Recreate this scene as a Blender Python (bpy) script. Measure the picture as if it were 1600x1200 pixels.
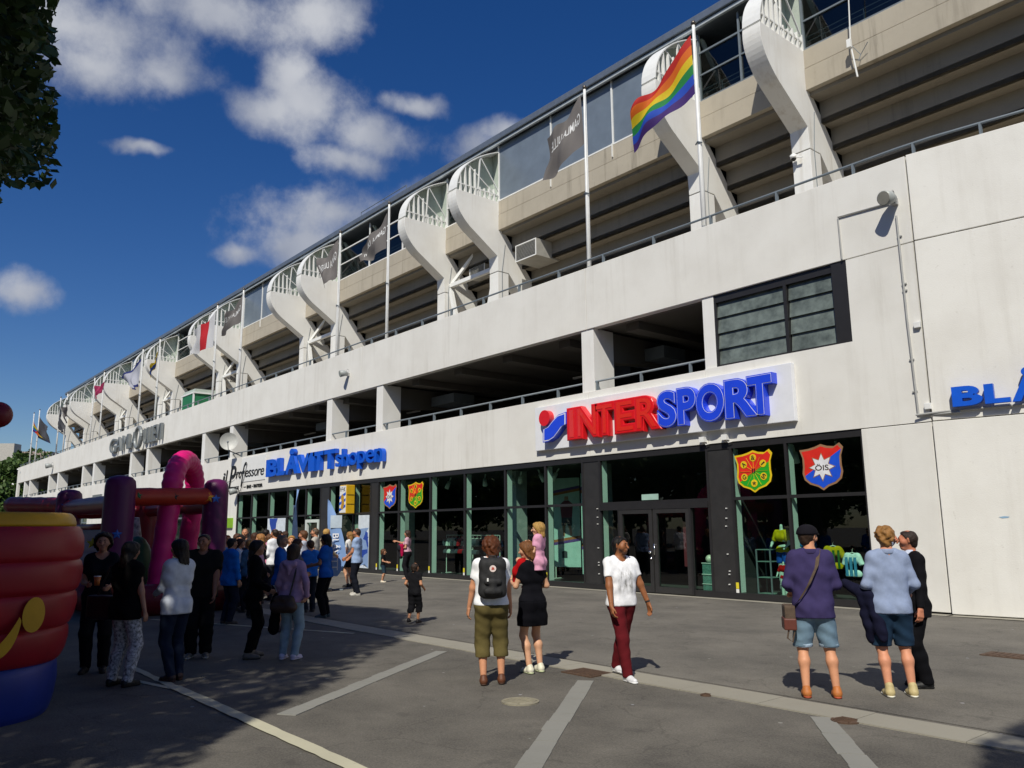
import bpy, bmesh, math, random
import numpy as np
from mathutils import Vector, Matrix
random.seed(7); RNG = np.random.default_rng(7)
PI = math.pi
for o in list(bpy.data.objects): bpy.data.objects.remove(o)
scene = bpy.context.scene
C = scene.collection

# ---------------------------------------------------------------- camera
# world: X runs along the facade (to the right), Y into the building, facade face at Y = 0, ground Z = 0
FPX, DIST, EYE = 1247.99, 17.513, 1.8
_d = lambda x, y: np.array([x - 800.0, 600.0 - y, -FPX])
_Z = _d(740, -6300); _Z = _Z / np.linalg.norm(_Z)
_X = -_d(-267, 835); _X = _X / np.linalg.norm(_X)
ROT = np.array([_X, np.cross(_Z, _X), _Z])          # rows = world axes in camera space
cam_data = bpy.data.cameras.new('camera'); cam = bpy.data.objects.new('camera', cam_data); C.objects.link(cam)
m4 = Matrix([[*ROT[0], 0.0], [*ROT[1], -DIST], [*ROT[2], EYE], [0, 0, 0, 1]])
cam.matrix_world = m4
cam_data.sensor_width = 36; cam_data.lens = 36 * FPX / 1600; cam_data.clip_end = 3000; cam_data.clip_start = 0.05
scene.camera = cam

# measured survey of the photograph: a sight line met with a facade-parallel plane, with the ground, or at a distance
def pY(x, y, Y):
    r = ROT @ _d(x, y); t = (DIST + Y) / r[1]; return (t * r[0], Y, EYE + t * r[2])
def pG(x, y, z=0.0):
    r = ROT @ _d(x, y); t = (z - EYE) / r[2]; return (t * r[0], t * r[1] - DIST, z)
def pD(x, dist, y=832):
    r = ROT @ _d(x, y); h = math.hypot(r[0], r[1]); return (r[0] / h * dist, r[1] / h * dist - DIST, 0.0)
def pH(g, x, y):
    r = ROT @ _d(x, y); hx, hy = g[0], g[1] + DIST
    t = (hx * hx + hy * hy) / (hx * r[0] + hy * r[1]); return EYE + t * r[2]
def proj(p):
    v = ROT.T @ (np.asarray(p, float) - np.array([0, -DIST, EYE]))
    if v[2] > -0.01: return (-9999, -9999)
    return (800 + FPX * v[0] / -v[2], 600 - FPX * v[1] / -v[2])

# ---------------------------------------------------------------- sky, sun, exposure
SUN_EL = math.radians(46); SUN_DIR = Vector((0.571 * math.cos(SUN_EL), -0.821 * math.cos(SUN_EL), math.sin(SUN_EL)))
world = bpy.data.worlds.new("World"); scene.world = world; world.use_nodes = True
def N(nt, t, **kw):
    n = nt.nodes.new(t)
    for k, v in kw.items():
        if k == 'i':
            for a, b in v.items(): n.inputs[a].default_value = b
        else: setattr(n, k, v)
    return n
def build_sky():
    nt = world.node_tree; nt.nodes.clear(); L = nt.links.new
    out = N(nt, 'ShaderNodeOutputWorld'); bg = N(nt, 'ShaderNodeBackground', i={'Strength': 0.055})
    sky = N(nt, 'ShaderNodeTexSky', sky_type='NISHITA', sun_disc=False)
    sky.sun_elevation = SUN_EL; sky.sun_rotation = math.atan2(SUN_DIR.x, SUN_DIR.y)
    sky.air_density = 1.0; sky.dust_density = 0.4; sky.ozone_density = 4.0
    hs = N(nt, 'ShaderNodeHueSaturation', i={'Hue': 0.514, 'Saturation': 1.32, 'Value': 1.36}); L(sky.outputs[0], hs.inputs['Color'])
    tc = N(nt, 'ShaderNodeTexCoord'); D = tc.outputs['Generated']
    blobs = [(150, 85, 105, 42), (260, 105, 85, 34), (120, 25, 170, 55), (330, 12, 190, 42), (500, 20, 90, 40), (470, 110, 52, 42), (430, 165, 85, 38),
             (500, 160, 80, 55), (590, 205, 85, 36), (545, 240, 60, 24), (570, 345, 150, 58), (660, 315, 80, 45), (520, 320, 70, 38), (480, 385, 85, 40), (570, 410, 90, 40), (385, 392, 34, 16), (610, 365, 120, 60),
             (745, 222, 62, 30), (800, 200, 60, 22), (20, 438, 46, 25), (235, 224, 46, 10), (655, 150, 40, 18)]
    rows = []                                            # clouds as ellipses in (azimuth, elevation)
    for (x, y, a, b) in blobs:
        c = ROT @ _d(x, y); c = c / np.linalg.norm(c); e = math.asin(c[2]); rows.append((math.atan2(c[1], -c[0]), e, a / 1300 / math.cos(e), b / 1300))
    rg = random.Random(5)
    for k in range(60):                                  # the same broken cumulus round the rest of the sky
        az = rg.uniform(-PI, PI); el = math.radians(rg.uniform(10, 60))
        if -.35 < az < 1.5 or len(rows) > 36: continue
        rows.append((az, el, rg.uniform(.12, .22), rg.uniform(.05, .09)))
    sx = N(nt, 'ShaderNodeSeparateXYZ'); L(D, sx.inputs[0]); ng = N(nt, 'ShaderNodeMath', operation='MULTIPLY'); ng.inputs[1].default_value = -1; L(sx.outputs[0], ng.inputs[0])
    at = N(nt, 'ShaderNodeMath', operation='ARCTAN2'); L(sx.outputs[1], at.inputs[0]); L(ng.outputs[0], at.inputs[1])
    asn = N(nt, 'ShaderNodeMath', operation='ARCSINE'); L(sx.outputs[2], asn.inputs[0])
    uv = N(nt, 'ShaderNodeCombineXYZ'); L(at.outputs[0], uv.inputs[0]); L(asn.outputs[0], uv.inputs[1])
    # domain warp so that the outlines billow
    n0 = N(nt, 'ShaderNodeTexNoise', i={'Scale': 7.0, 'Detail': 4.0, 'Roughness': 0.6}); L(D, n0.inputs['Vector'])
    w0 = N(nt, 'ShaderNodeVectorMath', operation='SUBTRACT'); L(n0.outputs['Color'], w0.inputs[0]); w0.inputs[1].default_value = (0.46, 0.42, 0.5)
    w1 = N(nt, 'ShaderNodeVectorMath', operation='MULTIPLY_ADD'); L(w0.outputs[0], w1.inputs[0]); w1.inputs[1].default_value = (0.09, 0.07, 0.0); L(uv.outputs[0], w1.inputs[2])
    prev = None
    for (u, v, a, b) in rows:
        s = N(nt, 'ShaderNodeVectorMath', operation='MULTIPLY_ADD'); L(w1.outputs[0], s.inputs[0]); s.inputs[1].default_value = (1 / a, 1 / b, 0); s.inputs[2].default_value = (-u / a, -v / b, 0)
        ln = N(nt, 'ShaderNodeVectorMath', operation='LENGTH'); L(s.outputs[0], ln.inputs[0])
        if prev is None: prev = ln.outputs['Value']
        else:
            mx = N(nt, 'ShaderNodeMath', operation='SMOOTH_MIN'); L(prev, mx.inputs[0]); L(ln.outputs['Value'], mx.inputs[1]); mx.inputs[2].default_value = 0.3; prev = mx.outputs[0]
    inv = N(nt, 'ShaderNodeMath', operation='SUBTRACT'); inv.inputs[0].default_value = 1.0; L(prev, inv.inputs[1]); prev = inv
    n1 = N(nt, 'ShaderNodeTexNoise', i={'Scale': 12.0, 'Detail': 8.0, 'Roughness': 0.64}); L(D, n1.inputs['Vector'])
    f = N(nt, 'ShaderNodeMath', operation='MULTIPLY_ADD'); L(n1.outputs[0], f.inputs[0]); f.inputs[1].default_value = 2.3; f.inputs[2].default_value = -1.36
    ad = N(nt, 'ShaderNodeMath', operation='ADD'); L(prev.outputs[0], ad.inputs[0]); L(f.outputs[0], ad.inputs[1])
    mr = N(nt, 'ShaderNodeMapRange', interpolation_type='SMOOTHSTEP', i={'From Min': -0.46, 'From Max': 0.86, 'To Min': 0.0, 'To Max': 0.93}); L(ad.outputs[0], mr.inputs['Value'])
    n2 = N(nt, 'ShaderNodeTexNoise', i={'Scale': 7.5, 'Detail': 3.0}); L(D, n2.inputs['Vector'])
    cr = N(nt, 'ShaderNodeValToRGB'); L(n2.outputs[0], cr.inputs[0])
    cr.color_ramp.elements[0].position = 0.34; cr.color_ramp.elements[0].color = (5.0, 5.6, 7.2, 1)
    cr.color_ramp.elements[1].position = 0.68; cr.color_ramp.elements[1].color = (10.6, 10.9, 11.6, 1)
    mix = N(nt, 'ShaderNodeMixRGB'); L(mr.outputs[0], mix.inputs[0]); L(hs.outputs[0], mix.inputs[1]); L(cr.outputs[0], mix.inputs[2])
    L(mix.outputs[0], bg.inputs['Color']); L(bg.outputs[0], out.inputs['Surface'])
build_sky()
world.cycles.sampling_method = 'MANUAL'; world.cycles.sample_map_resolution = 256
sun_d = bpy.data.lights.new('sun', 'SUN'); sun_d.energy = 4.45; sun_d.angle = math.radians(0.53); sun_d.color = (1.0, 0.955, 0.845)
sun = bpy.data.objects.new('sun', sun_d); C.objects.link(sun); sun.rotation_euler = SUN_DIR.to_track_quat('Z', 'Y').to_euler(); sun.location = (20, -40, 50)
scene.view_settings.view_transform = 'Standard'; scene.view_settings.look = 'None'; scene.view_settings.exposure = 0.0; scene.view_settings.gamma = 1.0
scene.render.engine = 'CYCLES'
scene.cycles.transparent_max_bounces = 16; scene.cycles.max_bounces = 6

# ---------------------------------------------------------------- materials
MATS = {}
def lin(c):
    if isinstance(c, str):
        c = [int(c[i:i + 2], 16) / 255 for i in (0, 2, 4)]; return tuple(x / 12.92 if x <= .04045 else ((x + .055) / 1.055) ** 2.4 for x in c)
    return tuple(c)
def PM(name, col, rough=0.7, var=0.12, scale=4.0, bump=0.0, bscale=60.0, metal=0.0, spec=0.5, coat=0.0, stretch=None, sheen=0.0, bdist=.01, ridged=False):
    if name in MATS: return MATS[name]
    m = bpy.data.materials.new(name); m.use_nodes = True; nt = m.node_tree; L = nt.links.new
    b = nt.nodes['Principled BSDF']; col = lin(col)
    b.inputs['Roughness'].default_value = rough; b.inputs['Metallic'].default_value = metal; b.inputs['Specular IOR Level'].default_value = spec
    if coat: b.inputs['Coat Weight'].default_value = coat
    if sheen: b.inputs['Sheen Weight'].default_value = sheen
    tc = N(nt, 'ShaderNodeTexCoord'); V = tc.outputs['Object']
    if stretch:
        mp = N(nt, 'ShaderNodeMapping'); mp.inputs['Scale'].default_value = stretch; L(V, mp.inputs['Vector']); V = mp.outputs[0]
    n = N(nt, 'ShaderNodeTexNoise', i={'Scale': scale, 'Detail': 6.0, 'Roughness': 0.6}); L(V, n.inputs['Vector'])
    r = N(nt, 'ShaderNodeMapRange', i={'From Min': 0.3, 'From Max': 0.7, 'To Min': 1 - var, 'To Max': 1 + var}); L(n.outputs[0], r.inputs['Value'])
    mu = N(nt, 'ShaderNodeVectorMath', operation='MULTIPLY'); mu.inputs[0].default_value = col; L(r.outputs[0], mu.inputs[1]); L(mu.outputs[0], b.inputs['Base Color'])
    if bump:
        n2 = N(nt, 'ShaderNodeTexNoise', i={'Scale': bscale, 'Detail': 5.0}); L(tc.outputs['Object'], n2.inputs['Vector'])
        if ridged: n2.noise_type = 'RIDGED_MULTIFRACTAL'; n2.inputs['Detail'].default_value = 2.5; n2.inputs['Distortion'].default_value = 1.2
        bp = N(nt, 'ShaderNodeBump', i={'Strength': bump, 'Distance': bdist}); L(n2.outputs[0], bp.inputs['Height']); L(bp.outputs[0], b.inputs['Normal'])
    MATS[name] = m; return m
def wall_mat(name, col, streak=0.25, spots=0.5, dirtcol=(.30, .26, .2)):
    m = bpy.data.materials.new(name); m.use_nodes = True; nt = m.node_tree; L = nt.links.new; b = nt.nodes['Principled BSDF']
    b.inputs['Roughness'].default_value = 0.85; b.inputs['Specular IOR Level'].default_value = 0.25
    g = N(nt, 'ShaderNodeNewGeometry'); P = g.outputs['Position']
    n1 = N(nt, 'ShaderNodeTexNoise', i={'Scale': 0.55, 'Detail': 8.0, 'Roughness': 0.62}); L(P, n1.inputs['Vector'])
    mp = N(nt, 'ShaderNodeMapping'); mp.inputs['Scale'].default_value = (2.6, 2.6, 0.16); L(P, mp.inputs['Vector'])
    n2 = N(nt, 'ShaderNodeTexNoise', i={'Scale': 1.0, 'Detail': 7.0, 'Roughness': 0.7}); L(mp.outputs[0], n2.inputs['Vector'])
    n3 = N(nt, 'ShaderNodeTexNoise', i={'Scale': 14.0, 'Detail': 4.0}); L(P, n3.inputs['Vector'])
    r1 = N(nt, 'ShaderNodeMapRange', i={'From Min': .42, 'From Max': .75, 'To Min': 0.0, 'To Max': 0.32}); L(n1.outputs[0], r1.inputs['Value'])
    r2a = N(nt, 'ShaderNodeMapRange', i={'From Min': .52, 'From Max': .78, 'To Min': 0.0, 'To Max': streak}); L(n2.outputs[0], r2a.inputs['Value']); n6 = N(nt, 'ShaderNodeTexNoise', i={'Scale': .23, 'Detail': 2.0}); L(P, n6.inputs['Vector']); r6 = N(nt, 'ShaderNodeMapRange', i={'From Min': .38, 'From Max': .66, 'To Min': .1, 'To Max': 1.5}); L(n6.outputs[0], r6.inputs['Value']); r2 = N(nt, 'ShaderNodeMath', operation='MULTIPLY'); L(r2a.outputs[0], r2.inputs[0]); L(r6.outputs[0], r2.inputs[1])
    r3 = N(nt, 'ShaderNodeMapRange', i={'From Min': .66, 'From Max': .78, 'To Min': 0.0, 'To Max': 0.25 * spots}); L(n3.outputs[0], r3.inputs['Value'])
    a1 = N(nt, 'ShaderNodeMath', operation='ADD'); L(r1.outputs[0], a1.inputs[0]); L(r2.outputs[0], a1.inputs[1])
    a2 = N(nt, 'ShaderNodeMath', operation='ADD', use_clamp=True); L(a1.outputs[0], a2.inputs[0]); L(r3.outputs[0], a2.inputs[1])
    mx = N(nt, 'ShaderNodeMixRGB'); mx.inputs[1].default_value = (*lin(col), 1); mx.inputs[2].default_value = (*dirtcol, 1)
    sc = N(nt, 'ShaderNodeMath', operation='MULTIPLY'); sc.inputs[1].default_value = 0.62; L(a2.outputs[0], sc.inputs[0]); L(sc.outputs[0], mx.inputs[0]); L(mx.outputs[0], b.inputs['Base Color'])
    n4 = N(nt, 'ShaderNodeTexNoise', i={'Scale': 40.0, 'Detail': 6.0}); L(P, n4.inputs['Vector'])
    bp = N(nt, 'ShaderNodeBump', i={'Strength': 0.25, 'Distance': 0.01}); L(n4.outputs[0], bp.inputs['Height']); L(bp.outputs[0], b.inputs['Normal'])
    MATS[name] = m; return m
def glass_mat(name, tint, refl=1.0, rough=0.0):
    m = bpy.data.materials.new(name); m.use_nodes = True; nt = m.node_tree; nt.nodes.clear(); L = nt.links.new
    out = N(nt, 'ShaderNodeOutputMaterial'); t = N(nt, 'ShaderNodeBsdfTransparent'); t.inputs[0].default_value = (*tint, 1)
    gl = N(nt, 'ShaderNodeBsdfGlossy', i={'Roughness': rough}); gl.inputs[0].default_value = (refl, refl, refl, 1)
    lw = N(nt, 'ShaderNodeLayerWeight', i={'Blend': .5}); pw = N(nt, 'ShaderNodeMath', operation='POWER'); L(lw.outputs['Facing'], pw.inputs[0]); pw.inputs[1].default_value = 5; fr = N(nt, 'ShaderNodeMath', operation='MULTIPLY_ADD', use_clamp=True); L(pw.outputs[0], fr.inputs[0]); fr.inputs[1].default_value = .92; fr.inputs[2].default_value = .07; mx = N(nt, 'ShaderNodeMixShader')
    L(fr.outputs[0], mx.inputs[0]); L(t.outputs[0], mx.inputs[1]); L(gl.outputs[0], mx.inputs[2]); L(mx.outputs[0], out.inputs[0]); MATS[name] = m; return m
def stripes_mat(name, cols, axis='U', rough=0.75):
    m = bpy.data.materials.new(name); m.use_nodes = True; nt = m.node_tree; L = nt.links.new; b = nt.nodes['Principled BSDF']; b.inputs['Roughness'].default_value = rough
    uv = N(nt, 'ShaderNodeUVMap'); sp = N(nt, 'ShaderNodeSeparateXYZ'); L(uv.outputs[0], sp.inputs[0])
    cr = N(nt, 'ShaderNodeValToRGB'); cr.color_ramp.interpolation = 'CONSTANT'; e = cr.color_ramp.elements
    while len(e) < len(cols): e.new(0.5)
    for k, (p, c) in enumerate(cols): e[k].position = p; e[k].color = (*lin(c), 1)
    L(sp.outputs[0 if axis == 'U' else 1], cr.inputs[0]); L(cr.outputs[0], b.inputs['Base Color'])
    tr = N(nt, 'ShaderNodeBsdfTranslucent'); L(cr.outputs[0], tr.inputs[0]); mx = N(nt, 'ShaderNodeMixShader'); mx.inputs[0].default_value = 0.3
    L(b.outputs[0], mx.inputs[1]); L(tr.outputs[0], mx.inputs[2]); L(mx.outputs[0], nt.nodes['Material Output'].inputs[0]); MATS[name] = m; return m

# ---------------------------------------------------------------- mesh helpers
class MB:
    def __init__(s): s.v = []; s.f = []; s.m = []; s.mi = 0; s.uv = None
    def add(s, vs, fs):
        b = len(s.v); s.v += [tuple(map(float, p)) for p in vs]; s.f += [tuple(b + i for i in f) for f in fs]; s.m += [s.mi] * len(fs); return s
    def box(s, x0, x1, y0, y1, z0, z1):
        return s.add([(x0, y0, z0), (x1, y0, z0), (x1, y1, z0), (x0, y1, z0), (x0, y0, z1), (x1, y0, z1), (x1, y1, z1), (x0, y1, z1)],
                     [(0, 3, 2, 1), (4, 5, 6, 7), (0, 1, 5, 4), (1, 2, 6, 5), (2, 3, 7, 6), (3, 0, 4, 7)])
    def prism(s, poly, fn0, fn1):
        n = len(poly); vs = [fn0(*p) for p in poly] + [fn1(*p) for p in poly]
        return s.add(vs, [tuple(range(n))[::-1], tuple(range(n, 2 * n))] + [(i, (i + 1) % n, n + (i + 1) % n, n + i) for i in range(n)])
    def prism_x(s, poly, x0, x1): return s.prism(poly, lambda y, z: (x0, y, z), lambda y, z: (x1, y, z))
    def prism_y(s, poly, y0, y1): return s.prism(poly, lambda x, z: (x, y1, z), lambda x, z: (x, y0, z))
    def prism_z(s, poly, z0, z1): return s.prism(poly, lambda x, y: (x, y, z0), lambda x, y: (x, y, z1))
    def tube(s, pts, r, n=8, caps=True):
        pts = [Vector(p) for p in pts]; k = len(pts); rs = r if hasattr(r, '__len__') else [r] * k
        vs = []; prev = None
        for i, p in enumerate(pts):
            d = (pts[min(i + 1, k - 1)] - pts[max(i - 1, 0)]).normalized()
            if prev is None: a = d.orthogonal().normalized()
            else: a = (prev - d * prev.dot(d)); a = a.normalized() if a.length > 1e-6 else d.orthogonal().normalized()
            prev = a; b = d.cross(a)
            for j in range(n):
                t = 2 * PI * j / n; vs.append(p + (a * math.cos(t) + b * math.sin(t)) * rs[i])
        fs = [(i * n + j, i * n + (j + 1) % n, (i + 1) * n + (j + 1) % n, (i + 1) * n + j) for i in range(k - 1) for j in range(n)]
        if caps: fs += [tuple(range(n))[::-1], tuple(range((k - 1) * n, k * n))]
        return s.add(vs, fs)
    def cyl(s, p0, p1, r0, r1=None, n=16): return s.tube([p0, p1], [r0, r0 if r1 is None else r1], n)
    def bar(s, p0, p1, w, h, up=(0, 0, 1)):
        p0 = Vector(p0); p1 = Vector(p1); d = (p1 - p0).normalized(); a = d.cross(Vector(up))
        if a.length < 1e-4: a = d.cross(Vector((0, 1, 0)))
        a.normalize(); b = a.cross(d); a *= w / 2; b *= h / 2
        return s.add([p0 - a - b, p0 + a - b, p0 + a + b, p0 - a + b, p1 - a - b, p1 + a - b, p1 + a + b, p1 - a + b],
                     [(0, 1, 2, 3), (7, 6, 5, 4), (0, 4, 5, 1), (1, 5, 6, 2), (2, 6, 7, 3), (3, 7, 4, 0)])
    def sphere(s, c, r, n=12, k=8):
        r = r if hasattr(r, '__len__') else (r, r, r); vs = [(c[0], c[1], c[2] - r[2])]
        for i in range(1, k):
            t = -PI / 2 + PI * i / k
            vs += [(c[0] + r[0] * math.cos(t) * math.cos(2 * PI * j / n), c[1] + r[1] * math.cos(t) * math.sin(2 * PI * j / n), c[2] + r[2] * math.sin(t)) for j in range(n)]
        vs.append((c[0], c[1], c[2] + r[2])); fs = [(0, 1 + (j + 1) % n, 1 + j) for j in range(n)]
        for i in range(k - 2): fs += [(1 + i * n + j, 1 + i * n + (j + 1) % n, 1 + (i + 1) * n + (j + 1) % n, 1 + (i + 1) * n + j) for j in range(n)]
        e = len(vs) - 1; fs += [(e, 1 + (k - 2) * n + j, 1 + (k - 2) * n + (j + 1) % n) for j in range(n)]
        return s.add(vs, fs)
    def grid(s, fn, nu, nv):
        vs = [fn(i / nu, j / nv) for i in range(nu + 1) for j in range(nv + 1)]; w = nv + 1
        return s.add(vs, [(i * w + j, (i + 1) * w + j, (i + 1) * w + j + 1, i * w + j + 1) for i in range(nu) for j in range(nv)])
    def build(s, name, mats, parent=None, smooth=False, bevel=0):
        me = bpy.data.meshes.new(name); me.from_pydata(s.v, [], s.f); me.update()
        for m in (mats if isinstance(mats, (list, tuple)) else [mats]): me.materials.append(m)
        me.polygons.foreach_set('material_index', s.m)
        if bevel:
            bm = bmesh.new(); bm.from_mesh(me)
            bmesh.ops.bevel(bm, geom=list(bm.edges), offset=bevel, segments=2, affect='EDGES', profile=.6); bm.to_mesh(me); bm.free()
        if smooth: me.polygons.foreach_set('use_smooth', [True] * len(me.polygons))
        return link(name, me, parent)
def link(name, data, parent=None):
    o = bpy.data.objects.new(name, data); C.objects.link(o)
    if parent is not None: o.parent = parent
    return o
def tag(o, label, cat, group=None):
    o['label'] = label; o['category'] = cat
    if group: o['group'] = group
    return o
def thing(name, label, cat, loc=(0, 0, 0), rz=0.0, group=None):
    o = link(name, None); o.location = loc; o.rotation_euler = (0, 0, rz); o.empty_display_size = .2; return tag(o, label, cat, group)
def struct(o): o['kind'] = 'structure'; return o
def copy_tree(o, parent=None):
    c = o.copy(); C.objects.link(c)
    if parent is not None: c.parent = parent
    for ch in list(o.children): copy_tree(ch, c)
    return c
def grow(o, name=None):
    return o
_GL = {}
def glyph(ch, off=0.0, ext=0.0, bev=0.0):
    k = (ch, off, ext, bev)
    if k in _GL: return _GL[k]
    cu = bpy.data.curves.new('lettering', 'FONT'); cu.body = ch; cu.offset = off; cu.extrude = ext; cu.bevel_depth = bev; cu.bevel_resolution = 2 if bev else 0; cu.resolution_u = 5
    ob = bpy.data.objects.new('lettering', cu); C.objects.link(ob); dg = bpy.context.evaluated_depsgraph_get()
    me = bpy.data.meshes.new_from_object(ob.evaluated_get(dg))
    vs = np.array([v.co[:] for v in me.vertices]); fs = [tuple(p.vertices) for p in me.polygons]
    bpy.data.objects.remove(ob); bpy.data.curves.remove(cu); bpy.data.meshes.remove(me); _GL[k] = (vs, fs); return _GL[k]
def text_fit(mb, ch, mapf, x0, x1, z0, z1, off=0.0, ext=0.0, bev=0.0, pad=0.0):
    """one glyph or word scaled into the box x0..x1, z0..z1; mapf(x, z, depth) -> point"""
    vs, fs = glyph(ch, off, ext, bev); ref, _ = glyph(ch, 0.0, 0.0, 0.0)
    lo = ref.min(0); hi = ref.max(0); sx = (x1 - x0) / (hi[0] - lo[0]); sz = (z1 - z0) / (hi[1] - lo[1])
    mb.add([mapf(x0 + (v[0] - lo[0]) * sx, z0 + (v[1] - lo[1]) * sz, v[2]) for v in vs], fs); return mb
def front(Y): return lambda x, z, d: (x, Y - d, z)

# ---------------------------------------------------------------- palette
WALL = wall_mat('painted_concrete', (.75, .735, .69), 0.42, 1.3)
WALLP = wall_mat('white_painted_steel', (.78, .775, .75), 0.6, 0.3, (.34, .27, .18))
CONC = wall_mat('raw_concrete', (.43, .385, .31), 0.8, 1.6, (.10, .085, .065))
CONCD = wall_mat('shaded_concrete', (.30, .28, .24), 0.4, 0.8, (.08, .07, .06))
GALC = wall_mat('gallery_shade_concrete', (.13, .12, .105), 0.5, 1.0, (.05, .05, .045))  # concrete tone lowered, the gallery's shade is painted into the colour
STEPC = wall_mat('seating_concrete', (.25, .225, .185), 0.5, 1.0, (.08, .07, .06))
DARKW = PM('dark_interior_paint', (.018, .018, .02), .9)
JOINT = PM('joint_sealant', (.17, .16, .14), .9)
STEELG = PM('grey_painted_steel', (.16, .19, .215), .5, .1)
WHITE = PM('white_paint', (.78, .78, .76), .45, .05)
MINT = PM('pale_green_panel', (.46, .52, .46), .6, .08)
PANELB = PM('blue_grey_cladding', (.155, .19, .235), .28, .12, 1.2, spec=.5)
ROOFM = PM('roof_sheet_metal', (.20, .23, .27), .4, .1, metal=.5)
DFRAME = PM('dark_window_frame', (.022, .021, .022), .42, .1)
DPANEL = PM('dark_cladding_panel', (.030, .029, .029), .45, .15)
MULLI = PM('pale_mullion', (.62, .68, .64), .4, .05)
SHOPG = glass_mat('shop_glass', (.68, .88, .79), .8)
STANDG = glass_mat('stand_glass', (.35, .42, .42), .8)
ASPH = None

# ---------------------------------------------------------------- ground
def asphalt(name, c0, c1, patch=0.0):
    m = bpy.data.materials.new(name); m.use_nodes = True; nt = m.node_tree; L = nt.links.new; b = nt.nodes['Principled BSDF']; b.inputs['Roughness'].default_value = .9; b.inputs['Specular IOR Level'].default_value = .2
    g = N(nt, 'ShaderNodeNewGeometry'); P = g.outputs['Position']
    n1 = N(nt, 'ShaderNodeTexNoise', i={'Scale': .7, 'Detail': 9.0, 'Roughness': .65}); L(P, n1.inputs['Vector'])
    n2 = N(nt, 'ShaderNodeTexNoise', i={'Scale': 48.0, 'Detail': 4.0, 'Roughness': .7}); L(P, n2.inputs['Vector'])
    n3 = N(nt, 'ShaderNodeTexVoronoi', i={'Scale': 110.0}); L(P, n3.inputs['Vector'])
    n5 = N(nt, 'ShaderNodeTexNoise', i={'Scale': 2.6, 'Detail': 6.0, 'Roughness': .6}); L(P, n5.inputs['Vector'])
    ma = N(nt, 'ShaderNodeMath', operation='MULTIPLY_ADD'); L(n2.outputs[0], ma.inputs[0]); ma.inputs[1].default_value = .75; L(n1.outputs[0], ma.inputs[2])
    mb = N(nt, 'ShaderNodeMath', operation='MULTIPLY_ADD'); L(n3.outputs['Color'], mb.inputs[0]); mb.inputs[1].default_value = .22; L(ma.outputs[0], mb.inputs[2])
    r = N(nt, 'ShaderNodeMapRange', i={'From Min': .62, 'From Max': 1.32}); L(mb.outputs[0], r.inputs['Value'])
    mx = N(nt, 'ShaderNodeMixRGB'); mx.inputs[1].default_value = (*c0, 1); mx.inputs[2].default_value = (*c1, 1); L(r.outputs[0], mx.inputs[0])
    r5 = N(nt, 'ShaderNodeMapRange', i={'From Min': .60, 'From Max': .72, 'To Min': 0.0, 'To Max': .42}); L(n5.outputs[0], r5.inputs['Value'])
    m5 = N(nt, 'ShaderNodeMixRGB'); m5.inputs[2].default_value = (.045, .042, .04, 1); L(r5.outputs[0], m5.inputs[0]); L(mx.outputs[0], m5.inputs[1])
    wv = N(nt, 'ShaderNodeTexNoise', i={'Scale': 1.3, 'Detail': 5.0}); L(P, wv.inputs['Vector']); wa = N(nt, 'ShaderNodeVectorMath', operation='MULTIPLY_ADD'); L(wv.outputs['Color'], wa.inputs[0]); wa.inputs[1].default_value = (.9, .9, .9); L(P, wa.inputs[2])
    vc = N(nt, 'ShaderNodeTexVoronoi', feature='DISTANCE_TO_EDGE', i={'Scale': .32}); L(wa.outputs[0], vc.inputs['Vector']); rc = N(nt, 'ShaderNodeMapRange', i={'From Min': .0, 'From Max': .0045, 'To Min': .28, 'To Max': 0.0}); L(vc.outputs['Distance'], rc.inputs['Value'])
    mc = N(nt, 'ShaderNodeMixRGB'); mc.inputs[2].default_value = (.022, .02, .018, 1); L(rc.outputs[0], mc.inputs[0]); L(m5.outputs[0], mc.inputs[1])
    vg = N(nt, 'ShaderNodeTexVoronoi', i={'Scale': 2.3}); L(P, vg.inputs['Vector']); rg_ = N(nt, 'ShaderNodeMapRange', i={'From Min': .045, 'From Max': .06, 'To Min': .6, 'To Max': 0.0}); L(vg.outputs['Distance'], rg_.inputs['Value'])
    mg = N(nt, 'ShaderNodeMixRGB'); L(vg.outputs['Color'], mg.inputs[2]); L(rg_.outputs[0], mg.inputs[0]); L(mc.outputs[0], mg.inputs[1]); hg = N(nt, 'ShaderNodeHueSaturation', i={'Saturation': .12, 'Value': .45}); L(vg.outputs['Color'], hg.inputs['Color']); L(hg.outputs[0], mg.inputs[2]); L(mg.outputs[0], b.inputs['Base Color'])
    bp = N(nt, 'ShaderNodeBump', i={'Strength': .5, 'Distance': .012}); L(n2.outputs[0], bp.inputs['Height']); L(bp.outputs[0], b.inputs['Normal']); return m
ASPH = asphalt('asphalt', (.050, .047, .043), (.20, .183, .155)); ASPH2 = asphalt('pavement_asphalt', (.068, .064, .058), (.214, .197, .168))
PAVE = wall_mat('worn_concrete_strip', (.30, .28, .23), .2, 1.2, (.12, .11, .09)); PAINT = wall_mat('worn_yellowish_paint', (.52, .49, .36), .3, 1.5, (.12, .11, .09))
COBB = wall_mat('grey_sett_line', (.25, .245, .22), .2, 1.5, (.1, .1, .09))
mb = MB(); mb.add([(-900, -600, 0), (700, -600, 0), (700, 900, 0), (-900, 900, 0)], [(0, 1, 2, 3)]); struct(mb.build('ground', ASPH))
mb = MB(); mb.add([(-125, -9.45, .004), (9, -9.45, .004), (9, -.32, .004), (-125, -.32, .004)], [(0, 1, 2, 3)]); struct(mb.build('pavement', ASPH2))
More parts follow.
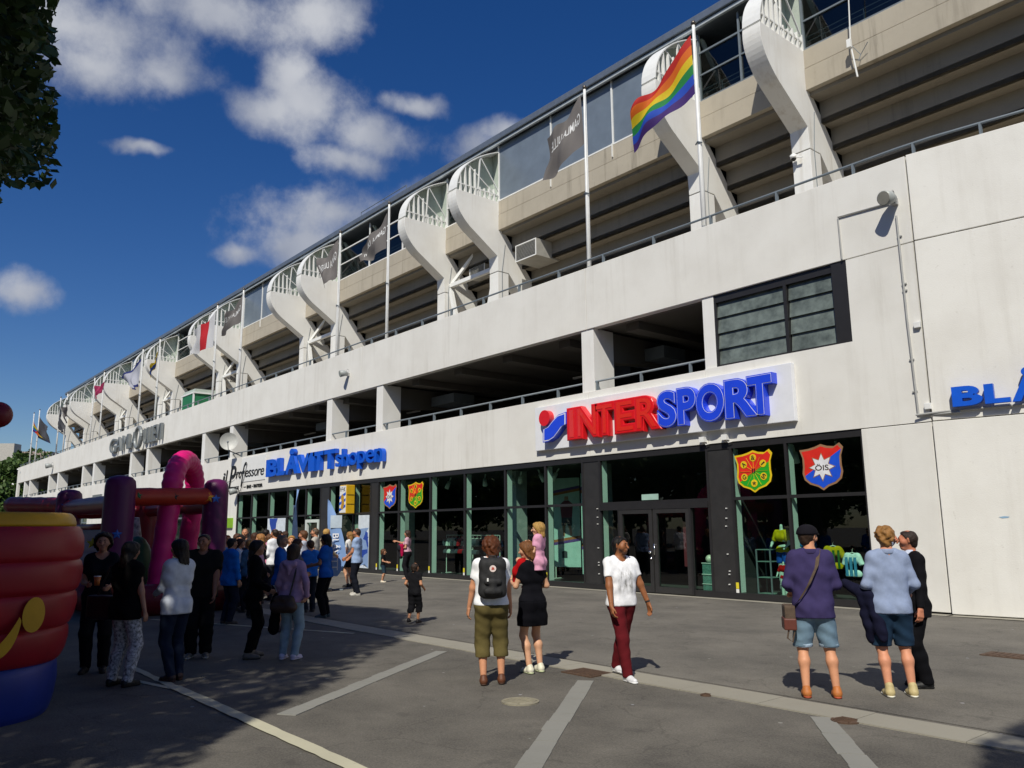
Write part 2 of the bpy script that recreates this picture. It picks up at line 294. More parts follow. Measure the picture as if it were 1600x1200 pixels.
def ragged(x0, x1, y0, y1, step, amp, seed, closed=None):
    r = random.Random(seed); n = max(2, int((x1 - x0) / step)); top = [(x0 + (x1 - x0) * i / n, y1 + r.uniform(-amp, amp)) for i in range(n + 1)]; bot = [(x0 + (x1 - x0) * i / n, y0 + r.uniform(-amp, amp)) for i in range(n + 1)]
    mb = MB(); vs = []
    for a, b in zip(bot, top): vs += [a, b]
    return vs, [(2 * i, 2 * i + 2, 2 * i + 3, 2 * i + 1) for i in range(n)]
# pale kerb strip between the parking bays and the pavement, built stone by stone
root = link('kerb_strip', None); struct(root)
x = -30.0; k = 0
while x < 8:
    w = 1.0 if x < -3 else 1.0; mb = MB(); dy = RNG.uniform(-.012, .012); mb.box(x, x + w - .008, -10.04 + dy, -9.56 + dy, -.05, .012 + RNG.uniform(0, .004)); mb.build('kerb_stone', PAVE, root); x += w
def line_strip(name, p0, p1, w, mat, z=.006, amp=.02, seed=1, step=.15):
    p0 = Vector((*p0, 0)); p1 = Vector((*p1, 0)); d = p1 - p0; n = Vector((-d.y, d.x, 0)).normalized()
    vs, fs = ragged(0, d.length, -w / 2, w / 2, step, amp, seed); d.normalize()
    mb = MB(); mb.add([(p0 + d * u + n * v + Vector((0, 0, z))) for u, v in vs], fs); o = mb.build(name, mat); return struct(o)
def setts(p0, p1, w, seed):                                   # bay line of single grey setts flush with the asphalt
    p0 = Vector((*p0, 0)); p1 = Vector((*p1, 0)); d = p1 - p0; ln = d.length; d.normalize(); n = Vector((-d.y, d.x, 0)); rt = link('bay_line', None); struct(rt); r = random.Random(seed); u = 0
    while u < ln:
        s = r.uniform(.28, .40); a = r.uniform(-.010, .010); b = r.uniform(-.010, .010); q = [p0 + d * u + n * (-w / 2 + a), p0 + d * (u + s - .01) + n * (-w / 2 + a), p0 + d * (u + s - .01) + n * (w / 2 + b), p0 + d * u + n * (w / 2 + b)]
        h = .006 + r.uniform(0, .003); mb = MB(); mb.add([(p.x, p.y, -.03) for p in q] + [(p.x, p.y, h) for p in q], [(4, 5, 6, 7), (0, 1, 5, 4), (1, 2, 6, 5), (2, 3, 7, 6), (3, 0, 4, 7)]); mb.build('paving_sett', COBB, rt); u += s
for k, (a, b) in enumerate([((915, 1064), (826, 1199)), ((1282, 1121), (1345, 1196)), ((690, 1018), (612, 1050))]):
    g0 = pG(*a); g1 = pG(*b); v = Vector(g1) - Vector(g0)
    e = Vector(g0) + v.normalized() * (5.2 if k != 2 else 4.05); setts(g0[:2], (e.x, e.y), .2, k)
yl = -14.22
line_strip('painted_line', (-11.9, yl + .02), (-10.1, yl), .10, PAINT, .008, .012, 3); line_strip('painted_line', (-10.1, yl), (3, yl - .06), .14, PAINT, .0125, .007, 4)
line_strip('painted_line', (-9.9, yl - .02), (-11.4, yl - .35), .07, PAINT, .007, .008, 5); line_strip('painted_line', (-18.0, -12.2), (-13.0, -10.25), .09, PAINT, .007, .012, 6)
line_strip('wall_footing', (-47.8, -.16), (-7.06, -.16), .33, PAVE, .012, .012, 9, .4); line_strip('wall_footing', (-7.0, -.17), (5.0, 1.84), .33, PAVE, .012, .012, 10, .4)
RUST = PM('rusty_iron', (.085, .048, .028), .8, .3, 20, .4, 80); PALEI = PM('worn_iron', (.26, .235, .17), .7, .2, 12, .3, 60)
def cover(name, label, g, rx, ry, mat, square=False, group=None):
    o = thing(name, label, 'manhole cover', (g[0], g[1], 0), 0, group); mb = MB()
    if square:
        mb.box(-rx, rx, -ry, ry, -.02, .016); mb.build('frame', mat, o); mb = MB()
        for i in range(9): mb.box(-rx * .85 + i * rx * .2, -rx * .85 + i * rx * .2 + rx * .1, -ry * .8, ry * .8, .016, .022)
        mb.build('grate_bars', RUST, o)
    else:
        mb.cyl((0, 0, -.02), (0, 0, .013), rx, rx, 32); mb.build('rim', mat, o); mb = MB(); mb.cyl((0, 0, .013), (0, 0, .017), rx * .82, rx * .8, 32)
        for a in range(6): mb.box(-rx * .6, rx * .6, -rx * .62 + a * rx * .24, -rx * .55 + a * rx * .24, .017, .021)
        mb.build('lid', mat, o)
cover('drain_grate', 'rusty square drain grate set in the pale kerb strip behind the walking man', pG(917, 1052), .26, .2, RUST, True)
cover('manhole_cover', 'pale round iron cover in the asphalt below the man with the backpack', pG(813, 1097), .2, .2, PALEI)
cover('manhole_cover', 'dark rusty round cover beside a bay line at the lower right', pG(1321, 1127), .13, .13, RUST)
cover('water_valve_cap', 'tiny round valve cap sunk in the pale kerb strip', pG(1103, 1087), .06, .06, RUST)
cover('cable_cover', 'wide rust brown cover plate in the pavement below the right wall', pG(1592, 1027), .42, .22, RUST, True)

# ---------------------------------------------------------------- stadium
ST = thing('stadium', 'white concrete football stadium with curved buttresses above a row of shopfronts', 'stadium', (0, 0, 0))
XE = -118.4
COLX = [-12.75, -17.4, -29.95, -34.55, -46.85, -51.5, -63.4, -67.7, -79.5, -83.6, -94.4, -98.9, -110.0, -113.4]
FINX = [-13.15, -17.45, -29.6, -34.1, -46.2, -50.8, -62.2, -66.7, -78.6, -82.6, -94.1, -98.4, -110.0, -113.5, -124.0]
J = .016
def panel(x0, x1, z0, z1, y0=0.0, y1=.26, name='wall_panel'):
    mb = MB(); mb.box(x0 + J / 2, x1 - J / 2, y0, y1, z0, z1); return mb.build(name, WALL, ST, bevel=.012)
jx = [XE, -110.4, -97.0, -83.8, -67.9, -51.7, -46.5, -31.25, -17.12, -7.08]
for a, b in zip(jx, jx[1:]): panel(a, b, 7.93, 9.93)
jl = [XE, -110.4, -97.0, -83.8, -67.9, -51.7, -46.5, -31.25, -17.12, -12.75]
for a, b in zip(jl, jl[1:]): panel(a, b, 3.95, 5.94)
mb = MB(); mb.prism_y([(-12.74, 3.95), (-7.09, 3.95), (-7.09, 7.91), (-8.63, 7.91), (-8.63, 5.96), (-12.74, 5.96)], 0, .26); mb.build('wall_panel', WALL, ST)
panel(-8.62, -7.08, .045, 3.93)
mb = MB(); mb.box(-17.6, -7.0, .262, .30, 3.9, 5.9); mb.box(-8.6, -7.0, .262, .30, 5.9, 8.0); mb.box(-8.6, -7.0, .262, .30, 0, 3.96); mb.box(XE, -8, .262, .30, 7.9, 8.0); mb.build('joint_backing', JOINT, ST)
# corner wall, turned back by 9.5 degrees
ca, sa = math.cos(math.radians(9.5)), math.sin(math.radians(9.5)); OX, OY = -7.06, -.015
def corner(u, d, z): return (OX + u * ca - d * sa, OY + u * sa + d * ca, z)
for z0, z1, pr in [(.03, 3.93, -.05), (3.955, 7.91, -.012), (7.935, 9.93, -.012)]:
    mb = MB(); v = [corner(.012, pr, z0), corner(14, pr, z0), corner(14, .3, z0), corner(.012, .3, z0)]; v += [(p[0], p[1], z1) for p in v]
    mb.add(v, [(0, 3, 2, 1), (4, 5, 6, 7), (0, 1, 5, 4), (1, 2, 6, 5), (2, 3, 7, 6), (3, 0, 4, 7)]); mb.build('wall_panel', WALL, ST, bevel=.012)
mb = MB(); v = [corner(-.1, .305, 0), corner(14, .305, 0), corner(14, .36, 0), corner(-.1, .36, 0)]; v += [(p[0], p[1], 9.8) for p in v]
mb.add(v, [(0, 3, 2, 1), (4, 5, 6, 7), (0, 1, 5, 4), (1, 2, 6, 5), (2, 3, 7, 6), (3, 0, 4, 7)]); mb.build('joint_backing', JOINT, ST)
# lower storey left of the restaurant
for a, b in [(XE, -110.4), (-110.4, -106), (-100, -96), (-91, -86), (-80, -75), (-71, -67.9), (-62.6, -58), (-47.8, -45.12)]: panel(a, b, .03, 3.93)
for a, b in [(-106, -100), (-96, -91), (-86, -80), (-75, -71), (-67.9, -62.6), (-58, -47.8)]:
    mb = MB(); mb.box(a, b, .5, .55, 0, 3.95); mb.build('shop_recess', DPANEL, ST)
    mb = MB(); mb.add([(a, .3, .05), (b, .3, .05), (b, .3, 3.9), (a, .3, 3.9)], [(0, 1, 2, 3)]); mb.build('pane', SHOPG, ST)
    mb = MB(); mb.box(a, b, .2, .34, 2.6, 2.7); mb.box((a + b) / 2 - .05, (a + b) / 2 + .05, .2, .34, 0, 3.94); mb.build('window_frame', STEELG, ST)
# columns of the open gallery
for k, x in enumerate(COLX):
    mb = MB(); w = .52
    if k == 0: w = .36
    mb.box(x, x + w, .04, .95, 5.2, 7.93); mb.build('column', WALLP, ST, bevel=.01)
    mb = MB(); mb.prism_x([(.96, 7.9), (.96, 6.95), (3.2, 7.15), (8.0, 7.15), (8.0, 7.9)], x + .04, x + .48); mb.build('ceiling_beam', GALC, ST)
panel(XE, XE + .9, 5.945, 7.925)
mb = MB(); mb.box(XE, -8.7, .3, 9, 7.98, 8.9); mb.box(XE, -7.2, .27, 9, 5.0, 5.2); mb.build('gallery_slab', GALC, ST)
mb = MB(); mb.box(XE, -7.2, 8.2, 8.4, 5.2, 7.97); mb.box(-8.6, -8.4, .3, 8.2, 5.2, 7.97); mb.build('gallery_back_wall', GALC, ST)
r = random.Random(3)
for k in range(26):                                           # doors, hatches and ducts in the dim gallery
    x = -14 - k * 3.9 + r.uniform(-1, 1); mb = MB()
    if k % 3 == 0: mb.box(x, x + 1.6, 8.05, 8.2, 5.2, 7.3); mb.build('gallery_door', DPANEL, ST)
    elif k % 3 == 1: mb.box(x, x + 1.7, 2.5, 3.6, 7.2, 7.6); mb.build('ventilation_duct', STEELG, ST)
    else: mb.box(x, x + 1.4, 4.2, 4.32, 7.55, 7.62); mb.build('tube_light_fitting', WHITE, ST)
for x in range(-112, -14, 3):
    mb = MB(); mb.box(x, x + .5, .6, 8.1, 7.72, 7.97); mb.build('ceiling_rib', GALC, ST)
mb = MB(); mb.box(-25.6, -23.6, 6.1, 6.2, 5.9, 7.1); mb.build('notice_board', WHITE, ST)
mb = MB(); mb.box(-19.6, -18.0, 3.0, 4.0, 6.9, 7.7); mb.build('dark_unit', DPANEL, ST)
# railings on both parapets
def railing(pts, zr, zb, step, name='railing'):
    mb = MB(); mb.tube([(p[0], p[1], zr) for p in pts], .032, 8); rl = mb.build(name, STEELG, ST, True)
    post = MB(); post.box(-.02, .02, -.05, .05, zb - zr, 0); pm = None
    for a, b in zip(pts, pts[1:]):
        n = max(1, round(math.dist(a, b) / step))
        for i in range(n):
            t = (i + .5) / n
            if pm is None: pm = post.build('rail_post', STEELG, rl); q = pm
            else: q = bpy.data.objects.new('rail_post', pm.data); C.objects.link(q); q.parent = rl
            q.location = (a[0] + (b[0] - a[0]) * t, a[1] + (b[1] - a[1]) * t, zr)
c0 = corner(0, .12, 0); cb = corner(14, .12, 0)
railing([(XE + .1, .12), (-60, .12), (-7.3, .12), (OX + .5, .17), (cb[0], cb[1])], 10.22, 9.93, 2.05)
railing([(XE + 1, .1), (-60, .1), (-12.4, .1)], 6.24, 5.94, 1.75)
# louvred window at the right end of the gallery
LW = [(-12.38, 'a'), (-10.3, 'b')]
lf = MB(); lf.box(-12.4, -12.33, .06, .2, 5.97, 7.93); lf.box(-10.32, -10.24, .05, .2, 5.97, 7.75); lf.box(-9.02, -8.635, .03, .24, 5.97, 7.93); lf.box(-12.33, -9.02, .07, .22, 7.72, 7.93); lf.box(-12.33, -9.02, .08, .2, 5.962, 6.02)
lf = lf.build('louvre_frame', DFRAME, ST); LGL = PM('grimy_louvre_glass', (.125, .15, .138), .3, .5, 3.2, .15, 30, spec=.45)
for a, b in [(-12.33, -10.34), (-10.22, -9.04)]:
    for i in range(4):
        z = 6.02 + i * .43; mb = MB(); mb.add([(a, .11, z), (b, .11, z), (b, .17, z + .45), (a, .17, z + .45), (a, .12, z), (b, .12, z), (b, .18, z + .45), (a, .18, z + .45)], [(0, 1, 2, 3), (7, 6, 5, 4), (0, 4, 5, 1), (3, 2, 6, 7), (0, 3, 7, 4), (1, 5, 6, 2)]); mb.build('louvre', LGL, lf)
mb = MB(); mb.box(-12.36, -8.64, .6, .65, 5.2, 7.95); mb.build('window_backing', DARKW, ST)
# upper terrace and back wall
mb = MB(); mb.box(XE, -7.1, .3, 12, 8.92, 9.02); mb.box(-7.1, 4, 2.4, 12, 8.92, 9.02); mb.box(-126, XE, 5.5, 12, 8.92, 9.02); v = [corner(0, .4, 8.92), corner(14, .4, 8.92), corner(14, 12, 8.92), corner(0, 12, 8.92)]; mb.build('terrace_slab', CONC, ST)
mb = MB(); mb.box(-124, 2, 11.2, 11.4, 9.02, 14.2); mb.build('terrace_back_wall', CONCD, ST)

# ---- seating tiers seen from below, fascia, glazing, roof, one bay at a time
edges = [4.0] + FINX; bays = []
for k in range(len(FINX)):
    bays.append(((FINX[k - 1] if k else 4.0), FINX[k] + .65, k))     # right edge, left edge
GLASSBAY = {0, 1, 3, 5, 7, 9, 11, 13, 4, 8}
stepdata = []
for i in range(8):
    mb = MB(); y = 6.32 + .64 * i; zt = 16.28 - .77 * i; mb.prism_x([(y, zt - .16), (y + .64, zt - .16), (y + .64, zt - .93), (y + .80, zt - .93), (y + .80, zt), (y, zt)], 0, 1); o = mb.build('seating_step', STEPC, ST); stepdata.append(o)
for (xr, xl, k) in bays:
    for o in stepdata:
        q = o if k == 0 else o.copy()
        if k: C.objects.link(q); q.parent = ST
        q.location = (xl, 0, 0); q.scale = (xr - xl, 1, 1)
    mb = MB(); mb.box(xl, xr, 6.12, 6.34, 17.06, 17.74); mb.build('fascia_beam', CONC, ST, bevel=.015)
    mb = MB(); mb.box(xl, xr, 6.10, 6.36, 16.26, 17.04); mb.build('fascia_beam', CONC, ST, bevel=.015)
    mb = MB(); mb.box(xl, xr, 6.2, 6.3, 17.0, 17.1); mb.build('fascia_joint', JOINT, ST)
    n = max(2, round((xr - xl) / 3.9))
    if k in GLASSBAY:
        fr = MB()
        fr.bar((xl, 6.22, 17.80), (xr, 6.22, 17.80), .06, .07); fr.bar((xl, 6.22, 18.86), (xr, 6.22, 18.86), .05, .06); fr.bar((xl, 6.22, 19.78), (xr, 6.22, 19.78), .06, .07)
        for i in range(n + 1): fr.bar((xl + (xr - xl) * i / n, 6.22, 17.76), (xl + (xr - xl) * i / n, 6.22, 20.6), .07, .07)
        fo = fr.build('glazing_frame', WHITE if k not in (0, 1) else STEELG, ST)
        fr = MB()
        for z in (18.12, 18.3): fr.tube([(xl, 6.34, z), (xr, 6.34, z)], .018, 6)
        for i in range(n * 2 + 1): fr.tube([(xl + (xr - xl) * i / n / 2, 6.34, 17.76), (xl + (xr - xl) * i / n / 2, 6.34, 18.3)], .015, 6)
        fr.build('hand_rail', STEELG, ST)
        for i in range(n):
            a = xl + (xr - xl) * i / n; b = xl + (xr - xl) * (i + 1) / n
            for z0, z1 in ((17.84, 18.83), (18.89, 19.75)):
                mb = MB(); mb.add([(a + .03, 6.26, z0), (b - .03, 6.26, z0), (b - .03, 6.26, z1), (a + .03, 6.26, z1)], [(0, 1, 2, 3)]); mb.build('pane', STANDG, ST)
        for i in range(n + 1):
            x = xl + (xr - xl) * i / n; mb = MB(); mb.prism_x([(6.4, 20.5), (6.6, 20.5), (8.6, 17.8), (8.4, 17.8)], x - .06, x + .06); mb.build('roof_strut', MINT, ST)
    else:
        for i in range(n):
            a = xl + (xr - xl) * i / n; b = xl + (xr - xl) * (i + 1) / n
            mb = MB(); mb.box(a + .04, b - .04, 6.18, 6.24, 17.84, 20.68); mb.build('cladding_panel', PANELB, ST)
            mb = MB(); mb.box(a - .035, a + .035, 6.13, 6.21, 17.80, 20.72); mb.box(a - .015, a + .015, 6.05, 6.12, 17.2, 17.8); mb.build('cladding_mullion', WHITE, ST)
        mb = MB(); mb.box(xl, xr, 6.14, 6.24, 17.77, 17.835); mb.build('sill_rail', WHITE, ST)
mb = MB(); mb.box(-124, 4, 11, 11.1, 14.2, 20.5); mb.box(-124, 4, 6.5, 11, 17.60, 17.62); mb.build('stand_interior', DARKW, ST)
RX0 = -125.5
mb = MB(); mb.box(RX0, 4, 5.98, 24, 20.78, 21.02); mb.build('roof', ROOFM, ST)
mb = MB(); mb.box(RX0, 4, 5.80, 5.98, 20.84, 21.14); mb.build('roof_edge', ROOFM, ST, bevel=.03)
mb = MB(); mb.box(RX0, 4, 5.9, 6.02, 20.66, 20.80); mb.build('gutter', PM('light_gutter', (.42, .46, .48), .5, .1), ST, bevel=.02)
mb = MB(); mb.tube([(-43.6, 6.6, 21.02), (-43.6, 6.6, 22.0), (-38.2, 6.6, 22.0), (-38.2, 6.6, 21.02)], .025, 6); mb.tube([(-40.9, 6.6, 21.02), (-40.9, 6.6, 22.0), (-40.9, 8.4, 22.0)], .025, 6); mb.build('roof_guard_rail', STEELG, ST)

# ---- curved buttresses
def bez(p0, p1, p2, p3, n):
    return [tuple((1 - t) ** 3 * a + 3 * (1 - t) ** 2 * t * b + 3 * (1 - t) * t * t * c + t ** 3 * d for a, b, c, d in zip(p0, p1, p2, p3)) for t in [i / n for i in range(n + 1)]]
W = .66
ARC = bez((3.53, 17.79), (3.58, 18.9), (4.5, 19.75), (6.24, 20.45), 14)
def arc_z(y):
    for a, b in zip(ARC, ARC[1:]):
        if a[0] <= y <= b[0]: return a[1] + (b[1] - a[1]) * (y - a[0]) / max(1e-6, b[0] - a[0])
    return ARC[-1][1]
def make_buttress():
    bt = link('buttress', None, ST)
    cur = bez((3.53, 17.72), (3.42, 17.0), (3.75, 16.5), (4.35, 16.02), 12)
    poly = cur + [(6.02, 14.92), (6.06, 14.17), (6.74, 14.17), (9.55, 10.75), (10.5, 11.3), (6.48, 16.24), (6.40, 17.72)]
    mb = MB(); mb.prism_x(poly, 0, W); mb.build('fin_wall', WALLP, bt, bevel=.012)
    mb = MB(); mb.box(.0, W, 6.06, 6.72, 9.02, 14.13); mb.build('pillar', WALLP, bt, bevel=.012)
    mb = MB(); mb.box(.03, W - .03, 6.09, 6.70, 14.12, 14.18); mb.build('bearing_joint', JOINT, bt)
    mb = MB(); mb.tube([(W + .02, 6.3, 9.1), (W + .02, 6.3, 14.2), (W + .02, 6.5, 15.6)], .012, 6); mb.build('earthing_wire', STEELG, bt)
    sh = MB(); inner = [(y + .045, z - .03) for y, z in ARC]; poly = ARC + inner[::-1]; sh.prism_x(poly, 0, W); sh.build('canopy_shell', WHITE, bt, bevel=.006)
    mb = MB(); mb.prism_x([(y + .05, z - .05) for y, z in ARC] + [(6.2, 17.78), (3.62, 17.78)], .02, .05); mb.build('canopy_side_panel', MINT, bt)
    mb = MB()
    for i in range(9):
        y = 3.78 + i * .295; zt = 18.22
        if i < 4: zt = min(arc_z(y) - .06, 19.05)
        if i >= 6: zt = 18.35
        mb.prism_x([(y - .012, 17.72), (y + .09, 17.72), (y + .03, zt), (y - .012, zt)], W - .13, W - .01)
    mb.bar((W - .04, 3.62, 18.08), (W - .04, 6.2, 18.08), .05, .05); mb.build('baluster_rail', WHITE, bt)
    mb = MB(); mb.bar((W - .06, 5.0, arc_z(5.0) - .05), (W - .06, 4.85, 17.74), .06, .06); mb.bar((W - .06, 5.02, arc_z(5.0) - .05), (W - .06, 6.2, 18.25), .05, .05); mb.bar((W - .08, 4.25, arc_z(4.25) - .05), (W - .08, 5.9, 18.12), .045, .045)
    mb.bar((.05, 5.9, 18.12), (W, 5.9, 18.12), .05, .05); mb.build('canopy_strut', WHITE, bt)
    mb = MB(); mb.box(0, W, 6.25, 6.34, 17.75, 20.6); mb.build('canopy_back_panel', MINT, bt)
    return bt
b0 = make_buttress()
for k, x in enumerate(FINX):
    o = b0 if k == 0 else copy_tree(b0, ST); o.location = (x, 0, 0)
# white steel cross braces in some of the short bays
for a, b in [(FINX[3] + W, FINX[2]), (FINX[7] + W, FINX[6]), (FINX[5] + W, FINX[4]), (FINX[9] + W, FINX[8]), (FINX[11] + W, FINX[10])]:
    mb = MB(); mx = (a + b) / 2; y = 6.45
    mb.bar((a, y, 14.55), (b, y, 14.55), .2, .2); mb.bar((a, y, 14.4), (mx - .3, y, 9.05), .2, .2); mb.bar((b, y, 14.4), (mx + .3, y, 9.05), .2, .2); mb.bar((a, y + .1, 14.7), (a + 1.3, y + .6, 16.1), .16, .16); mb.build('cross_brace', WHITE, ST)

# ---- ground floor glazing
MX = [-8.62, -10.55, -12.12, None, -12.86, -16.78, None, -17.5, -19.2, -21.25, -23.57, -25.78, -28.03, -29.65, None, -30.25, -31.75, -34.05, None, -34.9, -36.45, -38.5, -40.8, -43.1, -45.1]
hd = MB(); hd.box(-45.12, -8.62, .03, .2, 3.78, 3.93); hd.box(-45.12, -8.62, .03, .22, .02, .17); hd.build('window_head_and_sill', DFRAME, ST)
prev = None
for x in MX:
    if x is None: prev = ('p', prev); continue
    if isinstance(prev, tuple):
        mb = MB(); mb.box(x, prev[1], .05, .3, .17, 3.78); mb.build('cladding_panel', DPANEL, ST)
    elif prev is not None:
        a, b = x, prev; door = (a == -16.78)
        if not door:
            zs = [(.17, 2.46), (2.54, 3.78)]
        else: zs = [(2.50, 3.78)]
        for z0, z1 in zs:
            mb = MB(); mb.add([(a + .03, .11, z0), (b - .03, .11, z0), (b - .03, .11, z1), (a + .03, .11, z1)], [(0, 1, 2, 3)]); mb.build('pane', SHOPG, ST)
        mb = MB(); mb.box(a + .035, b - .035, .04, .16, 2.46, 2.54); mb.build('transom', DFRAME, ST)
    mb = MB(); mb.box(x - .035, x + .035, .03, .12, .17, 3.78); mb.build('mullion', DFRAME, ST)
    mb = MB(); mb.box(x - .03, x + .03, .13, .34, .17, 3.78); mb.build('inner_mullion', MULLI, ST)
    prev = x
YEL = PM('yellow_marking', (.72, .60, .03), .5)
for x in [-19.2, -21.25, -23.57, -25.78, -28.03, -12.12, -29.65]:
    mb = MB(); mb.box(x - .04, x + .04, .021, .029, .27, .42); mb.build('safety_marker', YEL, ST); mb = MB(); mb.box(x - .04, x + .04, .021, .029, .17, .26); mb.build('safety_marker', WHITE, ST)
# double door of the sports shop
dr = link('entrance_door', None, ST)
for a, b in [(-16.02, -14.78), (-14.74, -13.5)]:
    lf = MB(); lf.box(a, a + .12, .0, .09, .04, 2.3); lf.box(b - .12, b, .0, .09, .04, 2.3); lf.box(a + .12, b - .12, .0, .09, .04, .2); lf.box(a + .12, b - .12, .0, .09, 2.18, 2.3); lf = lf.build('door_leaf', DPANEL, dr)
    mb = MB(); mb.add([(a + .12, .05, .2), (b - .12, .05, .2), (b - .12, .05, 2.18), (a + .12, .05, 2.18)], [(0, 1, 2, 3)]); mb.build('pane', SHOPG, lf)
for a, b in [(-16.75, -16.05), (-13.46, -12.9)]:
    mb = MB(); mb.add([(a, .08, .17), (b, .08, .17), (b, .08, 2.4), (a, .08, 2.4)], [(0, 1, 2, 3)]); mb.build('pane', SHOPG, dr)
CHROME = PM('chrome', (.7, .7, .7), .15, .02, metal=1.0)
mb = MB(); mb.sphere((-14.84, -.05, 1.12), .05); mb.cyl((-14.70, -.04, 1.05), (-14.70, -.04, 1.35), .018); mb.cyl((-14.84, -.03, .95), (-14.84, -.0, .95), .03); mb.build('door_handle', CHROME, dr, True)
mb = MB(); mb.box(-16.76, -12.88, -.01, .14, 2.3, 2.46); mb.build('door_head', DFRAME, dr)
mb = MB(); mb.box(-16.05, -16.0, -.01, .1, .04, 2.3); mb.box(-13.5, -13.44, -.01, .1, .04, 2.3); mb.build('door_post', DFRAME, dr)
mb = MB()
for z in (.45, .7, .78, 1.2, 1.9, 2.1, 2.35):
    mb.box(-16.9, -16.88, .0, .05, z, z + .022); mb.box(-12.35 + .02 * math.sin(z * 9), -12.33 + .02 * math.sin(z * 9), .0, .05, z - .1, z - .075)
mb.build('frame_clips', WHITE, ST)
# restaurant door, light frame
dr = link('restaurant_door', None, ST); mb = MB(); mb.box(-36.3, -36.15, -.02, .1, .1, 2.3); mb.box(-35.05, -34.93, -.02, .1, .1, 2.3); mb.box(-36.15, -35.05, -.02, .1, 2.16, 2.3); mb.build('door_frame', MULLI, dr)
# shop interior shell
mb = MB(); mb.box(-46, -7.4, .31, 9, -.02, .016); mb.build('shop_floor', PM('dark_shop_floor', (.06, .06, .058), .5), ST)
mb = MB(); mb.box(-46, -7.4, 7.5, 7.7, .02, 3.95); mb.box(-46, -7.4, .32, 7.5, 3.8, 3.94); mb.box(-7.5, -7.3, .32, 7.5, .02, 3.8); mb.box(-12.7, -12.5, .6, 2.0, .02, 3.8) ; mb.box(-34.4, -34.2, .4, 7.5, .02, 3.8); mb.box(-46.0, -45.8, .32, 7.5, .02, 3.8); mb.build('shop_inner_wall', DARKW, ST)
GREY = PM('column_paint', (.35, .37, .36), .7)
for x in (-29.2, -22.0, -17.9):
    mb = MB(); mb.box(x, x + .45, .8, 1.3, .02, 3.8); mb.build('shop_column', GREY, ST)
# conduits and junction boxes on the wall
CND = PM('conduit_grey', (.36, .36, .345), .5)
mb = MB(); mb.tube([(-7.37, -.03, 8.6), (-7.36, -.03, 6.2), (-7.32, -.03, 4.12), (-7.12, -.03, 4.08), (-6.5, -.0, 4.08)], .024, 8); mb.tube([(-7.5, -.03, 8.95), (-8.71, -.03, 8.99), (-8.70, -.03, 7.94)], .02, 8)
for z in (8.1, 7.0, 6.85, 5.3, 4.6): mb.box(-7.40, -7.30, -.035, -.0, z, z + .03)
mb.build('conduit', CND, ST)
for (x, z) in [(-7.17, 4.20), (-7.22, 5.98)]:
    mb = MB(); mb.box(x, x + .13, -.08, -.002, z, z + .13); mb.build('junction_box', WHITE, ST, bevel=.01)
for x in (-12.95, -12.25):
    mb = MB(); mb.box(x, x + .16, -.14, -.002, 4.0, 4.14); mb.tube([(x + .08, -.05, 4.0), (x + .15, -.04, 3.93), (x + .25, -.03, 3.95)], .012); mb.build('junction_box', WHITE, ST)
mb = MB(); x, y, z = pY(1548, 805, .05); mb.box(x - .08, x + .05, y + .12, y + .14, z - .015, z + .012)

# ---------------------------------------------------------------- smooth-surface modelling (distance field -> surface net)
def snet(F, lo, h):
    s = F < 0; nx, ny, nz = F.shape
    cnt = sum(s[i:nx - 1 + i, j:ny - 1 + j, k:nz - 1 + k].astype(np.int8) for i in (0, 1) for j in (0, 1) for k in (0, 1))
    act = (cnt > 0) & (cnt < 8); I = np.argwhere(act)
    if len(I) == 0: return [], []
    idx = -np.ones(act.shape, np.int64); idx[act] = np.arange(len(I)); acc = np.zeros((len(I), 3)); nn = np.zeros(len(I))
    for a in range(3):
        b_, c_ = [q for q in range(3) if q != a]
        for b in (0, 1):
            for c in (0, 1):
                p = I.copy(); p[:, b_] += b; p[:, c_] += c; q = p.copy(); q[:, a] += 1
                fp = F[p[:, 0], p[:, 1], p[:, 2]]; fq = F[q[:, 0], q[:, 1], q[:, 2]]; m = (fp < 0) != (fq < 0)
                pos = p[m].astype(float); pos[:, a] += fp[m] / (fp[m] - fq[m]); acc[m] += pos; nn[m] += 1
    V = np.asarray(lo) + h * acc / nn[:, None]; Q = []
    for a in range(3):
        b_, c_ = [q for q in range(3) if q != a]
        sl0 = [slice(1, -1)] * 3; sl1 = [slice(1, -1)] * 3; sl0[a] = slice(0, -1); sl1[a] = slice(1, None)
        s0 = s[tuple(sl0)]; s1 = s[tuple(sl1)]; E = np.argwhere(s0 != s1)
        if len(E) == 0: continue
        off = np.ones(3, int); off[a] = 0; p = E + off; flip = s0[E[:, 0], E[:, 1], E[:, 2]]
        eb = np.zeros(3, int); eb[b_] = 1; ec = np.zeros(3, int); ec[c_] = 1
        g = lambda w: idx[w[:, 0], w[:, 1], w[:, 2]]
        q = np.stack([g(p), g(p - eb), g(p - eb - ec), g(p - ec)], 1)
        if a == 1: flip = ~flip
        q[~flip] = q[~flip][:, ::-1]; Q.append(q)
    Q = np.concatenate(Q); Q = Q[(Q >= 0).all(1)]
    return V, Q
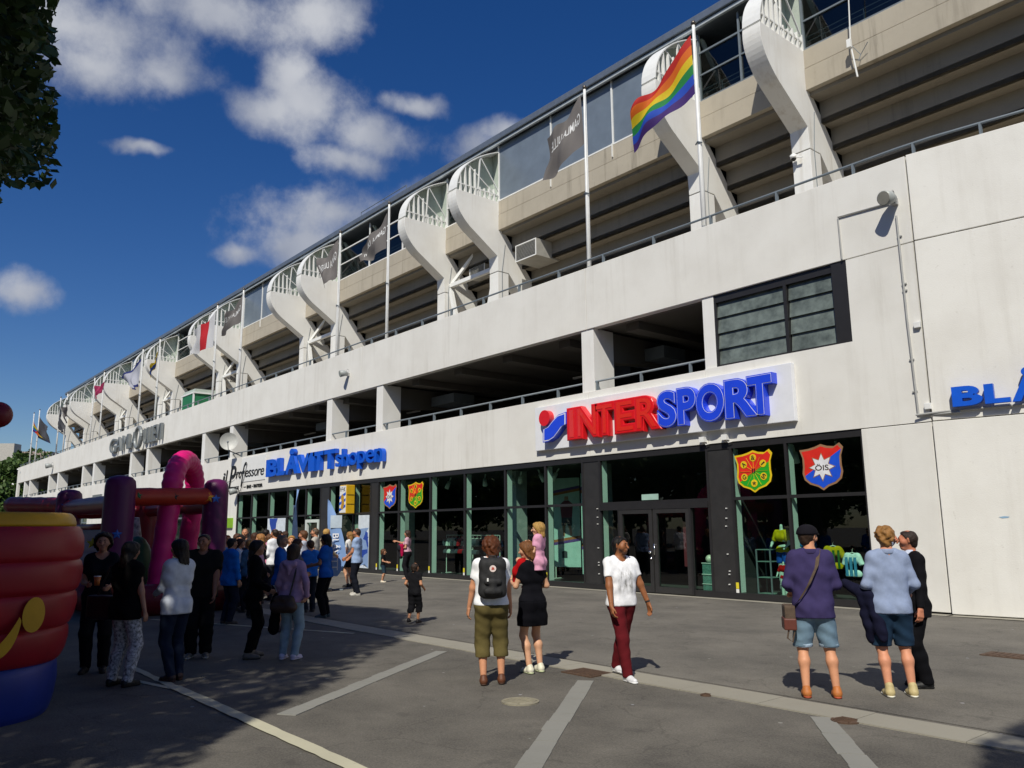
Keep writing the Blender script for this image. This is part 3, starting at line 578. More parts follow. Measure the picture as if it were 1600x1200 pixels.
class Field:
    def __init__(s, lo, hi, h):
        s.lo = np.array(lo, float); s.h = h; s.n = np.ceil((np.array(hi) - s.lo) / h).astype(int) + 2
        s.ax = [s.lo[i] + h * np.arange(s.n[i]) for i in range(3)]; s.F = np.full(tuple(s.n), .5, np.float32)
    def sub(s, lo, hi):
        i0 = np.clip(((np.asarray(lo) - s.lo) / s.h).astype(int), 0, s.n); i1 = np.clip(((np.asarray(hi) - s.lo) / s.h).astype(int) + 2, 0, s.n)
        if (i1 <= i0).any(): return None
        sl = tuple(slice(a, b) for a, b in zip(i0, i1)); return sl, np.meshgrid(*[s.ax[i][sl[i]] for i in range(3)], indexing='ij')
    def smin(s, sl, d, k):
        f = s.F[sl]
        if k <= 0: s.F[sl] = np.minimum(f, d); return
        hh = np.maximum(k - np.abs(f - d), 0) / k; s.F[sl] = np.minimum(f, d) - hh * hh * k * .25
    def cone(s, a, b, ra, rb, k=.03, fl=1.0, inf=0.0, endclip=None, cut=None):
        a = np.asarray(a, float); b = np.asarray(b, float); ra += inf; rb += inf; r = max(ra, rb) + k + .03
        if fl != 1.0: ra *= 1.0; rb *= 1.0
        w = s.sub(np.minimum(a, b) - r, np.maximum(a, b) + r)
        if w is None: return s
        sl, (X, Y, Z) = w; cy = (a[1] + b[1]) / 2
        ab = b - a; L2 = max(ab @ ab, 1e-9); dx, dy, dz = X - a[0], (Y - a[1]), Z - a[2]
        t = np.clip((dx * ab[0] + dy * ab[1] + dz * ab[2]) / L2, 0, 1)
        ex, ey, ez = dx - t * ab[0], (dy - t * ab[1]) * fl, dz - t * ab[2]
        d = np.sqrt(ex * ex + ey * ey + ez * ez) - (ra + t * (rb - ra))
        if endclip is not None:
            n = ab / math.sqrt(L2); e = a + ab * endclip; d = np.maximum(d, (X - e[0]) * n[0] + (Y - e[1]) * n[1] + (Z - e[2]) * n[2])
        s.smin(sl, d, k); return s
    def ell(s, c, r, k=.02, inf=0.0):
        c = np.asarray(c, float); r = np.asarray(r, float) + inf; w = s.sub(c - r - k - .03, c + r + k + .03)
        if w is None: return s
        sl, (X, Y, Z) = w; q = np.sqrt(((X - c[0]) / r[0]) ** 2 + ((Y - c[1]) / r[1]) ** 2 + ((Z - c[2]) / r[2]) ** 2); s.smin(sl, (q - 1) * r.min(), k); return s
    def grids(s): return np.meshgrid(*s.ax, indexing='ij')
    def clip(s, fn):                                            # keep where fn(X,Y,Z) < 0
        X, Y, Z = s.grids(); s.F = np.maximum(s.F, fn(X, Y, Z)); return s
    def fold(s, amp, freq=28., seed=0):
        X, Y, Z = s.grids(); q = seed * 1.7
        s.F = s.F + amp * (np.sin(freq * (X * .9 + Z * .55) + q) * np.sin(freq * .8 * (Y - Z * .7) + 1.3 * q) + .6 * np.sin(freq * 1.9 * (Z + X * .4) + 2 * q + 3 * np.sin(9 * X + q))); return s
    def mesh(s, mb):
        V, Q = snet(s.F, s.lo, s.h)
        if len(V): mb.add(V, Q.tolist())
        return mb
def ik(a, c, l1, l2, hint):
    a = np.asarray(a, float); c = np.asarray(c, float); d = c - a; L = np.linalg.norm(d)
    if L > (l1 + l2) * .999: c = a + d / L * (l1 + l2) * .999; d = c - a; L = np.linalg.norm(d)
    x = (l1 * l1 - l2 * l2 + L * L) / (2 * L); h = math.sqrt(max(l1 * l1 - x * x, 0)); n = d / L
    hv = np.asarray(hint, float); hv = hv - n * (hv @ n); hv /= max(np.linalg.norm(hv), 1e-6); return a + n * x + hv * h, c
def rotz(p, a, c=(0, 0, 0)):
    p = np.asarray(p, float) - c; ca_, sa_ = math.cos(a), math.sin(a); return np.array([p[0] * ca_ - p[1] * sa_, p[0] * sa_ + p[1] * ca_, p[2]]) + c

SKINS = {}
def skin(col):
    return PM('skin_' + col, col, .55, .10, 14, .1, 90, spec=.35)
def cloth(col, name='cloth', rough=.9, var=.16): return PM(name + '_' + col, col, rough, var, 9, .24, 5.5, spec=.12, bdist=.025, ridged=True)

def person(pos, face, h=1.75, label='', group=None, female=False, cell=.016, skincol='c08a6a', hair=('short', '3a2a1c'), top=None, bottom=None, shoes=('3a2f28', 'ddd8cc'),
           arms=None, feet=None, head=0.0, nod=0.0, lean=0.0, build=1.0, hat=None, beard=None, child=False, extras=None, lift=0.0, hunch=0.0, sit=False, heelcol=None, cat='person', headx=0.0):
    """face: world heading the figure looks along, degrees.  Local frame: +Y forward, +X the figure's right."""
    s = h / 1.75; root = thing('person', label, cat, pos, math.radians(face) - PI / 2, group); fem = female
    sh = (.148 if fem else .168) * build; hs = 1.0 if not child else 1.28
    hc = np.array([headx, .02 + lean * .5, 1.635 - (.02 if child else 0)]); HR = hs
    zs = lambda p: np.asarray(p, float)
    # joints
    feet = feet or {'R': (.10, .0, 0), 'L': (-.10, .0, 0)}; arms = arms or {}
    J_ = {}
    for sd, sg in (('R', 1), ('L', -1)):
        hip = zs((.088 * sg, 0, .91)); f = feet.get(sd, (.1 * sg, 0, 0)); an = zs((f[0], f[1] - .03, .085 + f[2])); kn, an = ik(hip, an, .43, .42, (sg * .15, 1, 0)); J_['hip' + sd], J_['kn' + sd], J_['an' + sd] = hip, kn, an
        J_['yaw' + sd] = math.radians(f[3]) if len(f) > 3 else -sg * .16
        so = zs((sh * sg, -.005 + lean, 1.425)); wr = arms.get(sd, ((.27 * sg * build, .06, .84),)); hint = np.asarray(wr[1], float) * np.array([.55, 1, 1]) + np.array([0, 0, -.35]) if len(wr) > 1 else (sg * .2, -1, -.2); el, w_ = ik(so, wr[0], .295, .255, hint)
        J_['so' + sd], J_['el' + sd], J_['wr' + sd] = so, el, w_
    TOR = [((-.068, 0, .95), (.068, 0, .95), .128 if fem else .120, 1.28), ((-.055, lean * .2, 1.09), (.055, lean * .2, 1.09), (.098 if fem else .113) * build, 1.25),
           ((-.08 * build, lean * .7, 1.26), (.08 * build, lean * .7, 1.26), (.108 if fem else .125) * build, 1.28), ((-.10 * build, lean * .9 - .01, 1.36), (.10 * build, lean * .9 - .01, 1.36), .088, 1.1)]
    def torso(F, inf=0.0, k=.045, low=True):
        for a, b, r, fl in (TOR if low else TOR[1:]): F.cone(a, b, r, r, k, fl, inf)
        F.cone((-sh * .9, -.012 + lean, 1.428), (sh * .9, -.012 + lean, 1.428), .05, .05, .05, 1, inf); F.cone((-.07, -.025 + lean, 1.462), (.07, -.025 + lean, 1.462), .042, .042, .05, 1, inf)
        if fem and not child:
            for sg in (-1, 1): F.ell((.072 * sg, .085 + lean * .7, 1.265), (.062, .055, .062), .05, inf)
        return F
    def glutes(F, inf=0.0):
        for sg in (-1, 1): F.ell((.072 * sg, -.052, .90), (.083, .085, .09), .05, inf)
        return F
    def legs(F, inf=0.0, end=None):
        for sd in 'RL':
            hip, kn, an = J_['hip' + sd], J_['kn' + sd], J_['an' + sd]
            F.cone(hip, kn, .086, .054, .04, 1, inf); mid = kn + (an - kn) * .33 + np.array([0, -.022, 0]); F.cone(kn, mid, .050, .054, .04, 1, inf); F.cone(mid, an, .054, .036, .04, 1, inf)
        return F
    def arm(F, inf=0.0, up=1.0, lo=1.0, k=.03):
        for sd in 'RL':
            so, el, wr = J_['so' + sd], J_['el' + sd], J_['wr' + sd]; r = build * (.85 if fem else 1.0)
            F.cone(so, el, .052 * r, .040 * r, k, 1, inf, endclip=up if up < 1 else None)
            if up >= 1 and lo > 0: F.cone(el, wr, .040 * r, .027 * r, k, 1, inf, endclip=lo if lo < 1 else None)
        return F
    def neck(F, inf=0.0): return F.cone((0, -.025 + lean, 1.44), hc + np.array([0, -.025, -.07]), .060 if not fem else .05, .054 if not fem else .045, .03, 1, inf)
    hy = math.radians(head)
    def hp(p):                                                  # head-space point -> figure space (nod then turn)
        p = zs(p) * HR; c, q = math.cos(nod), math.sin(nod); p = np.array([p[0], p[1] * c - p[2] * q, p[1] * q + p[2] * c]); return rotz(p, hy) + hc
    def headf(F, inf=0.0):
        F.ell(hp((0, -.012, .022)), np.array((.076, .092, .092)) * HR, .02, inf) if abs(hy) < .5 else F.cone(hp((0, -.03, .025)), hp((0, .012, .02)), .079 * HR, .075 * HR, .02, 1, inf)
        F.cone(hp((0, .02, -.03)), hp((0, .045, -.078)), .062 * HR, .038 * HR, .03, 1, inf)
        return F
    def facef(F):
        F.cone(hp((0, .085, .012)), hp((0, .108, -.026)), .010 * HR, .015 * HR, .012); F.cone(hp((-.035, .073, .026)), hp((.035, .073, .026)), .016, .016, .02)
        F.cone(hp((-.02, .075, -.055)), hp((.02, .075, -.055)), .014, .014, .015)
        for sg in (-1, 1): F.cone(hp((.080 * sg, -.005, .018)), hp((.078 * sg, -.012, -.02)), .014, .011, .008); F.ell(hp((.045 * sg, .05, -.02)), (.03, .03, .03), .03)
        return F
    xs = [J_[k][0] for k in J_ if k[:3] not in ('yaw',)]; ys = [J_[k][1] for k in J_ if k[:3] not in ('yaw',)]
    zt = max(1.6, max(J_[k][2] for k in J_ if k[:3] not in ('yaw',)) + .1)
    lo = (min(min(xs), -.2) - .14, min(min(ys), -.12) - .16, -.02); hi = (max(max(xs), .2) + .14, max(max(ys), .12) + .22, zt)
    body = MB(); F = Field(lo, hi, cell); torso(F); glutes(F); legs(F); arm(F); neck(F)
    F.mesh(body)
    hb = hc; Fh = Field(hb - .17 * HR - (0, 0, .03), hb + .17 * HR, min(cell, .009)); headf(Fh); neck(Fh); facef(Fh); Fh.clip(lambda X, Y, Z: 1.46 - Z); Fh.mesh(body)
    # hands: palm, thumb and four bent fingers each
    for sd, sg in (('R', 1), ('L', -1)):
        wr, el = J_['wr' + sd], J_['el' + sd]; spec = arms.get(sd, (None,)); d = wr - el; d /= np.linalg.norm(d)
        if len(spec) > 2: d = zs(spec[2]) / np.linalg.norm(spec[2])
        n = zs(spec[3]) if len(spec) > 3 else zs((-sg, .25, 0)); curl = spec[4] if len(spec) > 4 else .45
        n = n - d * (n @ d); n /= np.linalg.norm(n); sd_ = np.cross(d, n) * (1 if (np.cross(d, n) @ zs((0, 1, 0))) >= 0 else -1)
        q = .8 if child or fem else 1.0; q *= (1.0 if not child else 1.1)
        Fh = Field(wr - .21, wr + .21, .0075); Fh.cone(wr - d * .05, wr + d * .015, .026 * q, .025 * q, .02)
        for i, (o, l1, l2) in enumerate([(.030, .042, .034), (.010, .046, .038), (-.010, .043, .035), (-.029, .034, .028)]):
            kn = wr + (d * .088 + sd_ * o) * q; Fh.cone(wr + d * .01 + sd_ * o * .6 * q, kn, .016 * q, .0125 * q, .012)
            d1 = d * math.cos(curl) + n * math.sin(curl); d2 = d * math.cos(curl * 2.4) + n * math.sin(curl * 2.4); m_ = kn + d1 * l1 * q; Fh.cone(kn, m_, .0098 * q, .0088 * q, .004); Fh.cone(m_, m_ + d2 * l2 * q, .0088 * q, .0078 * q, .004)
        t0 = wr + (d * .03 + sd_ * .026 + n * .006) * q; t1 = t0 + (d * .032 + sd_ * .022 + n * .014) * q; Fh.cone(t0, t1, .014 * q, .0115 * q, .01); Fh.cone(t1, t1 + (d * .032 + sd_ * .004 + n * .010) * q, .0105 * q, .009 * q, .004)
        Fh.mesh(body)
    bo = body.build('body', skin(skincol), root, True); bo.scale = (s,) * 3
    def emit(F, name, mat):
        mb = MB(); F.mesh(mb) if isinstance(F, Field) else None
        if not mb.v: return None
        o = mb.build(name, mat, root, True); o.scale = (s,) * 3; return o
    # clothing
    if bottom:
        kind, col = bottom[0], bottom[1]; inf = bottom[2] if len(bottom) > 2 else .014; F = Field(lo, hi, cell)
        mat = bottom[3] if len(bottom) > 3 else cloth(col, 'denim' if 'jean' in kind else 'cloth')
        if kind == 'skirt':
            F.cone((-.055, 0, 1.02), (.055, 0, 1.02), .105, .105, .05, 1.25, inf); F.cone((-.075, -.005, .90), (.075, -.005, .90), .124, .124, .06, 1.0, inf); F.cone((-.09, .0, .72), (.09, .0, .72), .128, .128, .08, .95, inf); F.cone((-.085, .01, .60), (.085, .01, .60), .122, .122, .06, .95, inf); glutes(F, inf * .8); z0 = .60 if len(bottom) < 5 else bottom[4]
        else:
            F.cone((-.065, 0, .96), (.065, 0, .96), .125, .125, .05, 1.28, inf); glutes(F, inf * .7); legs(F, max(inf, .012) * .85); z0 = {'trousers': .055, 'jeans': .06, 'capri': .32, 'shorts': .50, 'leggings': .1}.get(kind, .06)
            for sd in 'RL':
                hip, kn, an = J_['hip' + sd], J_['kn' + sd], J_['an' + sd]; e = inf * (1.0 if kind in ('shorts', 'capri') else .9); F.cone(hip, kn, .088, .060 + inf * .3, .035, 1, e); F.cone(kn, an, .060 + inf * .2, .044 + inf * .55, .03, 1, e)
        F.fold(.002 + inf * .09, 27, len(label) % 7); ztop = min(1.06, (top[3] if top and len(top) > 3 else .87) + .008) if top else 1.06
        F.clip(lambda X, Y, Z: np.maximum(z0 - Z, Z - ztop))
        emit(F, {'skirt': 'skirt', 'shorts': 'shorts', 'jeans': 'jeans', 'leggings': 'leggings'}.get(kind, 'trousers'), mat)
        if kind == 'shorts' and len(bottom) > 4 and bottom[4] == 'cuff':
            F = Field(lo, hi, cell)
            for sd in 'RL': F.cone(J_['hip' + sd], J_['kn' + sd], .09, .062, .01, 1, inf * 1.35)
            F.clip(lambda X, Y, Z: np.maximum(.495 - Z, Z - .535)); emit(F, 'turned_up_cuff', cloth('9fb2c4', 'denim'))
    if top:
        kind, col = top[0], top[1]; inf = top[2] if len(top) > 2 else .009; z0 = top[3] if len(top) > 3 else .87; mat = top[4] if len(top) > 4 else cloth(col)
        F = Field(lo, hi, cell); torso(F, inf); glutes(F, inf * .9)
        rr = .110 if fem else .121
        F.cone((-.07, -.005, z0), (.07, -.005, z0), rr, rr, .05, 1.15, inf)
        if not fem:
            for q in (-.062, .062): F.cone((q * build, lean * .6, 1.25), (q * 1.05, 0, z0), .113 * build, .116, .05, 1.22, inf)
        if kind in ('tshirt',): arm(F, inf * 1.1, .62, 0, .03)
        elif kind == 'long': arm(F, inf * .85, 1.0, top[5] if len(top) > 5 else .97, .035)
        elif kind == 'half': arm(F, inf * .9, 1.0, .45, .035)
        elif kind == 'vest': pass
        F.fold(.0025 + inf * .08, 23, len(label) % 5)
        nz = 1.475; F.clip(lambda X, Y, Z: np.maximum(z0 - Z, .074 * (1.0 if not fem else 1.15) - np.sqrt(X ** 2 + (Y - lean - .015) ** 2 + ((Z - nz - .035) * .8) ** 2)))
        emit(F, {'tshirt': 'shirt', 'long': 'shirt', 'half': 'shirt', 'vest': 'top'}[kind], mat)
        if len(top) > 6 and top[6]:
            F = Field(lo, hi, cell); F.cone((-.012, -.03 + lean, 1.475), (.012, -.03 + lean, 1.475), .068, .068, .01, 1); F.clip(lambda X, Y, Z: np.maximum(np.maximum(1.455 - Z, Z - 1.515), .058 - np.sqrt(X ** 2 + (Y - lean + .02) ** 2))); emit(F, 'collar', mat)
    # shoes
    if shoes:
        for sd in 'RL':
            an = J_['an' + sd]; a = J_['yaw' + sd]; base = np.array([an[0], an[1], an[2] - .085]); F = Field(base + (-.2, -.2, -.01), base + (.2, .27, .18), min(cell, .011))
            P = lambda x, y, z: rotz((x, y, z), a) + base
            F.cone(P(0, -.03, .042), P(0, .06, .042), .039, .039, .03); F.cone(P(0, .06, .040), P(.0, .15, .030), .042, .033, .03); F.cone(P(0, -.02, .06), P(0, -.01, .115 if heelcol else .09), .047, .043, .03)
            F.clip(lambda X, Y, Z: base[2] + .012 - Z); emit(F, 'shoe', PM('shoe_' + shoes[0], shoes[0], .6, .15, 20, .2, 80))
            F = Field(base + (-.2, -.2, -.01), base + (.2, .27, .18), min(cell, .011)); F.cone(P(0, -.035, .035), P(0, .15, .03), .045, .042, .02); F.clip(lambda X, Y, Z: np.maximum(base[2] + .001 - Z, Z - base[2] - .026)); emit(F, 'sole', PM('sole_' + shoes[1], shoes[1], .7, .1))
    # hair
    hcell = min(cell, .010)
    if hair:
        kind, hcol = hair; hm = PM('hair_' + hcol, hcol, .55, .35, 40, .6, 120, spec=.3, stretch=(1, 1, .35)); F = Field(hc - (.24, .26, .50), hc + (.24, .24, .24), hcell)
        if kind == 'bald': F = None
        else:
            t = {'short': .010, 'crop': .005, 'curly': .03, 'long': .018, 'bob': .022, 'tousled': .018}[kind]
            F.cone(hp((0, -.032, .026)), hp((0, .012, .026)), .080 * HR, .077 * HR, .02, 1, t)
            if kind in ('short', 'crop', 'tousled', 'curly'): F.cone(hp((0, -.045, -.04)), hp((0, -.03, .0)), .058 * HR, .07 * HR, .03, 1, t * .8)
            if kind in ('bob', 'long', 'curly'):
                for sg in (-1, 1): F.cone(hp((.06 * sg, -.02, .0)), hp((.062 * sg, -.03, -.10)), .034, .03, .03, 1, t * .5)
                F.cone(hp((0, -.07, -.0)), hp((0, -.075, -.11)), .06, .055, .03, 1, t * .4)
            if kind == 'long':
                for k in (-.045, 0, .045): F.cone(hp((k, -.08, -.08)), (k * 1.3, -.115 + lean, 1.27), .04, .024, .03)
            nrm = zs((0, -.80, .62)); nrm = np.array([nrm[0], nrm[1] * math.cos(nod) - nrm[2] * math.sin(nod), nrm[1] * math.sin(nod) + nrm[2] * math.cos(nod)]); nrm = rotz(nrm, hy); c0 = hp((0, .052, .058)) if kind not in ('bob', 'long') else hp((0, .066, .05))
            X, Y, Z = F.grids(); wob = .009 if kind in ('curly', 'tousled') else .0028
            fr = {'long': 130, 'tousled': 62, 'curly': 75}.get(kind, 95)
            F.F = F.F + wob * (np.sin(fr * X + 2 * np.sin(60 * Z)) * np.sin(fr * Y + 1) + .7 * np.sin(fr * .7 * (X - Y) + 30 * Z))
            F.F = np.maximum(F.F, -((X - c0[0]) * nrm[0] + (Y - c0[1]) * nrm[1] + (Z - c0[2]) * nrm[2])); emit(F, 'hair', hm)
    if hat:
        F = Field(hc - (.25, .25, .2), hc + (.25, .3, .25), hcell); F.cone(hp((0, -.03, .03)), hp((0, .012, .032)), .090, .088, .02, 1, .012); z = hp((0, 0, .022))[2]
        F.clip(lambda X, Y, Z: z - Z); F.cone(hp((0, .09, .03)), hp((0, .155, .022)), .02, .012, .02) ; a = hp((-.045, .10, .03)); b = hp((.045, .10, .03)); F.cone(a, hp((-.03, .165, .02)), .012, .008, .03); F.cone(b, hp((.03, .165, .02)), .012, .008, .03); emit(F, 'cap', cloth(hat, 'cap'))
    if beard:
        F = Field(hc - .16, hc + .16, hcell); F.cone(hp((0, .03, -.045)), hp((0, .047, -.082)), .058, .037, .03, 1, .002); F.cone(hp((-.055, .015, -.03)), hp((.055, .015, -.03)), .03, .03, .03, 1)
        up = hp((0, 0, -.034))[2]; f0 = hp((0, .015, 0)); fv = rotz((0, 1, 0), hy); F.clip(lambda X, Y, Z: np.maximum(Z - up, -((X - f0[0]) * fv[0] + (Y - f0[1]) * fv[1]))); emit(F, 'beard', PM('beard_' + beard, beard, .8, .3, 60))
    # eyes, brows and mouth
    for sg in (-1, 1):
        mb = MB(); p = hp((.031 * sg, .080, .008)); mb.sphere(p, .0105 * HR, 8, 6); o = mb.build('eye', PM('eye_dark', (.03, .022, .018), .2, .02), root, True); o.scale = (s,) * 3
        mb = MB(); mb.tube([hp((.016 * sg, .091, .026)), hp((.033 * sg, .088, .030)), hp((.05 * sg, .074, .026))], .0045, 6); o = mb.build('eyebrow', PM('brow_' + (hair[1] if hair else '2a1d15'), hair[1] if hair else '2a1d15', .8), root, True); o.scale = (s,) * 3
    mb = MB(); mb.tube([hp((-.024, .083, -.052)), hp((0, .0905, -.054)), hp((.024, .083, -.052))], [.003, .005, .003], 6); o = mb.build('mouth', PM('lips', (.30, .12, .10), .5), root, True); o.scale = (s,) * 3
    root['_'] = 0; del root['_']
    return root, dict(J=J_, s=s, hp=hp, hc=hc)
def blob(name, mat, parent, cones, lo, hi, cell, fold=0, clip=None, scale=1.0, ells=()):
    F = Field(lo, hi, cell)
    for c in cones: F.cone(*c)
    for e in ells: F.ell(*e)
    if fold: F.fold(fold)
    if clip: F.clip(clip)
    mb = MB(); F.mesh(mb); o = mb.build(name, mat, parent, True); o.scale = (scale,) * 3; return o

def pX(x, y, Xw):
    r = ROT @ _d(x, y); t = Xw / r[0]; return (Xw, t * r[1] - DIST, EYE + t * r[2])
RED = PM('sign_red', (.68, .010, .014), .3, .05, coat=.2); BLUE = PM('sign_blue', (.018, .065, .72), .3, .05, coat=.2); BLUED = PM('deep_blue_letters', (.006, .095, .60), .35, .08); BLACK = PM('black_paint', (.012, .012, .012), .5)
GREYL = PM('brushed_grey_letters', (.22, .235, .235), .45, .1, metal=.3); NEON = PM('white_tube', (.75, .75, .78), .3)
# ---------------------------------------------------------------- signs
sg = thing('shop_sign', 'long white board with red and blue raised letters reading INTERSPORT over the shop door', 'sign', (0, 0, 0))
mb = MB(); mb.box(-19.45, -10.13, -.14, -.003, 4.28, 5.70); mb.build('sign_board', PM('sign_board_white', (.76, .77, .80), .5, .04), sg, bevel=.012)
zx = lambda zx_: pY(800 + zx_ / 3.636, 650, -.36)[0]
L1 = [('I', 316, 362), ('N', 364, 488), ('T', 470, 582), ('E', 584, 697), ('R', 700, 832)]
L2 = [('S', 824, 938), ('P', 936, 1052), ('O', 1044, 1214), ('R', 1212, 1386), ('T', 1340, 1492)]
for ch, a, b in L1:
    mb = MB(); text_fit(mb, ch, lambda x, z, d: (x, -.25 - d, z), zx(a + 10), zx(b - 12), 4.54, 5.38, .042, .085, .03); mb.build('letter', RED, sg, False)
    mb = MB(); text_fit(mb, ch, lambda x, z, d: (x, -.372 - d, z), zx(a + 10), zx(b - 12), 4.54, 5.38, .0, .003); mb.build('letter_tube', PM('sign_red_tube', (.72, .03, .02), .15, .02, coat=.6), sg)
for ch, a, b in L2:
    z0, z1 = (4.55, 5.42)
    x0, x1 = zx(a + 14), zx(b - 14)
    mb = MB(); text_fit(mb, ch, lambda x, z, d: (x, -.24 - d, z), x0, x1, z0, z1, .062, .12); mb.build('letter', BLUE, sg)
    mb = MB(); text_fit(mb, ch, lambda x, z, d: (x, -.363 - d, z), x0, x1, z0, z1, .042, .002); mb.build('letter_outline', NEON, sg)
    mb = MB(); text_fit(mb, ch, lambda x, z, d: (x, -.368 - d, z), x0, x1, z0, z1, .034, .002); mb.build('letter_face', BLUE, sg)
xl, xr = zx(146), zx(214); r_ = (xr - xl) / 2; mb = MB(); mb.tube([((xl + xr) / 2, -.14, 5.28), ((xl + xr) / 2, -.34, 5.28)], r_ * .9, 24); mb.build('emblem_dot', RED, sg)
sw = [(175, 478), (175, 405), (200, 392), (232, 352), (262, 320), (308, 303), (308, 372), (285, 385), (262, 418), (236, 452), (205, 472)]
q = [(pY(800 + a / 3.636, 560 + b / 3.636, -.36)[0], pY(800 + a / 3.636, 560 + b / 3.636, -.36)[2]) for a, b in sw]
mb = MB(); mb.prism_y(q, -.36, -.14); mb.build('emblem_wave', BLUE, sg)
cx_, cz_ = sum(p[0] for p in q) / len(q), sum(p[1] for p in q) / len(q)
for k, (sc, y, m) in enumerate([(.94, -.364, NEON), (.86, -.368, BLUE)]):
    mb = MB(); mb.prism_y([(cx_ + (a - cx_) * sc, cz_ + (b - cz_) * sc) for a, b in q], y, y + .003); mb.build('emblem_outline' if k == 0 else 'emblem_face', m, sg)
def word_sign(sg, items, Y, ext, mat, off=0.0, bev=0.0):
    for ch, x0, x1, z0, z1 in items:
        mb = MB(); text_fit(mb, ch, lambda x, z, d: (x, Y - d, z), x0, x1, z0, z1, off, ext, bev); mb.build('letter', mat, sg)
sg = thing('shop_sign', 'raised blue letters reading BLÅVITTshopen on the white band left of the centre', 'sign')
X0 = [-41.0, -39.35, -38.45, -37.1, -36.15, -35.85, -35.05, -34.2]
it = []; x = -40.62
for ch, w in [('B', 1.25), ('L', .92), ('Å', 1.28), ('V', 1.25), ('I', .34), ('T', 1.0), ('T', 1.0)]:
    it.append((ch, x, x + w, 4.62, 5.42 if ch != 'Å' else 5.78)); x += w + .07
word_sign(sg, it, -.13, .1, BLUED, .042)
it = []; x += .06
for ch, w in [('s', .52), ('h', .6), ('o', .72), ('p', .68), ('e', .68), ('n', .62)]:
    it.append((ch, x, x + w, 4.62 - (.2 if ch == 'p' else 0), 5.16 + (.22 if ch == 'h' else 0))); x += w + .05
word_sign(sg, it, -.13, .1, BLUED, .012)
sg = thing('restaurant_sign', 'white panel with black script reading Il Professore beside the blue letters', 'sign')
mb = MB(); mb.box(-44.6, -41.3, -.03, -.003, 4.5, 5.85); mb.build('sign_panel', WHITE, sg)
SH = lambda x, z, d: (x + (z - 4.5) * .28, -.04 - d, z)
it = [('i', -47.3, -47.05, 4.55, 5.15), ('l', -46.85, -46.74, 4.55, 5.3), ('P', -46.2, -45.45, 4.3, 5.5), ('r', -45.3, -44.95, 4.75, 5.12), ('o', -44.95, -44.5, 4.75, 5.12), ('f', -44.5, -44.05, 4.25, 5.6), ('e', -44.0, -43.55, 4.75, 5.12), ('s', -43.52, -43.17, 4.75, 5.12), ('s', -43.12, -42.77, 4.75, 5.12), ('o', -42.72, -42.27, 4.75, 5.12), ('r', -42.22, -41.9, 4.75, 5.12), ('e', -41.88, -41.43, 4.75, 5.12)]
for ch, x0, x1, z0, z1 in it:
    mb = MB(); text_fit(mb, ch, SH, x0 - .1, x1 - .1, z0, z1, .0, .012); mb.build('letter', BLACK, sg)
mb = MB(); mb.tube([(-46.9, -.07, 4.72), (-46.3, -.07, 4.62), (-45.6, -.07, 4.75), (-45.2, -.07, 5.0)], .012, 6); mb.tube([(-44.9, -.07, 4.1), (-44.5, -.07, 4.0), (-44.0, -.07, 4.8), (-43.7, -.07, 5.5)], .016, 6); mb.build('flourish', BLACK, sg)
for w, x0, x1 in [('RISTORANTE', -46.5, -44.9), ('BAR', -43.7, -43.1), ('TRATTORIA', -42.8, -41.6)]:
    mb = MB(); text_fit(mb, w, lambda x, z, d: (x, -.02 - d, z), x0, x1, 4.12, 4.3, .01, .015); mb.build('small_print', BLACK, sg)
mb = MB(); mb.box(-47.0, -46.7, -.02, -.004, 4.19, 4.23); mb.box(-44.2, -43.85, -.02, -.004, 4.19, 4.23); mb.box(-43.05, -42.87, -.02, -.004, 4.19, 4.23); mb.build('dash', BLACK, sg)
sg = thing('stadium_sign', 'grey raised letters reading GAMLA ULLEVI high on the far parapet', 'sign')
word_sign(sg, [('G', -73.2, -71.4, 8.25, 9.45), ('A', -71.3, -69.6, 8.25, 9.45), ('M', -69.4, -67.8, 8.25, 9.45), ('L', -67.7, -66.9, 8.25, 9.45), ('A', -66.8, -65.6, 8.25, 9.45), ('U', -63.6, -62.7, 8.25, 9.45), ('L', -62.55, -62.0, 8.25, 9.45), ('L', -61.85, -61.3, 8.25, 9.45), ('E', -61.2, -60.6, 8.25, 9.45), ('V', -60.5, -59.6, 8.25, 9.45), ('I', -59.5, -59.3, 8.25, 9.45)], -.15, .09, GREYL, -.005)
mb = MB(); mb.tube([(-64.6 + .78 * math.cos(t), -.3, 8.85 + .78 * math.sin(t)) for t in [2 * PI * k / 20 for k in range(21)]], .14, 8); mb.build('round_emblem', GREYL, sg)
sg = thing('shop_sign', 'raised blue letters BLÅ cut off by the right picture edge on the corner wall', 'sign')
def cmap(u0): return lambda x, z, d: corner(x, -.16 - d, z)
u = .50
for ch, w, zt in [('B', .46, 4.56), ('L', .36, 4.55), ('Å', .50, 4.80), ('V', .50, 4.56), ('I', .16, 4.56), ('T', .42, 4.56), ('T', .42, 4.56)]:
    mb = MB(); text_fit(mb, ch, cmap(0), u, u + w, 4.20, zt, .045, .06); mb.build('letter', BLUED, sg); u += w + .12
mb = MB(); mb.tube([corner(-.3, -.03, 4.1), corner(.3, -.05, 4.12), corner(6, -.05, 4.12)], .022, 8); mb.build('cable_rail', CND, sg)
sg = thing('sticker', 'torn scrap of pale blue sticker on the right corner wall', 'sticker', (0, 0, 0)); mb = MB(); u = 1.02; mb.add([corner(u, -.056, 1.94), corner(u + .06, -.056, 1.915), corner(u + .16, -.056, 1.925), corner(u + .19, -.056, 1.945), corner(u + .1, -.056, 1.955)], [(0, 1, 2, 3, 4)]); mb.build('sticker_scrap', PM('sticker_blue', (.25, .4, .55), .5), sg)
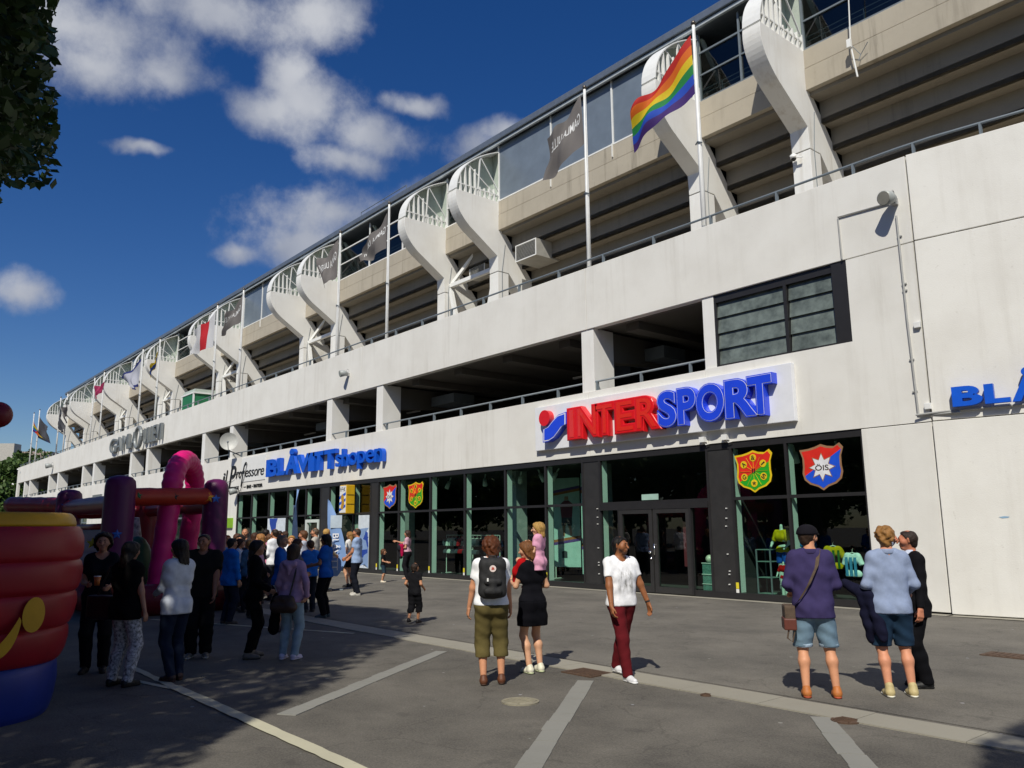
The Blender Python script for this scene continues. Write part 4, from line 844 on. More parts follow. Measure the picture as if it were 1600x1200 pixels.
sg = thing('wall_sign', 'small grey name plate on the lower wall behind the bouncy castle', 'sign'); mb = MB(); mb.box(-78.2, -75.2, -.1, -.003, 4.2, 5.0); mb.build('plate', GREYL, sg)
sg = thing('wall_sign', 'small bright green square sign on the white pier beside the restaurant', 'sign'); x, y, z = pY(357, 815, -.1); mb = MB(); mb.box(x - .5, x + .45, -.12, -.003, z - .35, z + .2); mb.build('plate', PM('lime_sign', (.22, .42, .02), .5), sg)
# ---- club shields stuck inside the glass
def shield_outline(cx, zc, w, h, sc=1.0):
    L_ = [(-.5, .40), (-.30, .415), (-.14, .45), (0, .5), (.14, .45), (.30, .43), (.42, .5), (.5, .40), (.44, .22), (.44, .02), (.46, -.12), (.42, -.26), (.30, -.36), (.12, -.42), (0, -.5), (-.12, -.42), (-.30, -.36), (-.42, -.26), (-.46, -.12), (-.44, .02), (-.44, .22)]
    return [(cx + a * w * sc, zc + b * h * sc) for a, b in L_]
def halves(poly, cx, zc, slope):
    up = []; dn = []
    n = len(poly); f = lambda p: (p[1] - zc) - slope * (p[0] - cx)
    for i in range(n):
        a, b = poly[i], poly[(i + 1) % n]; fa, fb = f(a), f(b)
        (up if fa >= 0 else dn).append(a)
        if fa * fb < 0:
            t = fa / (fa - fb); m = (a[0] + (b[0] - a[0]) * t, a[1] + (b[1] - a[1]) * t); up.append(m); dn.append(m)
    return up, dn
def shield(kind, cx, zc, w, h, label):
    t = thing('club_shield', label, 'emblem', (0, 0, 0)); Y = .09
    gold = PM('shield_gold', (.72, .50, .01), .5) if kind == 'g' else PM('shield_bronze', (.30, .16, .08), .5)
    mb = MB(); mb.prism_y(shield_outline(cx, zc, w, h), Y - .004, Y); mb.build('border', gold, t)
    inner = shield_outline(cx, zc, w, h, .90); up, dn = halves(inner, cx, zc + (.08 if kind == 'o' else -.02) * h, .55 if kind == 'g' else .62)
    mb = MB(); mb.prism_y(up, Y - .008, Y - .004); mb.build('upper_field', PM('shield_red', (.66, .022, .012), .5), t)
    mb = MB(); mb.prism_y(dn, Y - .008, Y - .004); mb.build('lower_field', PM('shield_green', (.015, .34, .015), .5) if kind == 'g' else PM('shield_blue', (.01, .08, .62), .5), t)
    if kind == 'o':
        for rr, y, m in [(.31, -.012, gold), (.275, -.016, NEON)]:
            mb = MB(); pts = [(cx + (rr if k % 2 == 0 else rr * .56) * w * math.cos(PI / 2 + k * PI / 8), zc - .0 * h + (rr if k % 2 == 0 else rr * .56) * w * math.sin(PI / 2 + k * PI / 8)) for k in range(16)]; mb.prism_y(pts, Y + y, Y + y + .004); mb.build('star', m, t)
        mb = MB(); text_fit(mb, 'ÖIS', front(Y - .019), cx - .15 * w, cx + .15 * w, zc - .07 * h, zc + .07 * h, .012, .001); mb.build('lettering', PM('ink_brown', (.05, .03, .02), .6), t)
    else:
        mb = MB()
        for k in range(12):
            a = 2 * PI * k / 12; mb.bar((cx + .06 * w * math.cos(a), Y - .011, zc + .06 * w * math.sin(a)), (cx + .36 * w * math.cos(a), Y - .011, zc + .36 * w * math.sin(a)), .004, .018 * w, (0, 1, 0))
        mb.build('rays', gold, t)
        for k, ch in enumerate(['&', 'I', 'S', '*', 'G', 'A']):
            a = PI / 2 - k * PI / 3; px_, pz_ = cx + .29 * w * math.cos(a), zc + .02 * h + .29 * w * math.sin(a)
            mb = MB(); mb.tube([(px_, Y - .012, pz_), (px_, Y - .017, pz_)], .085 * w, 16); mb.build('disc', gold, t)
            mb = MB(); q = .042 * w; rot = {'I': -.9, 'S': -.6, 'G': .5, 'A': .7}.get(ch, 0)
            if ch == '*': mb.prism_y([(px_ + (q * 1.4 if j % 2 == 0 else q * .6) * math.cos(PI / 2 + j * PI / 5), pz_ + (q * 1.4 if j % 2 == 0 else q * .6) * math.sin(PI / 2 + j * PI / 5)) for j in range(10)], Y - .02, Y - .018)
            else:
                c_, s_ = math.cos(rot), math.sin(rot); text_fit(mb, ch, lambda x, z, d: (px_ + x * c_ - z * s_, Y - .019 - d, pz_ + x * s_ + z * c_), -q if ch != 'I' else -q * .25, q if ch != 'I' else q * .25, -q * 1.2, q * 1.2, .03, .001)
            mb.build('lettering', BLACK, t)
        mb = MB(); text_fit(mb, 'II', front(Y - .02), cx - .035 * w, cx + .035 * w, zc - .035 * h, zc + .065 * h, .02, .001); mb.build('lettering', BLACK, t)
shield('g', -11.49, 3.16, 1.10, 1.06, 'large red and green shield with GAIS letters in the right shop window')
shield('o', -9.66, 3.15, 1.10, 1.08, 'large red and blue shield with an ÖIS star in the rightmost upper pane')
shield('g', -26.86, 3.13, 1.12, 1.04, 'smaller red and green shield behind glass left of the man with the backpack')
shield('o', -28.8, 3.14, 1.08, 1.02, 'smaller red and blue star shield at the left end of the shop window')
# ---- box sign and posters of the club shop
t = thing('box_sign', 'yellow light box with a white and blue crest hanging over the club shop door', 'sign')
mb = MB(); mb.box(-32.05, -31.45, -.48, -.06, 2.5, 3.74); mb.build('case', PM('sign_yellow', (.60, .36, .01), .4, .1), t, bevel=.03)
mb = MB(); mb.box(-32.02, -31.48, -.495, -.48, 2.54, 3.70); mb.build('crest_face', WHITE, t)
mb = MB(); [mb.prism_y([(-32.02, 2.6 + k * .26), (-32.02, 2.72 + k * .26), (-31.48, 3.1 + k * .26 - .2), (-31.48, 2.98 + k * .26 - .2)], -.50, -.495) for k in range(3)]; mb.build('crest_stripe', BLUED, t)
mb = MB(); mb.prism_y([(-31.9, 2.72), (-31.7, 2.68), (-31.58, 2.9), (-31.64, 3.25), (-31.78, 3.35), (-31.9, 3.2), (-31.8, 3.0)], -.506, -.50); mb.build('crest_figure', PM('lion_gold', (.5, .27, .02), .5), t)
mb = MB(); text_fit(mb, 'I·F·K', front(-.497), -31.98, -31.52, 3.46, 3.63, .02, .001); mb.build('lettering', BLACK, t)
for z in (2.9, 3.3): mb = MB(); mb.box(-31.451, -31.435, -.45, -.1, z, z + .02); mb.build('case_seam', BLACK, t)
def angular_poster(x0, x1, z0, z1, label, seed, Y=.02):
    t = thing('poster', label, 'poster'); r = random.Random(seed); mb = MB(); mb.box(x0, x1, Y - .012, Y + .005, z0, z1); mb.build('sheet', PM('poster_white', (.62, .68, .74), .6), t)
    for k, m in enumerate([PM('poster_blue', (.02, .06, .34), .5), PM('poster_pale_blue', (.22, .33, .55), .5)] * 5):
        mb = MB(); cx = r.uniform(x0 + .15, x1 - .15); cz = r.uniform(z0 + .2, z1 - .2); pts = [(min(x1 - .01, max(x0 + .01, cx + r.uniform(.3, .9) * math.cos(a))), min(z1 - .01, max(z0 + .01, cz + r.uniform(.25, .7) * math.sin(a)))) for a in sorted(r.uniform(0, 6.28) for _ in range(4))]; mb.prism_y(pts, Y - .0135 - k * .0006, Y - .012); mb.build('printed_shape', m, t)
angular_poster(-40.75, -38.6, .2, 2.42, 'blue and white angular poster left of the restaurant door', 4); angular_poster(-31.2, -30.3, .2, 2.42, 'tall blue and white angular poster right of the feather flag', 9)

# ---------------------------------------------------------------- flags and poles
def flag(label, px, mat, text=None, nu=26, nv=14, wave=.09, seed=0, depth=-.5, group=None, sag=.25, Y=.3):
    HT, HB, FT, FB = [np.array(pY(*p, Y if i < 2 else Y + depth)) for i, p in enumerate(px)]
    def S(u, v, o=0.0):
        t = HT + (FT - HT) * u; b = HB + (FB - HB) * u; p = t + (b - t) * v
        e = math.sin(PI * u) * sag * (.35 + .65 * (1 - v)); p = p + np.array([0, 0, -e * .0 - .12 * math.sin(PI * u) * (1 - v)])
        w = wave * u ** .6 * math.sin(7.5 * u + 3.2 * v + seed) + wave * .55 * u * math.sin(15 * u - 5 * v + 2 * seed) + wave * .3 * math.sin(9 * v + seed) * u; return p + np.array([w * .15, -w - o, w * .35])
    mb = MB(); mb.grid(lambda u, v: S(u, v), nu, nv); o = mb.build('flag', mat, None, True); uvl = o.data.uv_layers.new(name='UVMap'); w_ = nv + 1
    for lp in o.data.loops: uvl.data[lp.index].uv = ((lp.vertex_index // w_) / nu, (lp.vertex_index % w_) / nv)
    tag(o, label, 'flag', group)
    if text:
        vs, fs = glyph(text, .01); lo, hi = vs.min(0), vs.max(0); mb = MB()
        mb.add([S(.06 + .86 * (v[0] - lo[0]) / (hi[0] - lo[0]), .50 - .22 * (v[1] - lo[1]) / (hi[1] - lo[1]) + .0, .012) for v in vs], fs); mb.build('lettering', PM('flag_print_white', (.6, .6, .6), .8), o)
    return o
RAIN = stripes_mat('rainbow_cloth', [(0, (.50, .012, .008)), (1 / 6, (.72, .14, .005)), (2 / 6, (.72, .52, .008)), (3 / 6, (.008, .22, .05)), (4 / 6, (.012, .07, .50)), (5 / 6, (.055, .018, .17))], 'V')
GREYF = stripes_mat('grey_flag_cloth', [(0, (.17, .155, .15)), (1, (.17, .155, .15))], 'V'); DARKF = stripes_mat('dark_flag_cloth', [(0, (.07, .07, .08)), (1, (.07, .07, .08))], 'V')
WHRED = stripes_mat('white_red_cloth', [(0, (.66, .66, .68)), (.30, (.55, .02, .03)), (.62, (.66, .66, .68))], 'U'); PINKF = stripes_mat('crimson_cloth', [(0, (.45, .04, .13)), (1, (.45, .04, .13))], 'V')
WHBL = stripes_mat('white_blue_cloth', [(0, (.02, .03, .16)), (.10, (.42, .43, .50)), (.88, (.02, .03, .16))], 'V'); YEBL = stripes_mat('yellow_blue_cloth', [(0, (.6, .42, .01)), (.35, (.02, .05, .2)), (.9, (.6, .42, .01))], 'V')
flag('large rainbow striped flag blowing left from the pole nearest the camera', [(1079, 55), (1086, 146), (990, 172), (985, 232)], RAIN, nu=44, nv=24, wave=.13, seed=.6, depth=-.55)
flag('grey flag with white mirrored lettering on the second nearest pole', [(907, 148), (913, 224), (856, 218), (849, 284)], GREYF, 'GAMLA ULLEVI', nu=36, nv=20, wave=.11, seed=2.1)
flag('grey flag twisted and drooping in front of the far glazed bay', [(605, 332), (604, 388), (562, 392), (563, 412)], GREYF, 'GAMLA ULLEVI', wave=.16, seed=3.3)
flag('grey lettered flag hanging against the fourth buttress from the right pair', [(529, 374), (527, 432), (498, 408), (503, 448)], GREYF, 'GAMLA ULLEVI', wave=.12, seed=.3)
flag('small grey flag drooping above the long blue grey cladding panels', [(379, 462), (377, 502), (352, 494), (344, 524)], GREYF, 'GAMLA ULLEVI', wave=.12, seed=1.3)
flag('white flag with a red figure on the pole beside the green container', [(337, 488), (333, 542), (304, 516), (298, 553)], WHRED, wave=.12, seed=2.2)
flag('narrow yellow and dark blue flag hanging limp on a far pole', [(247, 548), (244, 572), (238, 570), (233, 590)], YEBL, wave=.1, seed=.2)
flag('white flag with a dark blue border left of the yellow and blue flag', [(221, 560), (216, 604), (190, 590), (207, 608)], WHBL, wave=.14, seed=1.7)
flag('crimson pink flag on a distant pole above the grey lettering', [(164, 596), (160, 612), (149, 604), (147, 622)], PINKF, wave=.12, seed=.9)
flag('dark grey flag blowing right on the second pole from the far end', [(62, 650), (59, 684), (78, 672), (74, 691)], DARKF, wave=.2, seed=.4, depth=-1)
flag('small distant rainbow flag on the pole at the far end', [(53, 656), (51, 674), (60, 680), (76, 692)], RAIN, wave=.2, seed=.9, depth=-1)
flag('dark narrow flag hanging on the fourth pole from the far end', [(93, 632), (90, 668), (98, 660), (96, 676)], DARKF, wave=.2, seed=2.4, depth=-.6); flag('pale grey limp flag on the fifth pole from the far end', [(106, 624), (104, 648), (99, 640), (100, 660)], GREYF, wave=.2, seed=1.1, depth=-.6)
POLEX = [-12.75, -17.25, -29.7, -34.3, -46.6, -50.95, -63.0, -67.4, -79.5, -83.0, -94.5, -97.9, -109.6, -113.1]
pl = ['nearest the camera, carrying the large rainbow flag', 'second nearest, carrying the grey lettered flag', 'carrying the twisted grey flag before the glazed bay', 'carrying a grey flag beside a curved buttress', 'with the small grey flag before the cladding', 'with the white and red flag by the green container', 'with the limp yellow and blue flag', 'with the white flag bordered dark blue', 'with the crimson flag', 'bare of any flag, left of the crimson one', 'with a pale limp flag over the far parapet', 'with a dark narrow flag over the far parapet', 'with the dark flag blowing right', 'at the far end with the small rainbow flag']
po = None
for x, l in zip(POLEX, pl):
    if po is None:
        po = thing('flagpole', '', 'flagpole', (x, .33, 8.95), 0, 'flagpoles along the upper parapet')
        mb = MB(); mb.tube([(0, 0, 0), (0, 0, 3.2), (0, 0, 7.36)], [.075, .068, .045], 12); mb.build('pole', WHITE, po, True); mb = MB(); mb.sphere((0, 0, 7.44), .075); mb.build('finial', PM('finial_bronze', (.14, .12, .10), .3, metal=.6), po, True)
        mb = MB(); mb.tube([(.06, -.06, 1.1), (.065, -.06, 7.2)], .007, 4); mb.build('halyard', WHITE, po); mb = MB(); mb.tube([(-.11, -.04, 3.62), (0, -.1, 3.66), (.11, -.04, 3.6)], .022, 6); mb.build('counterweight', STEELG, po); o = po
    else: o = copy_tree(po); o.location.x = x
    o['label'] = 'white flagpole ' + l

# ---------------------------------------------------------------- wall equipment
def floodlight(loc, label, s=1.0, rz=0.0):
    t = thing('floodlight', label, 'floodlight', loc, rz); mb = MB(); mb.box(-.06 * s, .06 * s, -.16 * s, 0, -.1 * s, .05 * s); mb.build('bracket', CND, t)
    mb = MB(); mb.tube([(0, -.12 * s, .02 * s), (-.02 * s, -.26 * s, .02 * s), (-.05 * s, -.46 * s, -.03 * s)], [.10 * s, .15 * s, .165 * s], 16); mb.build('lamp_head', PM('lamp_grey', (.33, .35, .34), .45), t, True)
    mb = MB(); mb.tube([(-.051 * s, -.462 * s, -.03 * s), (-.054 * s, -.475 * s, -.033 * s)], .15 * s, 16); mb.build('lens', PM('lens_glass', (.30, .29, .25), .15), t); mb = MB(); mb.tube([(0, -.14 * s, .16 * s), (0, -.1 * s, .24 * s), (0, -.03 * s, .2 * s)], .012 * s, 6); mb.build('eye_bolt', CND, t)
floodlight((-7.37, 0, 8.95), 'grey round floodlight on the white wall beside the tall panel joint'); floodlight((-32.4, 0, 8.85), 'small grey floodlight on the upper parapet above the gallery', .95); x, y, z = pY(82, 728, -.1); floodlight((x, 0, z), 'tiny distant floodlight near the far end of the parapet', 1.6)
x, y, z = pY(362, 768, -.4); floodlight((x, 0, z), 'lamp on a bracket under the restaurant sign', 1.1)
def dome_camera(loc, label):
    t = thing('security_camera', label, 'camera', loc); mb = MB(); mb.cyl((0, 0, -.02), (0, 0, .09), .10, .12); mb.tube([(0, 0, .09), (0, 0, .15)], [.12, .05], 16); mb.build('housing', WHITE, t, True); mb = MB(); mb.sphere((0, 0, -.02), (.085, .085, .09)); mb.build('dome', BLACK, t, True); mb = MB(); mb.bar((0, 0, .04), (.28, .05, -.05), .05, .05); mb.build('arm', WHITE, t)
x, y, z = pY(1240, 247, 5.85); dome_camera((x - .0, y, z), 'white dome security camera on the pillar of the nearest buttress'); x, y, z = pY(28, 734, -.3); dome_camera((x, y, z), 'distant dome camera at the far corner of the parapet'); x, y, z = pY(20, 757, -.4); dome_camera((x, y, z), 'distant dome camera below the far corner of the parapet')
def ac_unit(c, w, label):
    t = thing('air_handling_unit', label, 'ventilator', c, 0, 'ventilation boxes under the seating'); mb = MB(); mb.box(-w / 2, w / 2, 0, 1.5, -.42, .42); mb.build('casing', PM('unit_grey', (.36, .35, .32), .5, .1, 3), t, bevel=.01); mb = MB(); [mb.bar((-w / 2 + .05, -.012, z), (w / 2 - .05, -.012, z), .05, .012) for z in np.arange(-.36, .38, .062)]; mb.build('grille_slats', PM('grille', (.42, .42, .40), .5), t)
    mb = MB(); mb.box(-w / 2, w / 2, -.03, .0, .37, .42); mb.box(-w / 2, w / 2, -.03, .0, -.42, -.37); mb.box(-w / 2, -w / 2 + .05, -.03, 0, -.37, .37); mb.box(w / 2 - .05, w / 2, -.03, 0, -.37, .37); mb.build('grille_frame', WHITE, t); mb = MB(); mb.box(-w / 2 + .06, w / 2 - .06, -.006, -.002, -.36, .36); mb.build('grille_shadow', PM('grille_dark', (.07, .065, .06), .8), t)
a = pY(806, 397, 6.6); b = pY(838, 385, 6.6); ac_unit(((a[0] + b[0]) / 2, 6.6, (a[2] + b[2]) / 2), b[0] - a[0], 'grey ventilation box with louvres right of the second buttress pair'); a = pY(735, 425, 7.0); ac_unit((a[0] + .6, 7.0, a[2]), 1.3, 'shadowed ventilation box between the two braced buttresses')
x, y, z = pY(355, 590, 7.0); ac_unit((x, y, z), 1.4, 'dark ventilation box beside the white braces near the green container')
t = thing('satellite_dish', 'pale satellite dish on a bracket in the open gallery above the script sign', 'satellite dish', pY(358, 690, -.5), math.radians(62)); mb = MB()
mb.grid(lambda u, v: (.5 * u * math.cos(2 * PI * v), -.16 * (1 - u * u) * -1 - .16, .5 * u * math.sin(2 * PI * v)), 8, 28); mb.build('reflector', PM('dish_grey', (.50, .50, .47), .5), t, True); mb = MB(); mb.tube([(0, -.1, -.55), (0, -.55, -.1)], .02, 6); mb.sphere((0, -.55, -.08), .06); mb.build('feed_arm', STEELG, t); mb = MB(); mb.tube([(0, .02, 0), (0, .3, -.2), (0, .3, -.9)], .04, 8); mb.tube([(0, .3, -.5), (.6, .55, -.75)], .03, 6); mb.build('mount', STEELG, t)
t = thing('container', 'green sided site container with a pale frame on the upper terrace', 'container'); GRN = PM('green_tarpaulin', (.015, .16, .065), .6, .15); mb = MB(); mb.box(-62.2, -59.65, 2.0, 3.6, 9.02, 11.85); mb.build('side_sheet', GRN, t); mb = MB(); [mb.box(x, x + .14, 1.96, 2.06, 9.02, 11.95) for x in (-62.25, -59.75)]; mb.box(-59.7, -59.6, 3.5, 3.64, 9.02, 11.9); mb.box(-62.3, -59.55, 1.95, 3.7, 11.85, 11.95); mb.build('frame', WHITE, t)
mb = MB(); mb.box(-62.2, -59.65, 2.08, 3.6, 11.95, 12.2); mb.build('roof_sheet', MINT, t)
t = thing('antenna_mast', 'thin antenna mast with small white box clamped to the fascia at top right', 'antenna'); a = pY(1326, 0, 5.7); b = pY(1340, 120, 5.95); c = pY(1329, 70, 5.85); mb = MB(); mb.tube([b, c, a, (a[0], a[1], a[2] + 2)], [.03, .025, .02, .02], 8); mb.build('mast', WHITE, t); mb = MB(); mb.box(c[0] - .08, c[0] + .05, c[1] - .12, c[1], c[2] - .12, c[2] + .16); mb.build('box', WHITE, t, bevel=.01); mb = MB(); p = pY(1345, 85, 6.0); mb.tube([c, p], .012, 6); mb.tube([p, (p[0] + .3, p[1] - .1, p[2] + .25)], .012, 6); mb.tube([p, (p[0] - .05, p[1] - .1, p[2] - .25)], .012, 6); mb.build('bracket', STEELG, t)

# ---------------------------------------------------------------- things in the shop windows
SPL = ['behind the left star shield', 'between the two small shields', 'just right of the small green shield', 'in the pane right of the small green shield', 'at the left edge of the wide middle pane', 'in the middle of the wide middle pane', 'above the wide middle pane edge', 'turned left above the hanging posters', 'beside the mullion above the blond toddler', 'over the poster by the dark panel', 'left of the large star shield', 'half hidden behind the large star shield']
SPOT = PM('spot_white', (.62, .68, .62), .4); sp = None
for i, (x, q) in enumerate([(598, .3), (628, .6), (681, .4), (700, .4), (733, .3), (757, .3), (800, .5), (812, -.6), (846, .5), (866, -.6), (1243, .2), (1310, .2)]):
    g = pY(x, 752 if x < 780 else (742 if x < 1000 else 707), .75); z = 3.5
    if sp is None:
        sp = thing('spotlight', '', 'spotlight', (g[0], .75, z), 0, 'white spotlights under the shop ceiling'); mb = MB(); mb.tube([(0, 0, .12), (0, -.05, -.16)], [.07, .085], 14); mb.build('can', SPOT, sp, True); mb = MB(); mb.box(-.02, .02, -.02, .02, .1, .3); mb.build('stem', SPOT, sp); o = sp
    else: o = copy_tree(sp); o.location = (g[0], .75, z)
    o.rotation_euler = (0, q, i * .4); o['label'] = 'white spotlight under the shop ceiling, ' + SPL[i]
def tee(x, y, z, label, col, rz=0, s=1.0, stripes=None, name='football_shirt', group=None, arms=.5, mat=None):
    t = thing(name, label, 'shirt', (x, y, z), rz, group); F = Field((-.5, -.16, -.42), (.5, .16, .36), .018)
    F.cone((-.12, 0, .12), (.12, 0, .12), .13, .13, .05, 1.5); F.cone((-.13, 0, -.3), (.13, 0, -.3), .12, .12, .08, 1.5); F.cone((-.14, 0, .22), (.14, 0, .22), .055, .055, .05); F.cone((.17, 0, .2), (.17 + .2 * arms, 0, -.06), .075, .085, .03, 1.2, 0, .95); F.cone((-.17, 0, .2), (-.17 - .2 * arms, 0, -.06), .075, .085, .03, 1.2, 0, .95); F.fold(.004, 22, 3)
    F.clip(lambda X, Y, Z: np.maximum(-.36 - Z, .075 - np.sqrt(X ** 2 + Y ** 2 + (Z - .30) ** 2))); mb = MB(); F.mesh(mb); o = mb.build('fabric', mat or cloth(col, 'jersey'), t, True); o.scale = (s,) * 3
    if stripes:
        for k in (-2, 0, 2):
            mb = MB(); xs_ = k * .065; mb.prism_y([(xs_ - .03, -.34), (xs_ + .03, -.34), (xs_ + .03, .16), (xs_ - .03, .16)], -.125, -.085); q = mb.build('stripe', cloth(stripes, 'jersey'), t); q.scale = (s,) * 3
    mb = MB(); mb.tube([(0, 0, .27), (0, 0, .36), (.03, 0, .39)], .006, 5); mb.tube([(-.16, 0, .24), (0, 0, .285), (.16, 0, .24)], .014, 6); q = mb.build('hanger', SPOT, t); q.scale = (s,) * 3; return t
p = pY(1302, 862, .9); tee(p[0], .9, p[2] - .1, 'yellow and green football shirt on a hanger behind the man in the cap', 'b09a10', .5, .85, '1a5a20'); p = pY(1333, 880, .75); tee(p[0], .75, p[2], 'pale blue and white striped football shirt on a hanger in the right window', 'cfe4e0', -.1, .85, '4a90b8')
def mannequin(x, y, z, h, label, tcol, scol, skin_='b9cfc4'):
    k = h / 1.75; t = thing('mannequin', label, 'mannequin', (x, y, z), PI - .25); F = Field((-.45, -.3, -.02), (.45, .3, 1.62), .022)
    for a, b, r, fl in [((-.068, 0, .95), (.068, 0, .95), .12, 1.28), ((-.08, 0, 1.26), (.08, 0, 1.26), .12, 1.28), ((-.16, 0, 1.42), (.16, 0, 1.42), .05, 1), ((0, 0, 1.42), (0, 0, 1.58), .05, 1), ((-.09, 0, .9), (-.1, 0, .1), .08, 1), ((.09, 0, .9), (.1, 0, .1), .08, 1), ((-.18, 0, 1.4), (-.32, .06, 1.1), .045, 1), ((.18, 0, 1.4), (.32, .06, 1.1), .045, 1), ((-.32, .06, 1.1), (-.26, .2, .95), .035, 1), ((.32, .06, 1.1), (.26, .2, .95), .035, 1)]: F.cone(a, b, r, r * .85, .04, fl)
    mb = MB(); F.mesh(mb); q = mb.build('figure', PM('mannequin_white', skin_, .4), t, True); q.scale = (k,) * 3
    F = Field((-.45, -.3, .7), (.45, .3, 1.55), .02); F.cone((-.08, 0, .9), (.08, 0, .9), .14, .14, .06, 1.25); F.cone((-.09, 0, 1.28), (.09, 0, 1.28), .135, .135, .06, 1.25); F.cone((-.16, 0, 1.42), (.16, 0, 1.42), .065, .065, .04); F.cone((.18, 0, 1.4), (.30, .04, 1.15), .075, .08, .03, 1, 0, .9); F.cone((-.18, 0, 1.4), (-.30, .04, 1.15), .075, .08, .03, 1, 0, .9); F.fold(.004); F.clip(lambda X, Y, Z: np.maximum(.84 - Z, Z - 1.47)); mb = MB(); F.mesh(mb); q = mb.build('shirt', cloth(tcol, 'jersey'), t, True); q.scale = (k,) * 3
    F = Field((-.35, -.3, .45), (.35, .3, 1.0), .02); F.cone((-.07, 0, .9), (.07, 0, .9), .135, .135, .04, 1.25); F.cone((-.1, 0, .85), (-.11, 0, .5), .105, .11, .02); F.cone((.1, 0, .85), (.11, 0, .5), .105, .11, .02); F.clip(lambda X, Y, Z: .56 - Z); mb = MB(); F.mesh(mb); q = mb.build('shorts', cloth(scol, 'jersey'), t, True); q.scale = (k,) * 3; return t
mannequin(-11.55, 1.25, .35, 1.62, 'headless mannequin in a yellow shirt and blue shorts in the shop window', 'c0ac10', '1a4aa0'); mannequin(-10.95, 1.5, .35, 1.4, 'mannequin in a blue shirt and pale shorts behind the window mullion', '2a78b8', 'c8d8d0'); mannequin(-11.25, .75, .05, .95, 'small mannequin in a red shirt and white shorts low in the window', 'b01818', 'cfdcd6')
def player_poster(x, y, z0, z1, w, label):
    t = thing('hanging_poster', label, 'poster', (x, y, 0), .35); mb = MB(); mb.box(0, w, 0, .02, z0, z1); mb.build('sheet', PM('poster_mint', (.42, .58, .54), .6), t); h = z1 - z0
    for f0, m in [(.24, 'poster_purple'), (.27, 'poster_orange'), (.80, 'poster_orange'), (.83, 'poster_purple')]:
        mb = MB(); mb.prism_y([(0, z0 + h * f0), (w, z0 + h * (f0 + .05)), (w, z0 + h * (f0 + .08)), (0, z0 + h * (f0 + .03))], -.004, -.001); mb.build('band', PM(m, (.10, .05, .22) if 'purple' in m else (.35, .12, .04), .6), t)
    def pl(pts, mat, nm): mb = MB(); mb.prism_y([(w * (.5 + a), z0 + h * b) for a, b in pts], -.008, -.004); mb.build(nm, mat, t)
    pl([(-.2, .55), (.2, .55), (.25, .70), (.08, .745), (-.08, .745), (-.25, .70)], PM('poster_maroon', (.16, .03, .05), .6), 'printed_figure'); pl([(-.2, .55), (.2, .55), (.2, .46), (.03, .46), (0, .5), (-.03, .46), (-.2, .46)], PM('poster_dark', (.05, .05, .06), .6), 'printed_figure'); pl([(-.08, .75), (.08, .75), (.07, .79), (-.07, .79)], PM('poster_face', (.35, .2, .13), .6), 'printed_figure'); pl([(-.17, .46), (-.05, .46), (-.08, .34), (-.15, .34)], PM('poster_face', (.35, .2, .13), .6), 'printed_figure'); pl([(.05, .46), (.17, .46), (.2, .36), (.13, .34)], PM('poster_face', (.35, .2, .13), .6), 'printed_figure')
    pl([(-.2, .10), (.0, .10), (.0, .17), (-.1, .18), (-.2, .17)], PM('poster_dark', (.05, .05, .06), .6), 'printed_badge')
player_poster(-18.55, 1.0, .35, 3.55, .95, 'tall mint poster of a player beside the dark panel left of the door'); player_poster(-20.5, 1.6, .5, 3.5, 1.0, 'tall mint poster of a player behind the blond child'); 
GARC = ['2a2a30', '8a1a20', '1c3050', 'b8c8c0', '301018', '404850', 'a02028', '182028']; r = random.Random(12); gk = 0
for rx, ry in ((-24.6, 1.8), (-26.8, 2.2), (-22.4, 2.6)):
    t = thing('clothes_rack', ['clothes rail with dark and pale garments at the middle of the shop window', 'clothes rail with garments behind the woman in pink', 'clothes rail deeper in the shop behind the backpack man'][gk], 'clothes rack', (rx, ry, 0)); gk += 1
    mb = MB(); mb.tube([(-.9, 0, .03), (-.9, 0, 1.55), (.9, 0, 1.55), (.9, 0, .03)], .018, 6); mb.tube([(-.9, -.25, .03), (-.9, .25, .03)], .018, 6); mb.tube([(.9, -.25, .03), (.9, .25, .03)], .018, 6); mb.build('rail', SPOT, t)
    for k in range(7):
        c = r.choice(GARC); q = tee(rx - .75 + k * .25, ry, 1.16, ['charcoal', 'red', 'navy', 'pale', 'maroon', 'slate', 'bright red', 'dark blue'][GARC.index(c)] + ' garment on the ' + ['middle', 'left', 'deeper'][gk - 1] + ' clothes rail, ' + ['leftmost', 'second', 'third', 'fourth', 'fifth', 'sixth', 'rightmost'][k], c, 1.2 + r.uniform(-.4, .4), .95, name='hanging_garment', group='garments on the shop rails', arms=.3)
t = thing('ball_bin', 'pale wire bin of footballs in the narrow window right of the door', 'bin', (-13.2, .75, 0)); mb = MB(); mb.box(-.32, .32, -.25, .25, .02, .85); mb.build('mesh_side', PM('bin_teal', (.10, .22, .19), .5, .4, 30), t); mb = MB()
for z in (.05, .3, .55, .84): mb.tube([(-.33, -.26, z), (.33, -.26, z), (.33, .26, z), (-.33, .26, z), (-.33, -.26, z)], .012, 5)
mb.build('wire_frame', SPOT, t)
for k, (dx, dy) in enumerate([(-.18, -.1), (.14, -.12), (0, .12)]):
    b_ = MB(); b_.sphere((0, 0, 0), .11, 16, 10); o = b_.build('football', PM('ball_white', (.62, .62, .5), .4, .4, 9), None, True); o.location = (-13.2 + dx, .75 + dy, .95); tag(o, ['pale football at the left on the bin in the window', 'pale football at the right on the bin in the window', 'pale football at the back on the bin in the window'][k], 'ball', 'footballs on the bin')
